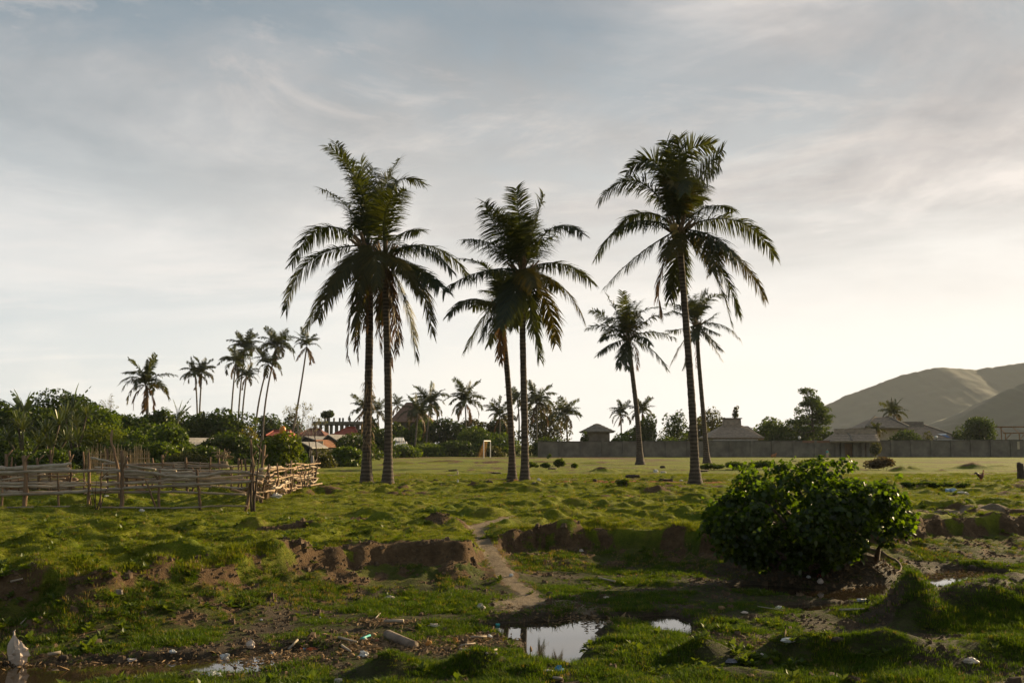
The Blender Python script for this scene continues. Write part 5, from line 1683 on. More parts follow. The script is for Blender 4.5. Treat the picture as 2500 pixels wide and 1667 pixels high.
def gable_hut(label, name, cat, px0, px1, peak_px, eave_py, peak_py, Y, depth, wall_m, roof_m, skew=2.2, door=None):
    """gable end towards the camera, roof running away to the right"""
    o = place((px0 + px1) / 2, Y)
    root = thing(name, label, cat, o)
    L = lambda px, py: local(px, py, Y, o)
    x0, x1, xp = L(px0, 1)[0], L(px1, 1)[0], L(peak_px, 1)[0]; ze, zp = L(1, eave_py)[2], L(1, peak_py)[2]
    s, t = skew, .1
    V = [(x0 + .3, .25, -.1), (x1 - .3, .25, -.1), (x1 - .3, .25, ze - .02), (xp, .25, zp - .12), (x0 + .3, .25, ze - .02)]
    W2 = [(a + s, b + depth - .5, c) for a, b, c in V]
    mb = MB(); mb.add(V + W2, [(0, 1, 2, 3, 4), (9, 8, 7, 6, 5), (1, 6, 7, 2), (0, 4, 9, 5)]); mb.build('wall', wall_m, root)
    for a, nm in ((x0, 'roof_slope'), (x1, 'roof_slope')):
        zz = ze - .08
        P = [(a, 0, zz), (xp, 0, zp), (xp + s, depth, zp), (a + s, depth, zz)]
        Q = [(p[0], p[1], p[2] - t) for p in P]
        mb = MB(); mb.add(P + Q, [(0, 1, 2, 3), (7, 6, 5, 4), (0, 4, 5, 1), (1, 5, 6, 2), (2, 6, 7, 3), (3, 7, 4, 0)]); mb.build(nm, roof_m, root)
    if door:
        c = L(door[0], 1)[0]
        mb = MB(); mb.box((c, .2, 1.05), (.75, .08, 1.9)); mb.build('door', door[1], root)
    return root


gable_hut('weathered plank hut with grey gable roof, left of the first big trunk', 'hut', 'hut', 772, 842, 800, 1085, 1060, 112, 6.5, PLANK_OLD, TIN, 2.6, (803, mat('teal_paint', (.05, .24, .22), (.04, .16, .15), 2, .6)))
gable_hut('low lean shed with rusty roof beside the plank hut', 'shed', 'shed', 752, 795, 768, 1088, 1073, 109, 3.5, PLANK_OLD, RUST, 1.4, (780, CREAM))
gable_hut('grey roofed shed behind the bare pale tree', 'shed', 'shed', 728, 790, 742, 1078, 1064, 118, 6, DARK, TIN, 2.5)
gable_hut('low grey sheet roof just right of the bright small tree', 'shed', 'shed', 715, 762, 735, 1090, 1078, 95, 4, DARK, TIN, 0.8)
gable_hut('grey roofed shed in the thicket with a sunlit cream wall', 'shed', 'shed', 432, 482, 446, 1088, 1068, 96, 5, CREAM, TIN, 2.0)


def hip_house(label, px0, px1, r0, r1, eave_py, ridge_py, Y, roof_m, wall_m, name='house', dp=7, wins=()):
    o = place((px0 + px1) / 2, Y)
    root = thing(name, label, 'house', o)
    L = lambda px, py: local(px, py, Y, o)
    x0, x1 = L(px0, 1)[0], L(px1, 1)[0]; ze, zr = L(1, eave_py)[2], L(1, ridge_py)[2]
    mb = MB(); mb.box(((x0 + x1) / 2, dp / 2, ze / 2 - .1), (x1 - x0 - 1.2, dp - 1.4, ze)); mb.build('wall', wall_m, root)
    mb = MB(); hip_roof(mb, x0, x1, 0, dp, ze, zr, L(r0, 1)[0], L(r1, 1)[0], dp * .45, .12); rf = mb.build('roof', roof_m, root)
    mb = MB(); mb.tube([(L(r0, 1)[0], dp * .45, zr + .04), (L(r1, 1)[0], dp * .45, zr + .04)], .14, 6); mb.build('ridge_tile', roof_m, rf)
    for a in (0, 1):
        e = (x0, 0, ze + .03) if a == 0 else (x1, 0, ze + .03); r_ = (L(r0, 1)[0], dp * .45, zr + .04) if a == 0 else (L(r1, 1)[0], dp * .45, zr + .04)
        mb = MB(); mb.tube([e, r_], .1, 6); mb.build('hip_tile', roof_m, rf)
    for px in wins:
        mb = MB(); mb.box((L(px, 1)[0], .62, ze * .6), (1.0, .1, 1.2)); w = mb.build('window', WHITE, root)
        mb = MB(); mb.box((L(px, 1)[0], .56, ze * .6), (.8, .06, 1.0)); mb.build('pane', DARK, w)
    return root


hip_house('house with bright red tiled roof beside the concrete frame', 805, 872, 838, 858, 1064, 1043, 146, RED_TILE, CREAM)
hip_house('house under a dark red roof half hidden by the bare tree', 725, 790, 745, 770, 1062, 1046, 150, mat('dark_red_tile', (.16, .05, .03), (.1, .035, .02), 3, .8), CREAM)
hip_house('low house with a red ridge behind the bright small tree', 648, 702, 654, 696, 1063, 1051, 132, RED_TILE, CREAM)
hip_house('two storey house with steep brown tiled roof', 950, 1056, 985, 1006, 1029, 982, 176, BROWN_TILE, CONC_D, dp=9)
o_ = place(1005, 138)
sh = thing('shed', 'shed with pale corrugated sheet roof at the second big trunk', 'shed', o_)
for k, (pa, pb, za, zb) in enumerate(((958, 988, 1077, 1068), (962, 1002, 1092, 1078))):
    a, b = local(pa, za, 138, o_), local(pb, za, 138, o_); zt = local(pa, zb, 138, o_)[2]
    mb = MB()
    n = 14
    for i in range(n):
        u0, u1 = i / n, (i + 1) / n
        h = .05 if i % 2 else 0
        mb.add([(a[0] + (b[0] - a[0]) * u0, k * -2.0, a[2] + h), (a[0] + (b[0] - a[0]) * u1, k * -2.0, a[2] + .05 - h), (a[0] + (b[0] - a[0]) * (u1 * .75), 2.5 - k * 2, zt + .05 - h), (a[0] + (b[0] - a[0]) * (u0 * .75), 2.5 - k * 2, zt + h)], [(0, 1, 2, 3)])
    mb.build('roof_sheet', WHITE, sh)
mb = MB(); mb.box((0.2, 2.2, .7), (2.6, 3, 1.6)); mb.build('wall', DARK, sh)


def concrete_frame():
    o = place(825, 182)
    root = thing('concrete_frame', 'unfinished concrete building of bare columns under a flat slab', 'building', o)
    L = lambda px, py: local(px, py, 182, o)
    x0, x1 = L(764, 1)[0], L(905, 1)[0]; zs0, zs1 = L(1, 1036)[2], L(1, 1029)[2]
    mb = MB(); mb.box(((x0 + x1) / 2, 4.5, (zs0 + zs1) / 2), (x1 - x0, 11, zs1 - zs0)); mb.build('slab', CONC, root)
    for row, y in enumerate((0.3, 4.5, 8.8)):
        for px in np.linspace(768, 900, 11):
            a = L(px + row * 2.5, 1)[0]
            mb = MB(); mb.box((a, y, zs0 / 2 - .1), (.48, .45, zs0 + .18)); mb.build('column', CONC, root)
    for px in (775, 790, 800, 812, 826, 834, 851):
        mb = MB(); mb.box((L(px, 1)[0], 1, zs1 + .35), (.3, .3, .72)); mb.build('column_stub', CONC, root)


concrete_frame()
# water tank on the red ridge
q = W(692, 1056, 131.5); q[2] -= 0
tk = thing('water_tank', 'round orange water tank above the low red roof', 'water tank', (q[0], 131.0, H(q[0], 131.0)))
ht = q[2] - tk.location[2]
mb = MB(); mb.tube([(0, 0, ht - .3), (0, 0, ht + .55), (0, 0, ht + .75), (0, 0, ht + .85)], [.42, .42, .3, .12], 14); mb.build('tank', mat('orange_plastic', (.62, .23, .02), (.5, .17, .015), 2, .4), tk, True)
for a in (-.3, .3):
    for b in (-.3, .3):
        mb = MB(); mb.tube([(a, b, -.1), (a, b, ht - .28)], .05, 5); mb.build('leg', CONC_D, tk)


def goal():
    Y = 121.0
    o = place(1190, Y)
    root = thing('football_goal', 'small goal of white posts with torn orange net, seen from the side', 'goal', o)
    L = lambda px, py: local(px, py, Y, o)
    a, b = L(1181, 1)[0], L(1196, 1)[0]; z = L(1, 1076)[2]
    pm = mat('goal_paint', (.75, .72, .66), (.6, .57, .5), 3, .5)
    for (x, y) in ((a, 0), (b, 2.6)):
        mb = MB(); mb.tube([(x, y, -.1), (x, y, z)], .055, 8); mb.build('post', pm, root)
    mb = MB(); mb.tube([(a, 0, z), (b, 2.6, z)], .06, 8); mb.build('crossbar', pm, root)
    # net: knotted strands with real gaps, gathered at the left post
    mb = MB(); rng = np.random.default_rng(4)
    for i in range(16):
        u = i / 15
        p = np.array((a + (b - a) * u * .6, 2.6 * u * .6, z - .05)); q = np.array((a - .75 + .9 * u + rng.normal(0, .04), .3 + u, .04))
        mid = (p + q) / 2 + np.array((-.12, 0, -.25))
        mb.tube([p, mid, q], .007, 3, False)
    for j in range(14):
        t = (j + .5) / 14
        pts = []
        for i in range(0, 26, 3):
            u = i / 25
            p = np.array((a + (b - a) * u * .6, 2.6 * u * .6, z - .05)); q = np.array((a - .75 + .9 * u, .3 + u, .04)); m_ = (p + q) / 2 + np.array((-.12, 0, -.25))
            pts.append((1 - t) ** 2 * p + 2 * t * (1 - t) * m_ + t * t * q)
        mb.tube(pts, .007, 3, False)
    mb.build('net', mat('orange_net', (.6, .3, .04), (.45, .2, .03), 3, .7), root)


goal()

# ================================================================== FOREGROUND BUSH
BUSH_LEAF = leaf_mat('bush_leaf', (0.008, 0.02, 0.0025), (0.06, 0.10, 0.007), 0.55, 0.022, 0.35, (3.4, 3.1, 0.4))


def round_leaf(size=1.0):
    """heart shaped blade, folded a little along its rib"""
    V = [(0, 0, 0), (-.34, .16, .07), (-.45, .5, .10), (-.25, .85, .05), (0, 1.05, -.06), (.25, .85, .05), (.45, .5, .10), (.34, .16, .07), (0, .5, 0)]
    V = np.array(V) * size
    F = [(8, 0, 1), (8, 1, 2), (8, 2, 3), (8, 3, 4), (8, 4, 5), (8, 5, 6), (8, 6, 7), (8, 7, 0)]
    return V, F


def build_bush():
    rng = np.random.default_rng(501)
    Y = 16.4
    o = np.array((W(1965, HORIZON, Y)[0], Y, 0.0)); o[2] = -0.45
    root = thing('leafy_bush', 'big dark round-leaved bush overhanging the stream bank', 'bush', o)
    L = lambda px, py, dy=0: W(px, py, Y + dy) - o
    k = Y / FPX
    outline = [(1712, 1300), (1738, 1232), (1766, 1192), (1792, 1162), (1830, 1132), (1872, 1118), (1906, 1112), (1932, 1138), (1962, 1152), (1992, 1124), (2040, 1112), (2090, 1132), (2112, 1156), (2142, 1176), (2192, 1202), (2226, 1242),
               (2226, 1296), (2196, 1328), (2150, 1346), (2100, 1350), (2060, 1366), (2010, 1382), (1960, 1394), (1880, 1390), (1810, 1374), (1750, 1345), (1722, 1322)]
    ol = np.array(outline, float)

    def inside(x, y):
        c = False
        for (x0, y0), (x1, y1) in zip(outline, outline[1:] + outline[:1]):
            if (y0 > y) != (y1 > y) and x < (x1 - x0) * (y - y0) / (y1 - y0) + x0:
                c = not c
        return c

    def edge_dist(x, y):
        d_ = 1e9
        for (x0, y0), (x1, y1) in zip(outline, outline[1:] + outline[:1]):
            t_ = min(1, max(0, ((x - x0) * (x1 - x0) + (y - y0) * (y1 - y0)) / ((x1 - x0) ** 2 + (y1 - y0) ** 2)))
            d_ = min(d_, math.hypot(x - x0 - t_ * (x1 - x0), y - y0 - t_ * (y1 - y0)))
        return d_
    lobes = []
    while len(lobes) < 135:
        x_, y_ = rng.uniform(1712, 2226), rng.uniform(1112, 1394)
        if not inside(x_, y_): continue
        e_ = edge_dist(x_, y_); r_ = rng.uniform(15, 46)
        if e_ < r_ * .62: r_ = e_ / .62
        if r_ < 9: continue
        dep = min(1.25, e_ * k * 1.5 + .1)
        dy = rng.uniform(-1, 1) * dep if rng.uniform() < .6 else -dep * rng.uniform(.7, 1)
        q_ = L(x_, y_, dy)
        lobes.append((q_[0], q_[1], q_[2], r_ * k * rng.uniform(.9, 1.25), r_ * k * 1.05, r_ * k * rng.uniform(.7, .95)))
    lobes = np.array(lobes)
    n = 18500
    ar = lobes[:, 3] * lobes[:, 5]
    pick = rng.choice(len(lobes), n, p=ar / ar.sum()); lb = lobes[pick]
    d = rng.normal(size=(n, 3)); d /= np.linalg.norm(d, axis=1)[:, None]
    r = 0.55 + 0.52 * rng.uniform(size=n) ** .5
    r = np.where(rng.uniform(size=n) < .08, r * rng.uniform(1.0, 1.35, n), r)
    P = lb[:, :3] + d * lb[:, 3:] * r[:, None]
    V0, F0 = round_leaf()
    nrm = d * .55 + rng.normal(size=(n, 3)) * .5 + np.array((0, 0, .55)); nrm /= np.linalg.norm(nrm, axis=1)[:, None]
    t = d * .5 + rng.normal(size=(n, 3)) * .6 + np.array((0, 0, -.35)); t = t - nrm * (t * nrm).sum(1)[:, None]; t /= np.linalg.norm(t, axis=1)[:, None]
    b = np.cross(t, nrm)
    s = rng.uniform(.035, .1, n)
    # the 300 outermost leaves towards the viewer are leaves of their own
    dep = np.abs((P - lb[:, :3]) / lb[:, 3:]); q = ((P[:, None, :] - lobes[None, :, :3]) / lobes[None, :, 3:]); inside = (np.sqrt((q ** 2).sum(2)) < .93).sum(1)
    score = s * 6 - inside * 3 - P[:, 1] * .25 + (P[:, 2] * .15) + rng.normal(0, .2, n)
    own = np.zeros(n, bool); own[np.argsort(-score)[:300]] = True
    M = np.stack([b, t, nrm], 2)      # columns
    rest = ~own
    VV = (P[rest][:, None, :] + np.einsum('nij,kj->nki', M[rest], V0) * s[rest][:, None, None]).reshape(-1, 3)
    F0a = np.array(F0)
    FF = (F0a[None] + (np.arange(rest.sum()) * len(V0))[:, None, None]).reshape(-1, 3)
    tag(link('foliage', fast_mesh('foliage', VV, FF, BUSH_LEAF), root), kind='stuff')
    lm = fast_mesh('leaf', V0, F0, BUSH_LEAF)
    for i in np.where(own)[0]:
        lf = link('leaf', lm, root)
        m4 = Matrix([[*(M[i][r_] * s[i]), P[i][r_]] for r_ in range(3)] + [[0, 0, 0, 1]])
        lf.matrix_basis = m4
    # loose shoots standing out of the mass, each with a few leaves
    sv, sf = [], []
    for i in range(90):
        c = lobes[rng.integers(0, len(lobes))]
        d_ = np.array((rng.normal(0, .7), rng.normal(-.2, .5), rng.uniform(.2, 1))); d_ /= np.linalg.norm(d_)
        p0 = c[:3] + d_ * c[3:] * .7; ln = rng.uniform(.12, .3)
        mbs = MB(); mbs.tube([p0, p0 + d_ * ln * .6, p0 + d_ * ln + np.array((0, 0, -.02))], [.006, .004, .002], 4, False)
        kk = sum(len(v_) for v_ in sv); sv.append(mbs.v[0]); sf += [tuple(j + kk for j in f_) for f_ in mbs.f]
        for j in range(7):
            p_ = p0 + d_ * ln * (.25 + .13 * j); sz = rng.uniform(.03, .085)
            nn = rng.normal(0, .6, 3) + np.array((0, 0, .6)); nn /= np.linalg.norm(nn)
            tt = rng.normal(0, 1, 3); tt -= nn * tt.dot(nn); tt /= np.linalg.norm(tt); bb = np.cross(tt, nn)
            kk = sum(len(v_) for v_ in sv)
            sv.append(p_ + (V0[:, :1] * bb + V0[:, 1:2] * tt + V0[:, 2:] * nn) * sz); sf += [tuple(q_ + kk for q_ in f_) for f_ in F0]
    mbs = MB(); mbs.add(np.concatenate(sv), sf); tag(mbs.build('shoots', BUSH_LEAF, root), kind='stuff')
    # stems and roots
    mb = MB()
    foot = [L(2060, 1375, .3), L(1985, 1385, .1), L(2140, 1365, .5), L(1890, 1390, .2)]
    for j, l_ in enumerate(lobes[:22]):
        f = foot[j % len(foot)]
        mid = (f + l_[:3]) / 2 + rng.normal(0, .12, 3)
        mb.tube([f, mid, mid + (l_[:3] - mid) * .8], [.05, .035, .015], 6, False)
    mb.build('stem', mat('bush_bark', (.17, .125, .08), (.085, .06, .04), 6, .9, .4), root, True)
    mbr = mat('root_bark', (.15, .098, .056), (.07, .045, .027), 7, .9, .5)
    for (a0, a1, a2) in (((2010, 1330, -.2), (2060, 1365, -.45), (2135, 1412, -.8)), ((2030, 1345, -.2), (2075, 1385, -.5), (2120, 1425, -.9)), ((2090, 1330, 0), (2150, 1350, -.2), (2185, 1400, -.5)), 
                         ((1975, 1350, -.3), (1962, 1375, -.5), (1958, 1415, -.8)), ((2060, 1350, -.1), (2100, 1370, -.3), (2160, 1408, -.6)), 
                         ((2000, 1345, -.3), (2010, 1390, -.5), (2030, 1420, -.9))):
        pts = curve3(on_ground(*a0[:2]) - o, on_ground(*a1[:2]) - o, on_ground(*a2[:2]) - o, 9) + rng.normal(0, .012, (9, 3)) + np.array((0, 0, .012))
        mb = MB(); mb.tube(pts, np.linspace(.032, .012, 9), 6, False, .2, rng); mb.build('root', mbr, root, True)


build_bush()

# ================================================================== CORRAL
POLE = mat('weathered_pole', (0.46, 0.375, 0.275), (0.23, 0.17, 0.115), 2.0, .85, .4, 12, 6, stretch=(1, 1, 1), var=.2)
POLE_WARM = mat('peeled_pole', (0.36, 0.25, 0.155), (0.17, 0.11, 0.065), 2.0, .85, .4, 12, 6, var=.2)
POST = mat('post_bark', (0.24, 0.15, 0.085), (0.11, 0.068, 0.04), 3.0, .9, .5, 12, 6, stretch=(1, 1, .4), var=.2)


def pole_mesh(pts, r0, r1, rng, m, n=7, name='rail', knots=True):
    pts = np.asarray(pts, float)
    k = max(8, int(np.linalg.norm(pts[-1] - pts[0]) / .16)) if knots else len(pts)
    s = np.linspace(0, 1, len(pts)); u = np.linspace(0, 1, k)
    if len(pts) > 2:
        # smooth interpolation
        P = np.stack([np.interp(u, s, pts[:, i]) for i in range(3)], 1)
        ker = np.array([.25, .5, .25])
        for _ in range(3):
            P[1:-1] = .25 * P[:-2] + .5 * P[1:-1] + .25 * P[2:]
    else:
        P = pts[0] + (pts[1] - pts[0]) * u[:, None]
    if k > 3:
        P[1:-1] += rng.normal(0, min(.010, r0 * .16), (k - 2, 3))
    rad = np.linspace(r0, r1, k) * (1 + rng.normal(0, .05, k))
    if knots:
        rad[rng.integers(0, k, max(1, k // 7))] *= 1.25
    mb = MB(); mb.tube(P, rad, n, True, .05, rng)
    return mb.mesh(name, m, True)


def stake(root, px, base_py, top_px, top_py, Y, r, rng, fork=0, m=None, bend=.0):
    b = W(px, base_py, Y); b[2] = H(b[0], b[1]) - .15
    t = W(top_px, top_py, Y) + np.array((0, rng.normal(0, .08), 0))
    mid = (b + t) / 2 + np.array((bend + rng.normal(0, .03), 0, 0))
    o_ = np.array(root.location)
    link('post', pole_mesh([b - o_, mid - o_, t - o_], r * .82, r * .6, rng, m or POST, 8, 'post'), root)
    for f in range(fork):
        s_ = rng.uniform(.7, .92); p = b + (t - b) * s_
        e = p + np.array((rng.choice([-1, 1]) * rng.uniform(.1, .22), rng.normal(0, .05), rng.uniform(.15, .32)))
        link('fork', pole_mesh([p - o_, (p + e) / 2 - o_ + rng.normal(0, .02, 3), e - o_], r * .5, r * .3, rng, m or POST, 6, 'fork', False), root)


def rail(root, pts_px, Y0, Y1, r, rng, m=None, taper=.75):
    o_ = np.array(root.location)
    n = len(pts_px)
    pts = [W(p[0], p[1], Y0 + (Y1 - Y0) * i / (n - 1)) - o_ for i, p in enumerate(pts_px)]
    link('rail', pole_mesh(pts, r * 1.15, r * 1.15 * taper, rng, m or POLE, 7, 'rail'), root)


rng = np.random.default_rng(601)
c0 = place(300, 25.1)
fr = thing('corral_fence', 'front run of the corral fence, long grey poles on crooked posts', 'fence', c0)
for (px, by, tx, ty, r, fk, bd) in ((6, 1240, 2, 1185, .04, 0, 0), (58, 1248, 54, 1112, .07, 1, .10), (143, 1246, 142, 1152, .035, 0, .01), (217, 1224, 217, 1104, .05, 0, 0), (297, 1246, 303, 1100, .07, 1, -.02), (389, 1240, 386, 1146, .05, 2, 0), (388, 1222, 362, 1170, .035, 0, 0),
                                    (490, 1236, 481, 1145, .05, 0, 0), (598, 1240, 612, 1130, .05, 0, 0), (618, 1240, 611, 1072, .04, 1, .02), (-60, 1250, -62, 1130, .06, 1, 0), (-150, 1250, -150, 1140, .06, 0, 0), (246, 1246, 248, 1130, .03, 1, 0), (225, 1246, 222, 1172, .025, 1, .03)):
    stake(fr, px, by, tx, ty, 25.1, r, rng, fk, None, bd)
for pts, r, dy in (([(-200, 1160), (-30, 1155), (160, 1149), (300, 1148), (360, 1153), (420, 1163), (490, 1164), (545, 1152), (605, 1153), (647, 1164)], .036, -.07), ([(-200, 1190), (0, 1187), (150, 1187), (300, 1179), (400, 1174)], .026, .06), ([(-200, 1214), (0, 1208), (150, 1203), (300, 1192), (450, 1184), (630, 1174)], .036, -.08),
                   ([(-100, 1240), (20, 1239), (160, 1236), (300, 1239), (450, 1240), (540, 1234), (603, 1235)], .020, -.07), ([(240, 1184), (380, 1174), (480, 1168), (625, 1160)], .030, .07), ([(230, 1202), (420, 1200), (500, 1203), (600, 1207)], .028, .07), ([(-200, 1178), (0, 1180), (140, 1179), (260, 1176)], .022, .09),
                   ([(300, 1158), (390, 1157), (470, 1150)], .026, .12), ([(0, 1172), (55, 1164), (110, 1157)], .018, .05), ([(-120, 1202), (40, 1200), (150, 1200), (260, 1192)], .022, .1)):
    rail(fr, pts, 25.1 + dy, 25.1 + dy, r, rng)

bk = thing('corral_fence', 'back run of the corral fence, stacked thin poles with stubby posts', 'fence', place(460, 33.0))
for (px, ty, r, fk) in ((262, 1095, .06, 0), (312, 1113, .07, 0), (369, 1118, .045, 0), (396, 1110, .05, 1), (425, 1133, .05, 1), (453, 1116, .06, 0), (466, 1138, .05, 2), (513, 1115, .045, 0), (532, 1118, .035, 0), (581, 1118, .05, 0), (588, 1122, .035, 0), (598, 1118, .05, 0), (350, 1128, .05, 0), (560, 1140, .05, 1), (330, 1130, .04, 0), (485, 1128, .04, 0)):
    stake(bk, px + rng.normal(0, 2), 1203, px, ty, 33, r, rng, fk, None, rng.normal(0, .05))
for i in range(17):
    y = 1133 + i * 3.6 + rng.normal(0, 1)
    a, b = rng.uniform(225, 330), rng.uniform(520, 640)
    rail(bk, [(a, y + rng.normal(0, 3)), ((a * 2 + b) / 3, y + rng.normal(0, 2)), ((a + 2 * b) / 3, y - 1 + rng.normal(0, 2)), (b, y + rng.normal(0, 3))], 33 + rng.normal(0, .12), 33 + rng.normal(0, .12), rng.uniform(.022, .04), rng)
rail(bk, [(222, 1117), (300, 1133), (380, 1146)], 31, 30, .03, rng)
rail(bk, [(320, 1139), (380, 1146), (430, 1150)], 31, 30.5, .04, rng)

sd_ = thing('corral_fence', 'right side of the corral, a brushy barrier of piled sunlit branches', 'fence', place(690, 31.0))
for i in range(26):
    u = rng.uniform(0, 1)
    px, Yy = 606 + 168 * u, 25.4 + 11.4 * u
    by = 1085 + 1.6 * FPX / Yy
    h = rng.uniform(45, 105) * 25.4 / Yy
    stake(sd_, px, by, px + rng.normal(0, 7), by - h, Yy, rng.uniform(.025, .05), rng, int(rng.uniform() < .45), POST if rng.uniform() < .6 else POLE_WARM, rng.normal(0, .05))
for i in range(52):
    u = rng.uniform(0.02, .9); u2 = min(1.0, u + rng.uniform(.12, .4))
    h = rng.uniform(.12, .92)
    def q(uu, hh):
        Yy = 25.4 + 11.4 * uu
        return W(606 + 168 * uu, 1085 + 1.6 * FPX / Yy, Yy) + np.array((rng.normal(0, .13), rng.normal(0, .12), hh + rng.normal(0, .035)))
    a, b = q(u, h), q(u2, h + rng.normal(0, .06))
    o_ = np.array(sd_.location)
    m_ = (a + b) / 2 + rng.normal(0, .06, 3)
    rr = rng.uniform(.018, .038)
    link('branch', pole_mesh([a - o_, m_ - o_, b - o_], rr, rr * .75, rng, POLE_WARM if rng.uniform() < .75 else POLE, 7, 'branch'), sd_)
for i in range(13):     # sawn ends poking out across the barrier
    u = rng.uniform(0, .55); Yy = 25.4 + 11.4 * u
    a = W(606 + 168 * u, 1085 + 1.6 * FPX / Yy, Yy) + np.array((0, 0, rng.uniform(.1, 1.0)))
    d = np.array((rng.uniform(.5, 1.1), rng.normal(0, .5), rng.normal(.05, .2))); d /= np.linalg.norm(d)
    l = rng.uniform(.3, .9); o_ = np.array(sd_.location); rr = rng.uniform(.03, .055)
    link('branch', pole_mesh([a - d * l * .6 - o_, a - o_ + rng.normal(0, .02, 3), a + d * l * .4 - o_], rr, rr * .9, rng, POLE_WARM, 7, 'branch'), sd_)
stake(sd_, 625, 1215, 648, 1086, 28.0, .06, rng, 2, POST)
stake(sd_, 757, 1190, 761, 1112, 36.0, .08, rng, 0, mat('pale_bark', (.36, .31, .25), (.24, .2, .16), 4, .9))

lf_ = thing('corral_fence', 'left side of the corral, stacked pale driftwood and sawn logs', 'fence', place(60, 31.0))
for (px, ty, r, fk) in ((20, 1108, .07, 1), (30, 1115, .04, 0), (70, 1115, .045, 0), (93, 1117, .06, 1), (117, 1098, .045, 1), (126, 1092, .035, 0), (45, 1132, .03, 2), (172, 1100, .06, 1), (205, 1102, .04, 0), (165, 1135, .04, 0), (5, 1140, .04, 0), (-30, 1120, .06, 1)):
    stake(lf_, px, 1210, px + rng.normal(0, 3), ty, 31.5, r, rng, fk, None, rng.normal(0, .05))
for pts, r in (([(-120, 1150), (-20, 1145), (60, 1142), (110, 1138), (165, 1134)], .07), ([(20, 1146), (90, 1140), (170, 1145)], .07), ([(100, 1143), (140, 1137), (173, 1131)], .05), ([(-150, 1142), (-60, 1143), (12, 1144)], .06)):
    rail(lf_, pts, 31.4, 31.2, r, rng, mat('driftwood', (.46, .38, .29), (.3, .24, .17), 3, .85, .3))
for i in range(16):
    y = 1152 + i * 3.6 + rng.normal(0, 1)
    a, b = rng.uniform(-160, 20), rng.uniform(150, 320)
    rail(lf_, [(a, y + rng.normal(0, 3)), ((a + b) / 2, y + rng.normal(0, 3)), (b, y + rng.normal(0, 3))], 31.5 + rng.normal(0, .2), 31.5 + rng.normal(0, .2), rng.uniform(.018, .035), rng)
for i in range(46):     # sawn logs, cut ends catching the sun
    px, py = rng.uniform(-20, 190), rng.uniform(1160, 1198)
    a = W(px, py, 31.9 + rng.uniform(-.2, .6)); d = np.array((1, rng.normal(-.6, .35), rng.normal(0, .1))); d /= np.linalg.norm(d)
    o_ = np.array(lf_.location); rr = rng.uniform(.035, .075); l = rng.uniform(.5, 1.2)
    link('log', pole_mesh([a - d * l - o_, a - o_], rr, rr, rng, POLE_WARM, 8, 'log'), lf_)

# wicker fence of split bamboo farther back
wk = thing('wicker_fence', 'thin wicker fence of upright canes behind the corral', 'fence', place(290, 59.0))
CANE = mat('dry_cane', (.42, .32, .18), (.24, .17, .09), 3, .85, var=.25)
o_ = np.array(wk.location)
for i in range(92):
    px = 212 + i * 1.68 + rng.normal(0, .6)
    b = W(px, 1150, 59); b[2] = H(b[0], 59) - .05
    t = W(px + rng.normal(0, 1.5), 1100 + rng.normal(-2, 6) - (12 if rng.uniform() < .12 else 0), 59 + rng.normal(0, .05))
    mb = MB(); mb.tube([b - o_, (b + t) / 2 - o_ + rng.normal(0, .015, 3), t - o_], [.016, .014, .010], 4, False); mb.build('cane', CANE, wk)
for y in (1109, 1120, 1130, 1142):
    mb = MB(); mb.tube([W(212, y + 1, 58.93) - o_, W(290, y, 58.93) - o_, W(368, y - 1.5, 58.93) - o_], [.022] * 3, 5, False); mb.build('cross_cane', CANE, wk)


def brush(label, px, by, Y, tips, seed, r=.025):
    rng = np.random.default_rng(seed)
    b = W(px, by, Y); b[2] = H(b[0], b[1]) - .1
    root = thing('dead_sapling', label, 'sapling', b, 0, 'leafless saplings stuck along the corral')
    m = mat('dark_twig', (.075, .05, .035), (.04, .028, .02), 5, .9)
    for i, (tx, ty) in enumerate(tips):
        t = W(tx, ty, Y + rng.normal(0, .12)) - b
        mid = t * .5 + np.array((rng.normal(0, .06) - t[0] * .2, 0, 0))
        link('twig', pole_mesh([(rng.normal(0, .03), 0, 0), mid, t], r, r * .3, rng, m, 6, 'twig'), root)


brush('forked leafless sapling at the near corner of the corral', 616, 1240, 24.9, [(640, 1058), (614, 1062), (626, 1120)], 611, .03)
brush('tall leafless sapling at the far right end of the corral', 770, 1192, 36.2, [(752, 1062), (762, 1020), (780, 1122)], 612, .035)
brush('spindly dark saplings leaning right of the branch pile', 742, 1203, 33.0, [(725, 1135), (738, 1140), (758, 1120)], 613, .025)
brush('dark twiggy sapling at the foot of the front corral run', 240, 1246, 24.8, [(225, 1190), (248, 1185), (262, 1190), (236, 1172)], 614, .018)
stk = thing('forked_pole', 'long bare pole with a crooked fork leaning up behind the front rail', 'pole', place(290, 26.5))
o_ = np.array(stk.location)
link('pole', pole_mesh([W(296, 1160, 26.5) - o_ - np.array((0, 0, .6)), W(290, 1145, 26.5) - o_, W(277, 1085, 26.5) - o_, W(268, 1078, 26.5) - o_, W(274, 1049, 26.5) - o_], .045, .022, rng, POST, 7, 'pole'), stk)
bp_ = thing('brush_pile', 'small heap of dry sticks in the shade behind the corral', 'brush pile', place(545, 66))
o_ = np.array(bp_.location)
for i in range(16):
    a = W(545 + rng.normal(0, 8), 1112 + rng.normal(0, 4), 66); a[2] = max(a[2], .2); d = np.array((rng.normal(0, 1), rng.normal(0, .5), rng.normal(.2, .5))); d /= np.linalg.norm(d)
    mb = MB(); mb.tube([a - d * .5 - o_, a + d * .5 - o_], [.03, .02], 5); mb.build('stick', POLE_WARM, bp_)
mb = MB(); mb.tube([(0, 0, -.1), (0, 0, .5)], [.5, .3], 9); mb.build('stick_base', BRANCH, bp_)

# ================================================================== LOW PLANTS ON THE PASTURE
LP = 'low plants growing on the pasture'


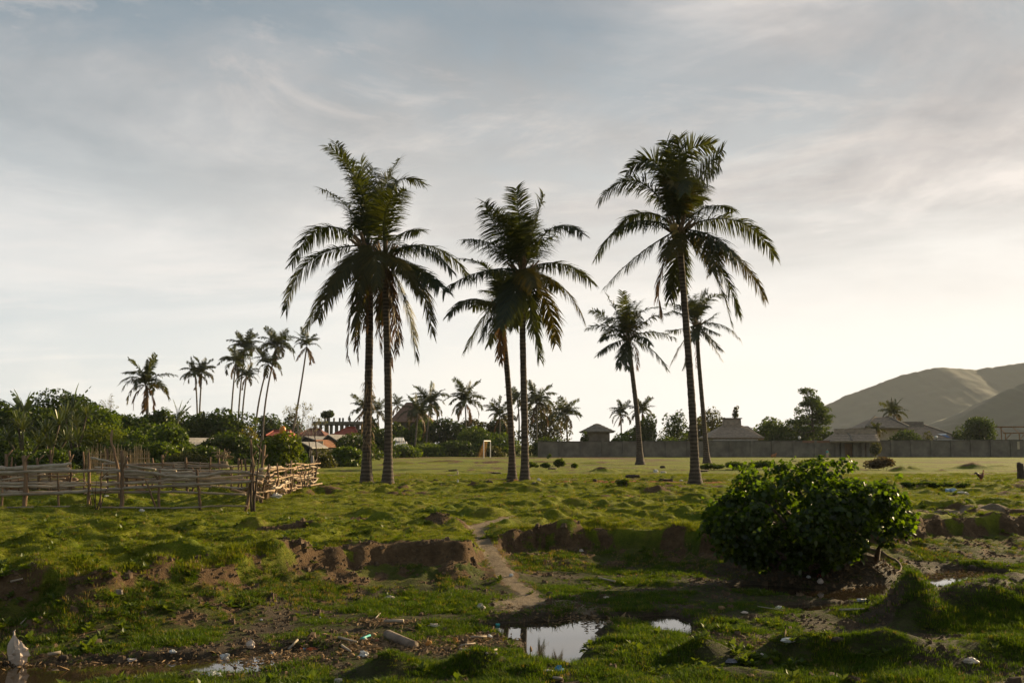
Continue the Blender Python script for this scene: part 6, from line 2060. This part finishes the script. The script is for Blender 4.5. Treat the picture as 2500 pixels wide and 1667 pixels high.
def low(label, px, base_py, top_py, w, m, seed, n=500, leaf=.12, name='shrub', cat='shrub', nl=6, group=LP):
    Y = 1.6 * FPX / (base_py - HORIZON)
    return tree(name, label, cat, px, Y, w, top_py, base_py, m, seed, 11, n, leaf, shape='mound', stems=3, group=group, trunk_r=.012, crown='foliage', core=False, shell=.25, up=.9)


for i, a in enumerate([
    ('bright sprig of leaves standing alone right of the second big trunk', 944, 1138, 1119, 17, LEAF_FRESH, 260, .2),
    ('leafy tuft close right of the front trunk of the middle pair', 1297, 1142, 1124, 42, LEAF_MID, 520, .17),
    ('low dark tuft second in the row right of the middle pair', 1333, 1142, 1128, 30, LEAF_MID, 360, .17),
    ('tallest tuft in the row right of the middle pair', 1364, 1141, 1113, 30, LEAF_FRESH, 420, .18),
    ('small round tuft at the right end of the row by the middle pair', 1403, 1142, 1128, 18, LEAF_MID, 240, .17),
    ('tiny bush alone on the pitch in front of the wall', 1341, 1119, 1106, 9, LEAF_MID, 140, .25),
    ('green weed growing around a dark stone on the red strip', 1520, 1189, 1165, 30, LEAF_FRESH, 520, .1),
    ('creeping green mat beginning right of the tallest palm', 1738, 1147, 1128, 64, LEAF_MID, 800, .16),
    ('second stretch of the creeping green mat behind the bush', 1795, 1146, 1124, 70, LEAF_MID, 900, .16),
    ('third stretch of the creeping green mat behind the bush', 1860, 1145, 1120, 80, LEAF_MID, 900, .16),
    ('grassy green mat between the two humps of the bush', 1985, 1142, 1117, 90, LEAF_FRESH, 900, .16),
    ('dry brown bush right behind the leafy bush', 2150, 1147, 1108, 72, LEAF_BROWN, 1500, .13),
    ('left end of the weed strip on the right pasture', 2212, 1191, 1172, 52, LEAF_MID, 620, .1),
    ('weeds second from left in the strip on the right pasture', 2258, 1192, 1175, 52, LEAF_MID, 620, .1),
    ('weeds third from left in the strip on the right pasture', 2305, 1193, 1178, 50, LEAF_MID, 560, .1),
    ('right end of the weed strip on the right pasture', 2350, 1193, 1177, 44, LEAF_MID, 460, .1),
    ('small weed clump right of the weed strip', 2408, 1191, 1178, 16, LEAF_MID, 180, .1),
    ('low shrub against the wall right of the villa canopy', 2337, 1113, 1091, 40, LEAF_DARK, 500, .28),
    ('pale weed at the wall right of the low shrub', 2361, 1114, 1097, 12, LEAF_YELLOW, 160, .25),
    ('long low weeds at the foot of the wall near the right edge', 2425, 1114, 1104, 90, LEAF_OLIVE, 600, .28),
    ('weeds below the notice board at the right edge of the wall', 2485, 1114, 1099, 40, LEAF_OLIVE, 500, .28),
    ('dark shrub against the wall under the grey hut', 1472, 1113, 1101, 14, LEAF_DARK, 200, .28),
    ('long low weeds at the foot of the wall left of the thatched house', 1690, 1114, 1106, 130, LEAF_MID, 700, .26),
    ('fresh weed on the near pasture left of the middle pair', 1072, 1197, 1186, 20, LEAF_FRESH, 200, .08),
]):
    low(*a[:6], 701 + i, *a[6:])
tree('young_tree', 'thin young tree in front of the wall, right of the gatehouse', 'tree', 2138, 124, 34, 1076, 1098, LEAF_OLIVE, 741, 6, 420, .25, bark=BRANCH_PALE, trunk_r=.07)

# ================================================================== STONES, STUMPS, DRIFTWOOD
STONE = mat('field_stone', (.21, .175, .14), (.11, .09, .07), 5, .9, .5, 18, var=.15)
DARKW = mat('rotten_wood', (.07, .048, .033), (.035, .025, .018), 6, .9, .6, 20)
SLAB = mat('slab_stone', (.30, .23, .165), (.18, .135, .095), 5, .9, .4, 18)


def lump(name, label, cat, px, py, w_px, h_px, m, seed, flat=.7, group=None, sink=.3, noise=.14):
    rng = np.random.default_rng(seed)
    p = on_ground(px, py); k = p[1] / FPX
    w, h = w_px * k, h_px * k
    mb = MB(); V, F = ellipsoid(w / 2, w / 2 * flat, h * .62, 11, 7, noise, rng)
    V = np.array(V); V[:, 2] = np.sign(V[:, 2]) * np.minimum(np.abs(V[:, 2]), h * .5)
    mb.add(V, F)
    return tag(mb.build(name, m, None, False, (p[0], p[1], p[2] + h * (.5 - sink))), label, cat, group)


def slab(label, px, py, w_px, seed, m=SLAB, th=.10, group='flat cut stumps on the pasture'):
    rng = np.random.default_rng(seed); p = on_ground(px, py); w = w_px * p[1] / FPX
    root = thing('palm_stump', label, 'stump', p, rng.uniform(0, 3), group)
    a = np.linspace(0, 6.283, 13)[:-1]; rr = w / 2 * (1 + rng.normal(0, .07, 12))
    V = [(math.cos(x) * r_, math.sin(x) * r_ * .9, -.08) for x, r_ in zip(a, rr * 1.06)] + [(math.cos(x) * r_, math.sin(x) * r_ * .9, th + rng.normal(0, .012)) for x, r_ in zip(a, rr)]
    mb = MB(); mb.add(V, [(i, (i + 1) % 12, 12 + (i + 1) % 12, 12 + i) for i in range(12)]); mb.build('bark', DARKW, root)
    T = [(v[0] * .97, v[1] * .97, v[2] + .006) for v in V[12:]]
    mb = MB(); mb.add(T, [tuple(range(12))]); mb.build('cut_face', m, root)


slab('flat pale stump right of the second big trunk, above the driftwood', 1106, 1150, 22, 801)
slab('flat pale stump between the driftwood and the middle pair', 1212, 1156, 25, 802, th=.07)
slab('flat stump in front of the row of tufts by the middle pair', 1349, 1146, 24, 803)
slab('flat stump left of the foot of the tallest palm', 1627, 1174, 32, 804, th=.09)
slab('flat reddish stump just right of the tallest palm', 1717, 1151, 26, 805, th=.09)
lump('log', 'thick dark log end lying left of the tallest palm', 'log', 1545, 1168, 38, 14, DARKW, 811, .6, None, .3, .25)
lump('log', 'dark log stub right of the slim middle palm at the pitch edge', 'log', 1618, 1142, 14, 8, DARKW, 812, .6)
lump('stone', 'dark stone on the red strip left of the green weed', 'stone', 1512, 1179, 22, 12, DARKW, 813)
lump('stone', 'small dark lump on the red strip between middle pair and weed', 'stone', 1452, 1175, 12, 9, DARKW, 814)
lump('stone', 'grey stone at the foot of the front middle palm', 'stone', 1304, 1180, 11, 5, STONE, 815)
lump('stone', 'grey knobbly lump on the grassy left bank', 'stone', 287, 1452, 26, 16, STONE, 816, .9, None, .2, .3)
lump('stone', 'pale smooth stone at the bottom edge, left of centre', 'stone', 826, 1664, 22, 12, mat('pale_stone', (.42, .37, .29), (.3, .26, .2), 5, .8), 817)
lump('stone', 'dark rock on the mud by the left water', 'stone', 155, 1608, 22, 14, DARKW, 818)
lump('stone', 'dark clod on the path fork below the bank', 'stone', 1342, 1453, 15, 13, DARKW, 819)
lump('stone', 'dark rock with a pale side on the right mud', 'stone', 2045, 1563, 34, 12, DARKW, 820)
lump('stone', 'dark stone at the far end of the right stream', 'stone', 2373, 1389, 22, 14, DARKW, 821)
p = on_ground(2492, 1170)
st_ = thing('tree_stump', 'tall dark tree stump at the right edge of the pasture', 'stump', p)
link('trunk', trunk_mesh([(0, 0, -.1), (.02, 0, .35), (0, 0, .72)], .17, .15, np.random.default_rng(5), 1.3, 10, True, DARKW)[0], st_)
mb = MB(); mb.tube([(0, 0, .70), (.01, 0, .74), (.03, 0, .78)], [.15, .12, .04], 9); mb.build('cut_face', DARKW, st_)

rng = np.random.default_rng(820)


def stick(label, pts_px, r, m, name='stick', cat='stick', group='sticks strewn on the ground', lift=.02):
    a = [on_ground(x, y) for x, y in pts_px]
    o = a[0]
    P = [q - o + np.array((0, 0, lift + r)) for q in a]
    # keep it straight in depth: follow the first and last ground points
    return tag(link(name, pole_mesh(P, r, r * .8, rng, m, 8, name, False) if len(P) > 2 else pole_mesh([P[0], (P[0] + P[1]) / 2 + rng.normal(0, r * .3, 3), P[1]], r, r * .85, rng, m, 9, name, False), None, o), label, cat, group)


def arc(label, pts_px, r0, r1, m, name='driftwood', cat='driftwood'):
    g = on_ground(*pts_px[0]); P = [W(x, y, g[1]) - g for x, y in pts_px]
    return tag(link(name, pole_mesh(P, r0, r1, rng, m, 7, name), None, g), label, cat)


DRY = mat('bleached_wood', (.42, .35, .26), (.27, .21, .15), 4, .85, .3)
arc('curled bleached driftwood on the pasture, left of the middle pair', [(1092, 1162), (1104, 1160), (1116, 1163), (1120, 1156), (1117, 1149)], .07, .025, DRY)
arc('dark upturned husk on the red strip beside the front middle palm', [(1240, 1178), (1248, 1173), (1254, 1169)], .09, .03, DARKW, 'palm_husk', 'husk')
arc('dark curved husk on the red strip left of the middle pair', [(1188, 1178), (1195, 1173), (1203, 1178)], .08, .03, DARKW, 'palm_husk', 'husk')
lump('palm_husk', 'brown husk at the left end of the red strip', 'husk', 1063, 1173, 12, 5, DARKW, 822)

# ================================================================== LITTER
def crumple(name, label, cat, px, py, w_px, h_px, m, seed, group='litter strewn about the stream bed', flat=.7, stand=False, noise=.32):
    rng = np.random.default_rng(seed)
    p = on_ground(px, py); p[2] = max(p[2], WATER - .01); k = p[1] / FPX
    w, h = w_px * k, h_px * k
    V, F = ellipsoid(w / 2, w / 2 * flat, h / 2, 12, 8, noise, rng)
    V = np.array(V)
    V[:, :2] *= (1 + .25 * np.sin(V[:, 2:3] / h * 5 + rng.uniform(0, 6)))
    V[:, 2] = np.maximum(V[:, 2], -h * .38)
    F = [f for f in F]
    mb = MB(); mb.add(V, F)
    o = mb.build(name, m, None, False, (p[0], p[1], p[2] + h * .36)); o.rotation_euler = (0, 0, rng.uniform(-.5, .5))
    return tag(o, label, cat, group)


P_WHITE = mat('white_plastic', (.62, .60, .56), (.46, .44, .4), 8, .45)
P_PINK = mat('pale_plastic', (.58, .48, .40), (.44, .34, .27), 8, .5)
P_TEAL = mat('teal_plastic', (.05, .36, .33), (.04, .24, .22), 6, .45)
P_BLUE = mat('blue_plastic', (.06, .26, .40), (.04, .17, .28), 6, .45)
P_LBLUE = mat('light_blue_plastic', (.38, .50, .62), (.26, .36, .48), 6, .45)
P_ORANGE = mat('orange_cloth', (.50, .12, .025), (.32, .07, .02), 6, .8)
P_GREY = mat('grey_cloth', (.16, .15, .17), (.09, .085, .1), 6, .8)
P_RED = mat('red_plastic', (.4, .05, .04), (.25, .03, .03), 6, .5)
HUSK = mat('coconut_husk', (.36, .225, .11), (.2, .115, .05), 10, .9, .6, 30, stretch=(1, 1, .3))
HUSK_O = mat('orange_husk', (.5, .24, .06), (.33, .14, .03), 10, .85, .5, 30)


def standing_bag():
    p = on_ground(40, 1628); p[2] = WATER + .0; rng = np.random.default_rng(9)
    k = p[1] / FPX; h = 74 * k
    root = thing('plastic_bag', 'upright crumpled pale bag standing in the left water', 'bag', p)
    V, F = [], []
    n, m_ = 16, 11
    tt = [0, .2, .4, .55, .7, .82, .92, 1.0]; ww = [13, 18, 23, 23, 18, 12, 7, 3]; oo = [4, 5, 4, 3, -1, -5, -8, -10]
    for j in range(m_):
        t = j / (m_ - 1); w = np.interp(t, tt, ww) * k; ox = np.interp(t, tt, oo) * k
        for i in range(n):
            a = 6.283 * i / n; f = 1 + .16 * math.sin(5 * a + 4 * t) + rng.normal(0, .09)
            V.append((math.cos(a) * w * f + ox, math.sin(a) * w * .55 * f, -.03 + t * h + rng.normal(0, .006)))
    for j in range(m_ - 1):
        for i in range(n): F.append((j * n + i, j * n + (i + 1) % n, (j + 1) * n + (i + 1) % n, (j + 1) * n + i))
    F.append(tuple((m_ - 1) * n + i for i in range(n)))
    mb = MB(); mb.add(V, F); mb.build('bag', mat('bag_skin', (.60, .47, .36), (.46, .34, .25), 6, .5), root)
    mb = MB(); mb.tube([(-9 * k, 0, h * .9), (-10 * k, 0, h * 1.06), (-7 * k, 0, h * 1.1)], [.012, .008, .004], 6); mb.build('knot', P_PINK, root)


standing_bag()
for i, a in enumerate([
    ('plastic_scrap', 'pale flat scrap at the edge of the left water', 'scrap', 322, 1612, 30, 6, P_PINK), ('carton', 'white and red carton on the left mud', 'carton', 421, 1594, 16, 10, P_WHITE), ('plastic_bag', 'white crumpled bag at the tip of the left water', 'bag', 548, 1628, 26, 14, P_WHITE),
    ('plastic_bag', 'thin pale bag at the grass edge of the left water', 'bag', 520, 1648, 44, 10, P_WHITE), ('foam_piece', 'ragged pale foam clump in the grass left of the rubbish', 'foam', 612, 1582, 18, 22, P_PINK), ('paper_scrap', 'white paper in front of the corral', 'paper', 346, 1249, 14, 7, P_WHITE),
    ('plastic_sack', 'white sack at the foot of the branch barrier', 'sack', 672, 1217, 26, 16, P_WHITE), ('plastic_scrap', 'white scrap under the corral rails', 'scrap', 260, 1212, 10, 4, P_WHITE),
    ('plastic_bag', 'white bag among husks in the rubbish patch', 'bag', 888, 1601, 26, 14, P_WHITE), ('plastic_scrap', 'small white scrap beside the teal strip', 'scrap', 889, 1563, 14, 9, P_WHITE), ('plastic_scrap', 'white scrap at the left end of the rubbish patch', 'scrap', 664, 1612, 11, 8, P_WHITE),
    ('orange_rag', 'bright orange rag in the rubbish patch', 'rag', 761, 1600, 24, 12, P_ORANGE), ('orange_rag', 'smaller rusty orange rag left of the bright one', 'rag', 735, 1592, 14, 8, P_ORANGE), ('plastic_scrap', 'light blue scrap between the two orange rags', 'scrap', 744, 1594, 8, 9, P_LBLUE),
    ('foam_slab', 'pale foam slab in the grass right of the log', 'foam', 1060, 1528, 30, 8, P_PINK), ('plastic_bag', 'pale round bag in the grass below the path', 'bag', 1173, 1487, 20, 16, mat('dim_plastic', (.36, .33, .26), (.26, .23, .18), 8, .6)), ('carton', 'white and red scrap on the path through the bank', 'scrap', 1248, 1406, 12, 7, P_WHITE),
    ('plastic_scrap', 'small pale scrap on the bed right of the path', 'scrap', 1480, 1460, 11, 7, P_PINK), ('plastic_scrap', 'teal scrap at the left shore of the puddle', 'scrap', 1215, 1546, 13, 8, P_TEAL), ('plastic_cup', 'white cup scrap at the left shore of the puddle', 'scrap', 1195, 1556, 13, 10, P_WHITE),
    ('dry_leaf', 'curled orange leaf left of the puddle', 'leaf', 1112, 1570, 17, 16, HUSK_O), ('plastic_bag', 'crumpled blue bag below the puddle', 'bag', 1365, 1640, 20, 18, P_BLUE), ('plastic_scrap', 'white scrap left of the crumpled blue bag', 'scrap', 1338, 1640, 20, 7, P_WHITE),
    ('plastic_scrap', 'white scrap in the grass above the right mud', 'scrap', 1901, 1486, 22, 9, P_WHITE), ('plastic_scrap', 'white scrap lying out in the right stream', 'scrap', 2105, 1467, 30, 7, P_WHITE), ('plastic_bag', 'torn white bag on the right mud', 'bag', 1925, 1567, 28, 12, P_WHITE),
    ('plastic_bag', 'pale bag lying on the right grassy slope', 'bag', 2370, 1618, 34, 15, P_PINK), ('paper_scrap', 'tan folded scrap in the grass right of the puddle', 'scrap', 1762, 1488, 13, 11, HUSK), ('plastic_scrap', 'pale scrap left of the white one above the right mud', 'scrap', 1818, 1497, 14, 7, P_PINK),
    ('plastic_scrap', 'tan scrap in the grass near the bottom right mound', 'scrap', 1860, 1601, 13, 8, P_PINK), ('plastic_scrap', 'tan lump at the bottom edge right of centre', 'scrap', 1834, 1652, 16, 9, HUSK), ('grey_rag', 'dark grey rag in the grass at the lower right', 'rag', 1785, 1616, 26, 10, P_GREY),
    ('plastic_scrap', 'white ring of plastic under the bush', 'scrap', 1974, 1411, 11, 8, P_WHITE), ('plastic_scrap', 'red scrap under the bush', 'scrap', 2001, 1408, 10, 8, P_RED), ('plastic_scrap', 'tan scrap hanging low under the bush', 'scrap', 2003, 1424, 12, 14, P_PINK),
    ('plastic_bag', 'blue and white heap of rags on the right pasture', 'rag heap', 2322, 1203, 30, 13, P_LBLUE), ('plastic_scrap', 'white strip of rag right of the blue heap', 'rag', 2347, 1205, 22, 6, P_WHITE), ('plastic_scrap', 'pale end of the rag trail on the right pasture', 'rag', 2362, 1208, 10, 5, P_PINK),
    ('plastic_bag', 'white crumpled bag left of the tallest palm', 'bag', 1601, 1153, 14, 8, P_WHITE), ('plastic_scrap', 'thin white strip beside the crumpled bag', 'scrap', 1619, 1154, 18, 4, P_WHITE), ('plastic_scrap', 'white scrap on the red strip right of the middle pair', 'scrap', 1315, 1174, 8, 8, P_WHITE),
    ('plastic_scrap', 'white scrap on the red strip left of the middle pair', 'scrap', 1118, 1177, 5, 8, P_WHITE), ('plastic_scrap', 'tiny white scrap on the red strip by the tallest palm', 'scrap', 1663, 1175, 6, 5, P_WHITE), ('plastic_scrap', 'pale scrap lying high on the dark mound right of the path', 'scrap', 1419, 1346, 12, 7, P_PINK),
    ('plastic_scrap', 'small white scrap on the bare slope of the left bank', 'scrap', 638, 1514, 6, 5, P_WHITE), ('plastic_scrap', 'small white scrap above the rubbish patch', 'scrap', 782, 1510, 7, 5, P_WHITE), ('plastic_bag', 'dim pale bag on the bank slope above the log', 'bag', 950, 1460, 22, 8, mat('dim_plastic', (.36, .33, .26))),
]):
    crumple(*a[:8], 851 + i, noise=.2 if a[0] in ('foam_slab', 'carton') else .32)
for i, (px, py, w, h, lab, m) in enumerate([
    (791, 1553, 16, 9, 'pale husk at the top left of the rubbish patch', HUSK), (844, 1553, 12, 13, 'upright husk left of the teal strip', HUSK), (911, 1554, 15, 11, 'husk just left of the log', HUSK), (898, 1576, 9, 11, 'small husk below the teal strip', HUSK),
    (874, 1608, 10, 8, 'husk below the white bag of the rubbish patch', HUSK), (917, 1606, 13, 10, 'yellowish husk right of the white bag', HUSK), (817, 1583, 8, 6, 'little husk ring in the middle of the rubbish patch', HUSK), (787, 1607, 9, 13, 'husk right of the orange rag', HUSK),
    (797, 1612, 9, 7, 'pale husk low in the rubbish patch', HUSK), (713, 1602, 12, 9, 'husk left below the orange rags', HUSK), (747, 1579, 16, 9, 'tan husk above the orange rags', HUSK), (1047, 1578, 16, 17, 'round orange coconut right of the log', HUSK_O), (1086, 1632, 13, 6, 'tan husk in the grass left of the bottom mound', HUSK),
    (1500, 1590, 10, 8, 'small husk in the grass right of the puddle', HUSK_O), (1010, 1556, 12, 8, 'husk just past the right end of the log', HUSK), (860, 1602, 12, 9, 'blocky husk left of the white bag', HUSK), (830, 1562, 10, 8, 'dark husk in the middle of the rubbish', DARKW), (920, 1568, 12, 9, 'red brown husk beside the log', mat('red_husk', (.27, .1, .05), (.16, .06, .03), 8, .9))]):
    lump('coconut_husk', lab, 'husk', px, py, w, h, m, 921 + i, .85, 'coconut husks in the rubbish', .15, .1)
stick('thick sawn log lying in the rubbish patch', [(946, 1558), (1012, 1584)], .06, mat('grey_log', (.26, .2, .15), (.11, .08, .058), 5, .9, .4), 'log', 'log', None, -.02)
for a in [
    ('flat grey plank at the top of the rubbish patch', [(938, 1524), (985, 1523)], .022), ('pale stick leaning at the left of the rubbish patch', [(704, 1592), (727, 1568)], .014), ('short stick in the middle of the rubbish patch', [(834, 1582), (856, 1597)], .013),
    ('long pale cane left below the puddle', [(1124, 1592), (1160, 1598), (1212, 1603)], .014), ('short cane crossing the long pale one', [(1188, 1602), (1212, 1592)], .012), ('curved pale stick above the long cane', [(1124, 1582), (1136, 1573), (1160, 1576)], .010),
    ('pale forked stick on the bed right of the path', [(1462, 1415), (1480, 1420), (1502, 1424)], .016), ('broken pole lying in the puddle', [(1375, 1588), (1415, 1583)], .022), ('stick on the grassy slope at the left edge', [(25, 1426), (56, 1418)], .012), ('stick on the mud by the left water', [(116, 1606), (148, 1600)], .018),
    ('pale twig in the grass above the rubbish patch', [(916, 1515), (928, 1502)], .009), ('thin pale twig on the left bank', [(50, 1528), (64, 1514)], .008), ('dark stick across the rubbish patch', [(826, 1562), (872, 1574)], .013), ('short grey stick at the right of the rubbish patch', [(1150, 1562), (1188, 1560)], .014),
    ('tan stick on the right mud', [(2050, 1494), (2110, 1492)], .014), ('stick low at the bottom centre below the puddle', [(1350, 1662), (1372, 1664)], .014), ('tan twig under the white scrap above the right mud', [(1850, 1484), (1912, 1494)], .006)]:
    stick(a[0], a[1], a[2], DRY)
stick('teal plastic strip in the rubbish patch', [(882, 1566), (903, 1558)], .016, P_TEAL, 'plastic_strip', 'strip', None)



def debris():
    rng = np.random.default_rng(77)
    V, F = [], []
    for P, cnt, sp in ((polyline([(680, 1600), (760, 1590), (860, 1570), (960, 1570), (1080, 1578), (1190, 1556)], BED), 2600, .26), (polyline([(0, 1608), (200, 1606), (420, 1596), (640, 1590)], BED), 160, .12), (polyline([(1720, 1565), (1900, 1580), (2050, 1550)], BED), 600, .2),
                       (polyline([(1240, 1490), (1440, 1495), (1620, 1560)], BED), 500, .25), (polyline([(880, 1520), (1000, 1525)], BED), 400, .14), (polyline([(2040, 1420), (2220, 1400), (2380, 1390)], BED), 500, .2)):
        seg = rng.integers(0, len(P) - 1, cnt); t = rng.uniform(size=cnt)[:, None]
        c = P[seg] * (1 - t) + P[seg + 1] * t
        c[:, 0] += rng.normal(0, sp, cnt); c[:, 1] += rng.normal(0, sp, cnt)
        hh = ground_parts(c[:, 0], c[:, 1])[0]
        for i in range(cnt):
            z = max(hh[i], WATER) + .004
            a = rng.uniform(0, 6.283); l = rng.uniform(.012, .05) * (2.2 if rng.uniform() < .12 else 1); w = rng.uniform(.004, .018)
            d = np.array((math.cos(a), math.sin(a), rng.normal(0, .35))) * l; n_ = np.array((-math.sin(a), math.cos(a), rng.normal(0, .4))) * w
            o = np.array((c[i, 0], c[i, 1], z + .008)); k = len(V)
            V += [o - d - n_ * .5, o - d * .2 + n_, o + d, o + d * .1 - n_, o + np.array((0, 0, w * .8))]
            F += [(k, k + 1, k + 4), (k + 1, k + 2, k + 4), (k + 2, k + 3, k + 4), (k + 3, k, k + 4)]
    mb = MB(); mb.add(V, F)
    tag(mb.build('debris', leaf_mat('debris', (.035, .022, .012), (.26, .17, .09), .05, .01, .6)), 'scattered chips, husk fibre and dead leaves on the mud', 'debris', None, 'stuff')


debris()


# ================================================================== ONE PERSON, A FEW ANIMALS
def skinned(name, verts, edges, radii, mats, pick, parent, levels=1):
    me = bpy.data.meshes.new(name + '_cage'); me.from_pydata([tuple(v) for v in verts], edges, [])
    o = bpy.data.objects.new(name + '_cage', me); COL.objects.link(o)
    md = o.modifiers.new('skin', 'SKIN'); sv = me.skin_vertices[0].data
    for i, r_ in enumerate(radii):
        sv[i].radius = (r_, r_) if np.ndim(r_) == 0 else r_
        sv[i].use_root = (i == 0)
    ss = o.modifiers.new('sub', 'SUBSURF'); ss.levels = levels; ss.render_levels = levels
    dg = bpy.context.evaluated_depsgraph_get()
    nm = bpy.data.meshes.new_from_object(o.evaluated_get(dg)); nm.name = name
    bpy.data.objects.remove(o); bpy.data.meshes.remove(me)
    nm.materials.clear()
    for m in mats: nm.materials.append(m)
    for p in nm.polygons:
        p.material_index = pick(p.center); p.use_smooth = True
    return link(name, nm, parent)


SKIN = mat('skin', (.36, .2, .12), (.28, .15, .09), 4, .6)
p = place(2019, 122.0)
pr = thing('person', 'small person in a teal top and light trousers standing by the gate', 'person', p)
h = 1.12
pv = [(0, 0, .52), (0, 0, .66), (0, 0, .80), (0, 0, .88), (0, 0, .94), (0, -.01, 1.03), (.09, 0, .80), (.16, -.02, .62), (.17, -.08, .46), (-.09, 0, .80), (-.16, -.02, .62), (-.17, -.06, .46), (.06, 0, .50), (.07, -.01, .27), (.07, 0, .05), (.07, -.09, .02), (-.06, 0, .50), (-.07, -.02, .27), (-.08, .02, .05), (-.08, -.07, .02),
      (.175, -.11, .41), (.165, -.12, .43), (.19, -.12, .42), (-.175, -.09, .41), (-.165, -.10, .43), (-.19, -.10, .42)]
pe = [(0, 1), (1, 2), (2, 3), (3, 4), (4, 5), (2, 6), (6, 7), (7, 8), (2, 9), (9, 10), (10, 11), (0, 12), (12, 13), (13, 14), (14, 15), (0, 16), (16, 17), (17, 18), (18, 19), (8, 20), (8, 21), (8, 22), (11, 23), (11, 24), (11, 25)]
rad = [.095, .085, .09, .04, .06, .065, .045, .035, .022, .045, .035, .022, .07, .05, .032, .025, .07, .05, .032, .025, .009, .009, .009, .009, .009, .009]
TOPM = mat('teal_shirt', (.06, .3, .28), (.045, .2, .19), 4, .8); TRO = mat('pale_trousers', (.55, .42, .33), (.42, .3, .23), 4, .8)
skinned('body', pv, pe, rad, [SKIN, TOPM, TRO], lambda c: 0 if c.z > .87 or (abs(c.x) > .13 and c.z < .6) or c.z < .06 else (1 if c.z > .56 else 2), pr)
mb = MB(); V, F = ellipsoid(.078, .085, .06, 10, 6); mb.add(V, F); mb.build('hair', mat('dark_hair', (.02, .015, .012)), pr, True, (0, .012, 1.065))


def rooster(label, px, py, s, seed):
    p = on_ground(px, py)
    root = thing('rooster', label, 'rooster', p, .3)
    v = [(0, 0, .24), (.09, 0, .26), (.13, 0, .34), (.14, 0, .41), (.185, 0, .40), (-.1, 0, .27), (-.19, 0, .36), (-.26, 0, .38), (-.31, 0, .31), (.01, .035, .15), (.015, .04, .01), (.06, .045, .005), (.01, -.035, .15), (.015, -.04, .01), (.06, -.045, .005)]
    e = [(0, 1), (1, 2), (2, 3), (3, 4), (0, 5), (5, 6), (6, 7), (7, 8), (0, 9), (9, 10), (10, 11), (0, 12), (12, 13), (13, 14)]
    r_ = [.085, .07, .045, .035, .012, .07, .045, .04, .015, .03, .01, .008, .03, .01, .008]
    GOLD, BRN, BLK = mat('gold_feather', (.42, .2, .05), (.3, .12, .03), 8, .6), mat('brown_feather', (.17, .055, .025), (.1, .03, .015), 8, .6), mat('black_feather', (.02, .018, .02), (.012, .012, .014), 8, .4)
    o = skinned('body', [np.array(a) * s for a in v], e, [a * s for a in r_], [BRN, GOLD, BLK], lambda c: 1 if (c.x > .09 * s and c.z > .27 * s) or c.z < .13 * s else (2 if c.x < -.13 * s else 0), root)
    mb = MB(); mb.box((.15 * s, 0, .455 * s), (.06 * s, .012 * s, .05 * s)); mb.build('comb', P_RED, root)


rooster('brown rooster with golden neck on the right pasture', 2395, 1176, 1.0, 1)


def resting(label, px, py, col, seed, s=1.0):
    p = on_ground(px, py)
    root = thing('goat', label, 'goat', p, .4 if seed % 2 else -2.6)
    v = [(0, 0, .2), (.22, 0, .22), (.34, 0, .36), (.40, 0, .46), (.5, 0, .42), (-.25, 0, .19), (-.33, 0, .22), (.2, .1, .08), (.32, .12, .04), (.2, -.1, .08), (.33, -.11, .04), (-.22, .13, .1), (-.05, .17, .04), (-.22, -.13, .1), (-.05, -.17, .04), (.39, .07, .5), (.39, -.07, .5)]
    e = [(0, 1), (1, 2), (2, 3), (3, 4), (0, 5), (5, 6), (1, 7), (7, 8), (1, 9), (9, 10), (5, 11), (11, 12), (5, 13), (13, 14), (3, 15), (3, 16)]
    r_ = [.17, .15, .08, .07, .04, .15, .03, .06, .035, .06, .035, .08, .035, .08, .035, .02, .02]
    skinned('body', [np.array(a) * s for a in v], e, [a * s for a in r_], [col], lambda c: 0, root)


resting('orange brown goat resting at the foot of the wall', 1888, 1116, mat('tan_hide', (.42, .17, .06), (.3, .11, .04), 5, .8), 1, 1.1)
resting('dark reddish goat resting at the wall, left of the lighter one', 1835, 1115, mat('dark_hide', (.2, .075, .035), (.13, .05, .025), 5, .8), 2, 1.0)

# ================================================================== AIR
hz = bpy.data.materials.new('haze')
hz.use_nodes = True
hz.node_tree.nodes.clear()
_o = hz.node_tree.nodes.new('ShaderNodeOutputMaterial'); _v = hz.node_tree.nodes.new('ShaderNodeVolumePrincipled')
_v.inputs['Color'].default_value = (0.84, 0.90, 0.96, 1); _v.inputs['Density'].default_value = 0.0001; _v.inputs['Anisotropy'].default_value = 0.1
hz.node_tree.links.new(_v.outputs[0], _o.inputs['Volume'])
mb = MB(); mb.box((0, 1450, 118), (6600, 3800, 240)); tag(mb.build('haze', hz), 'thin pale haze over the whole place', None, None, 'stuff')
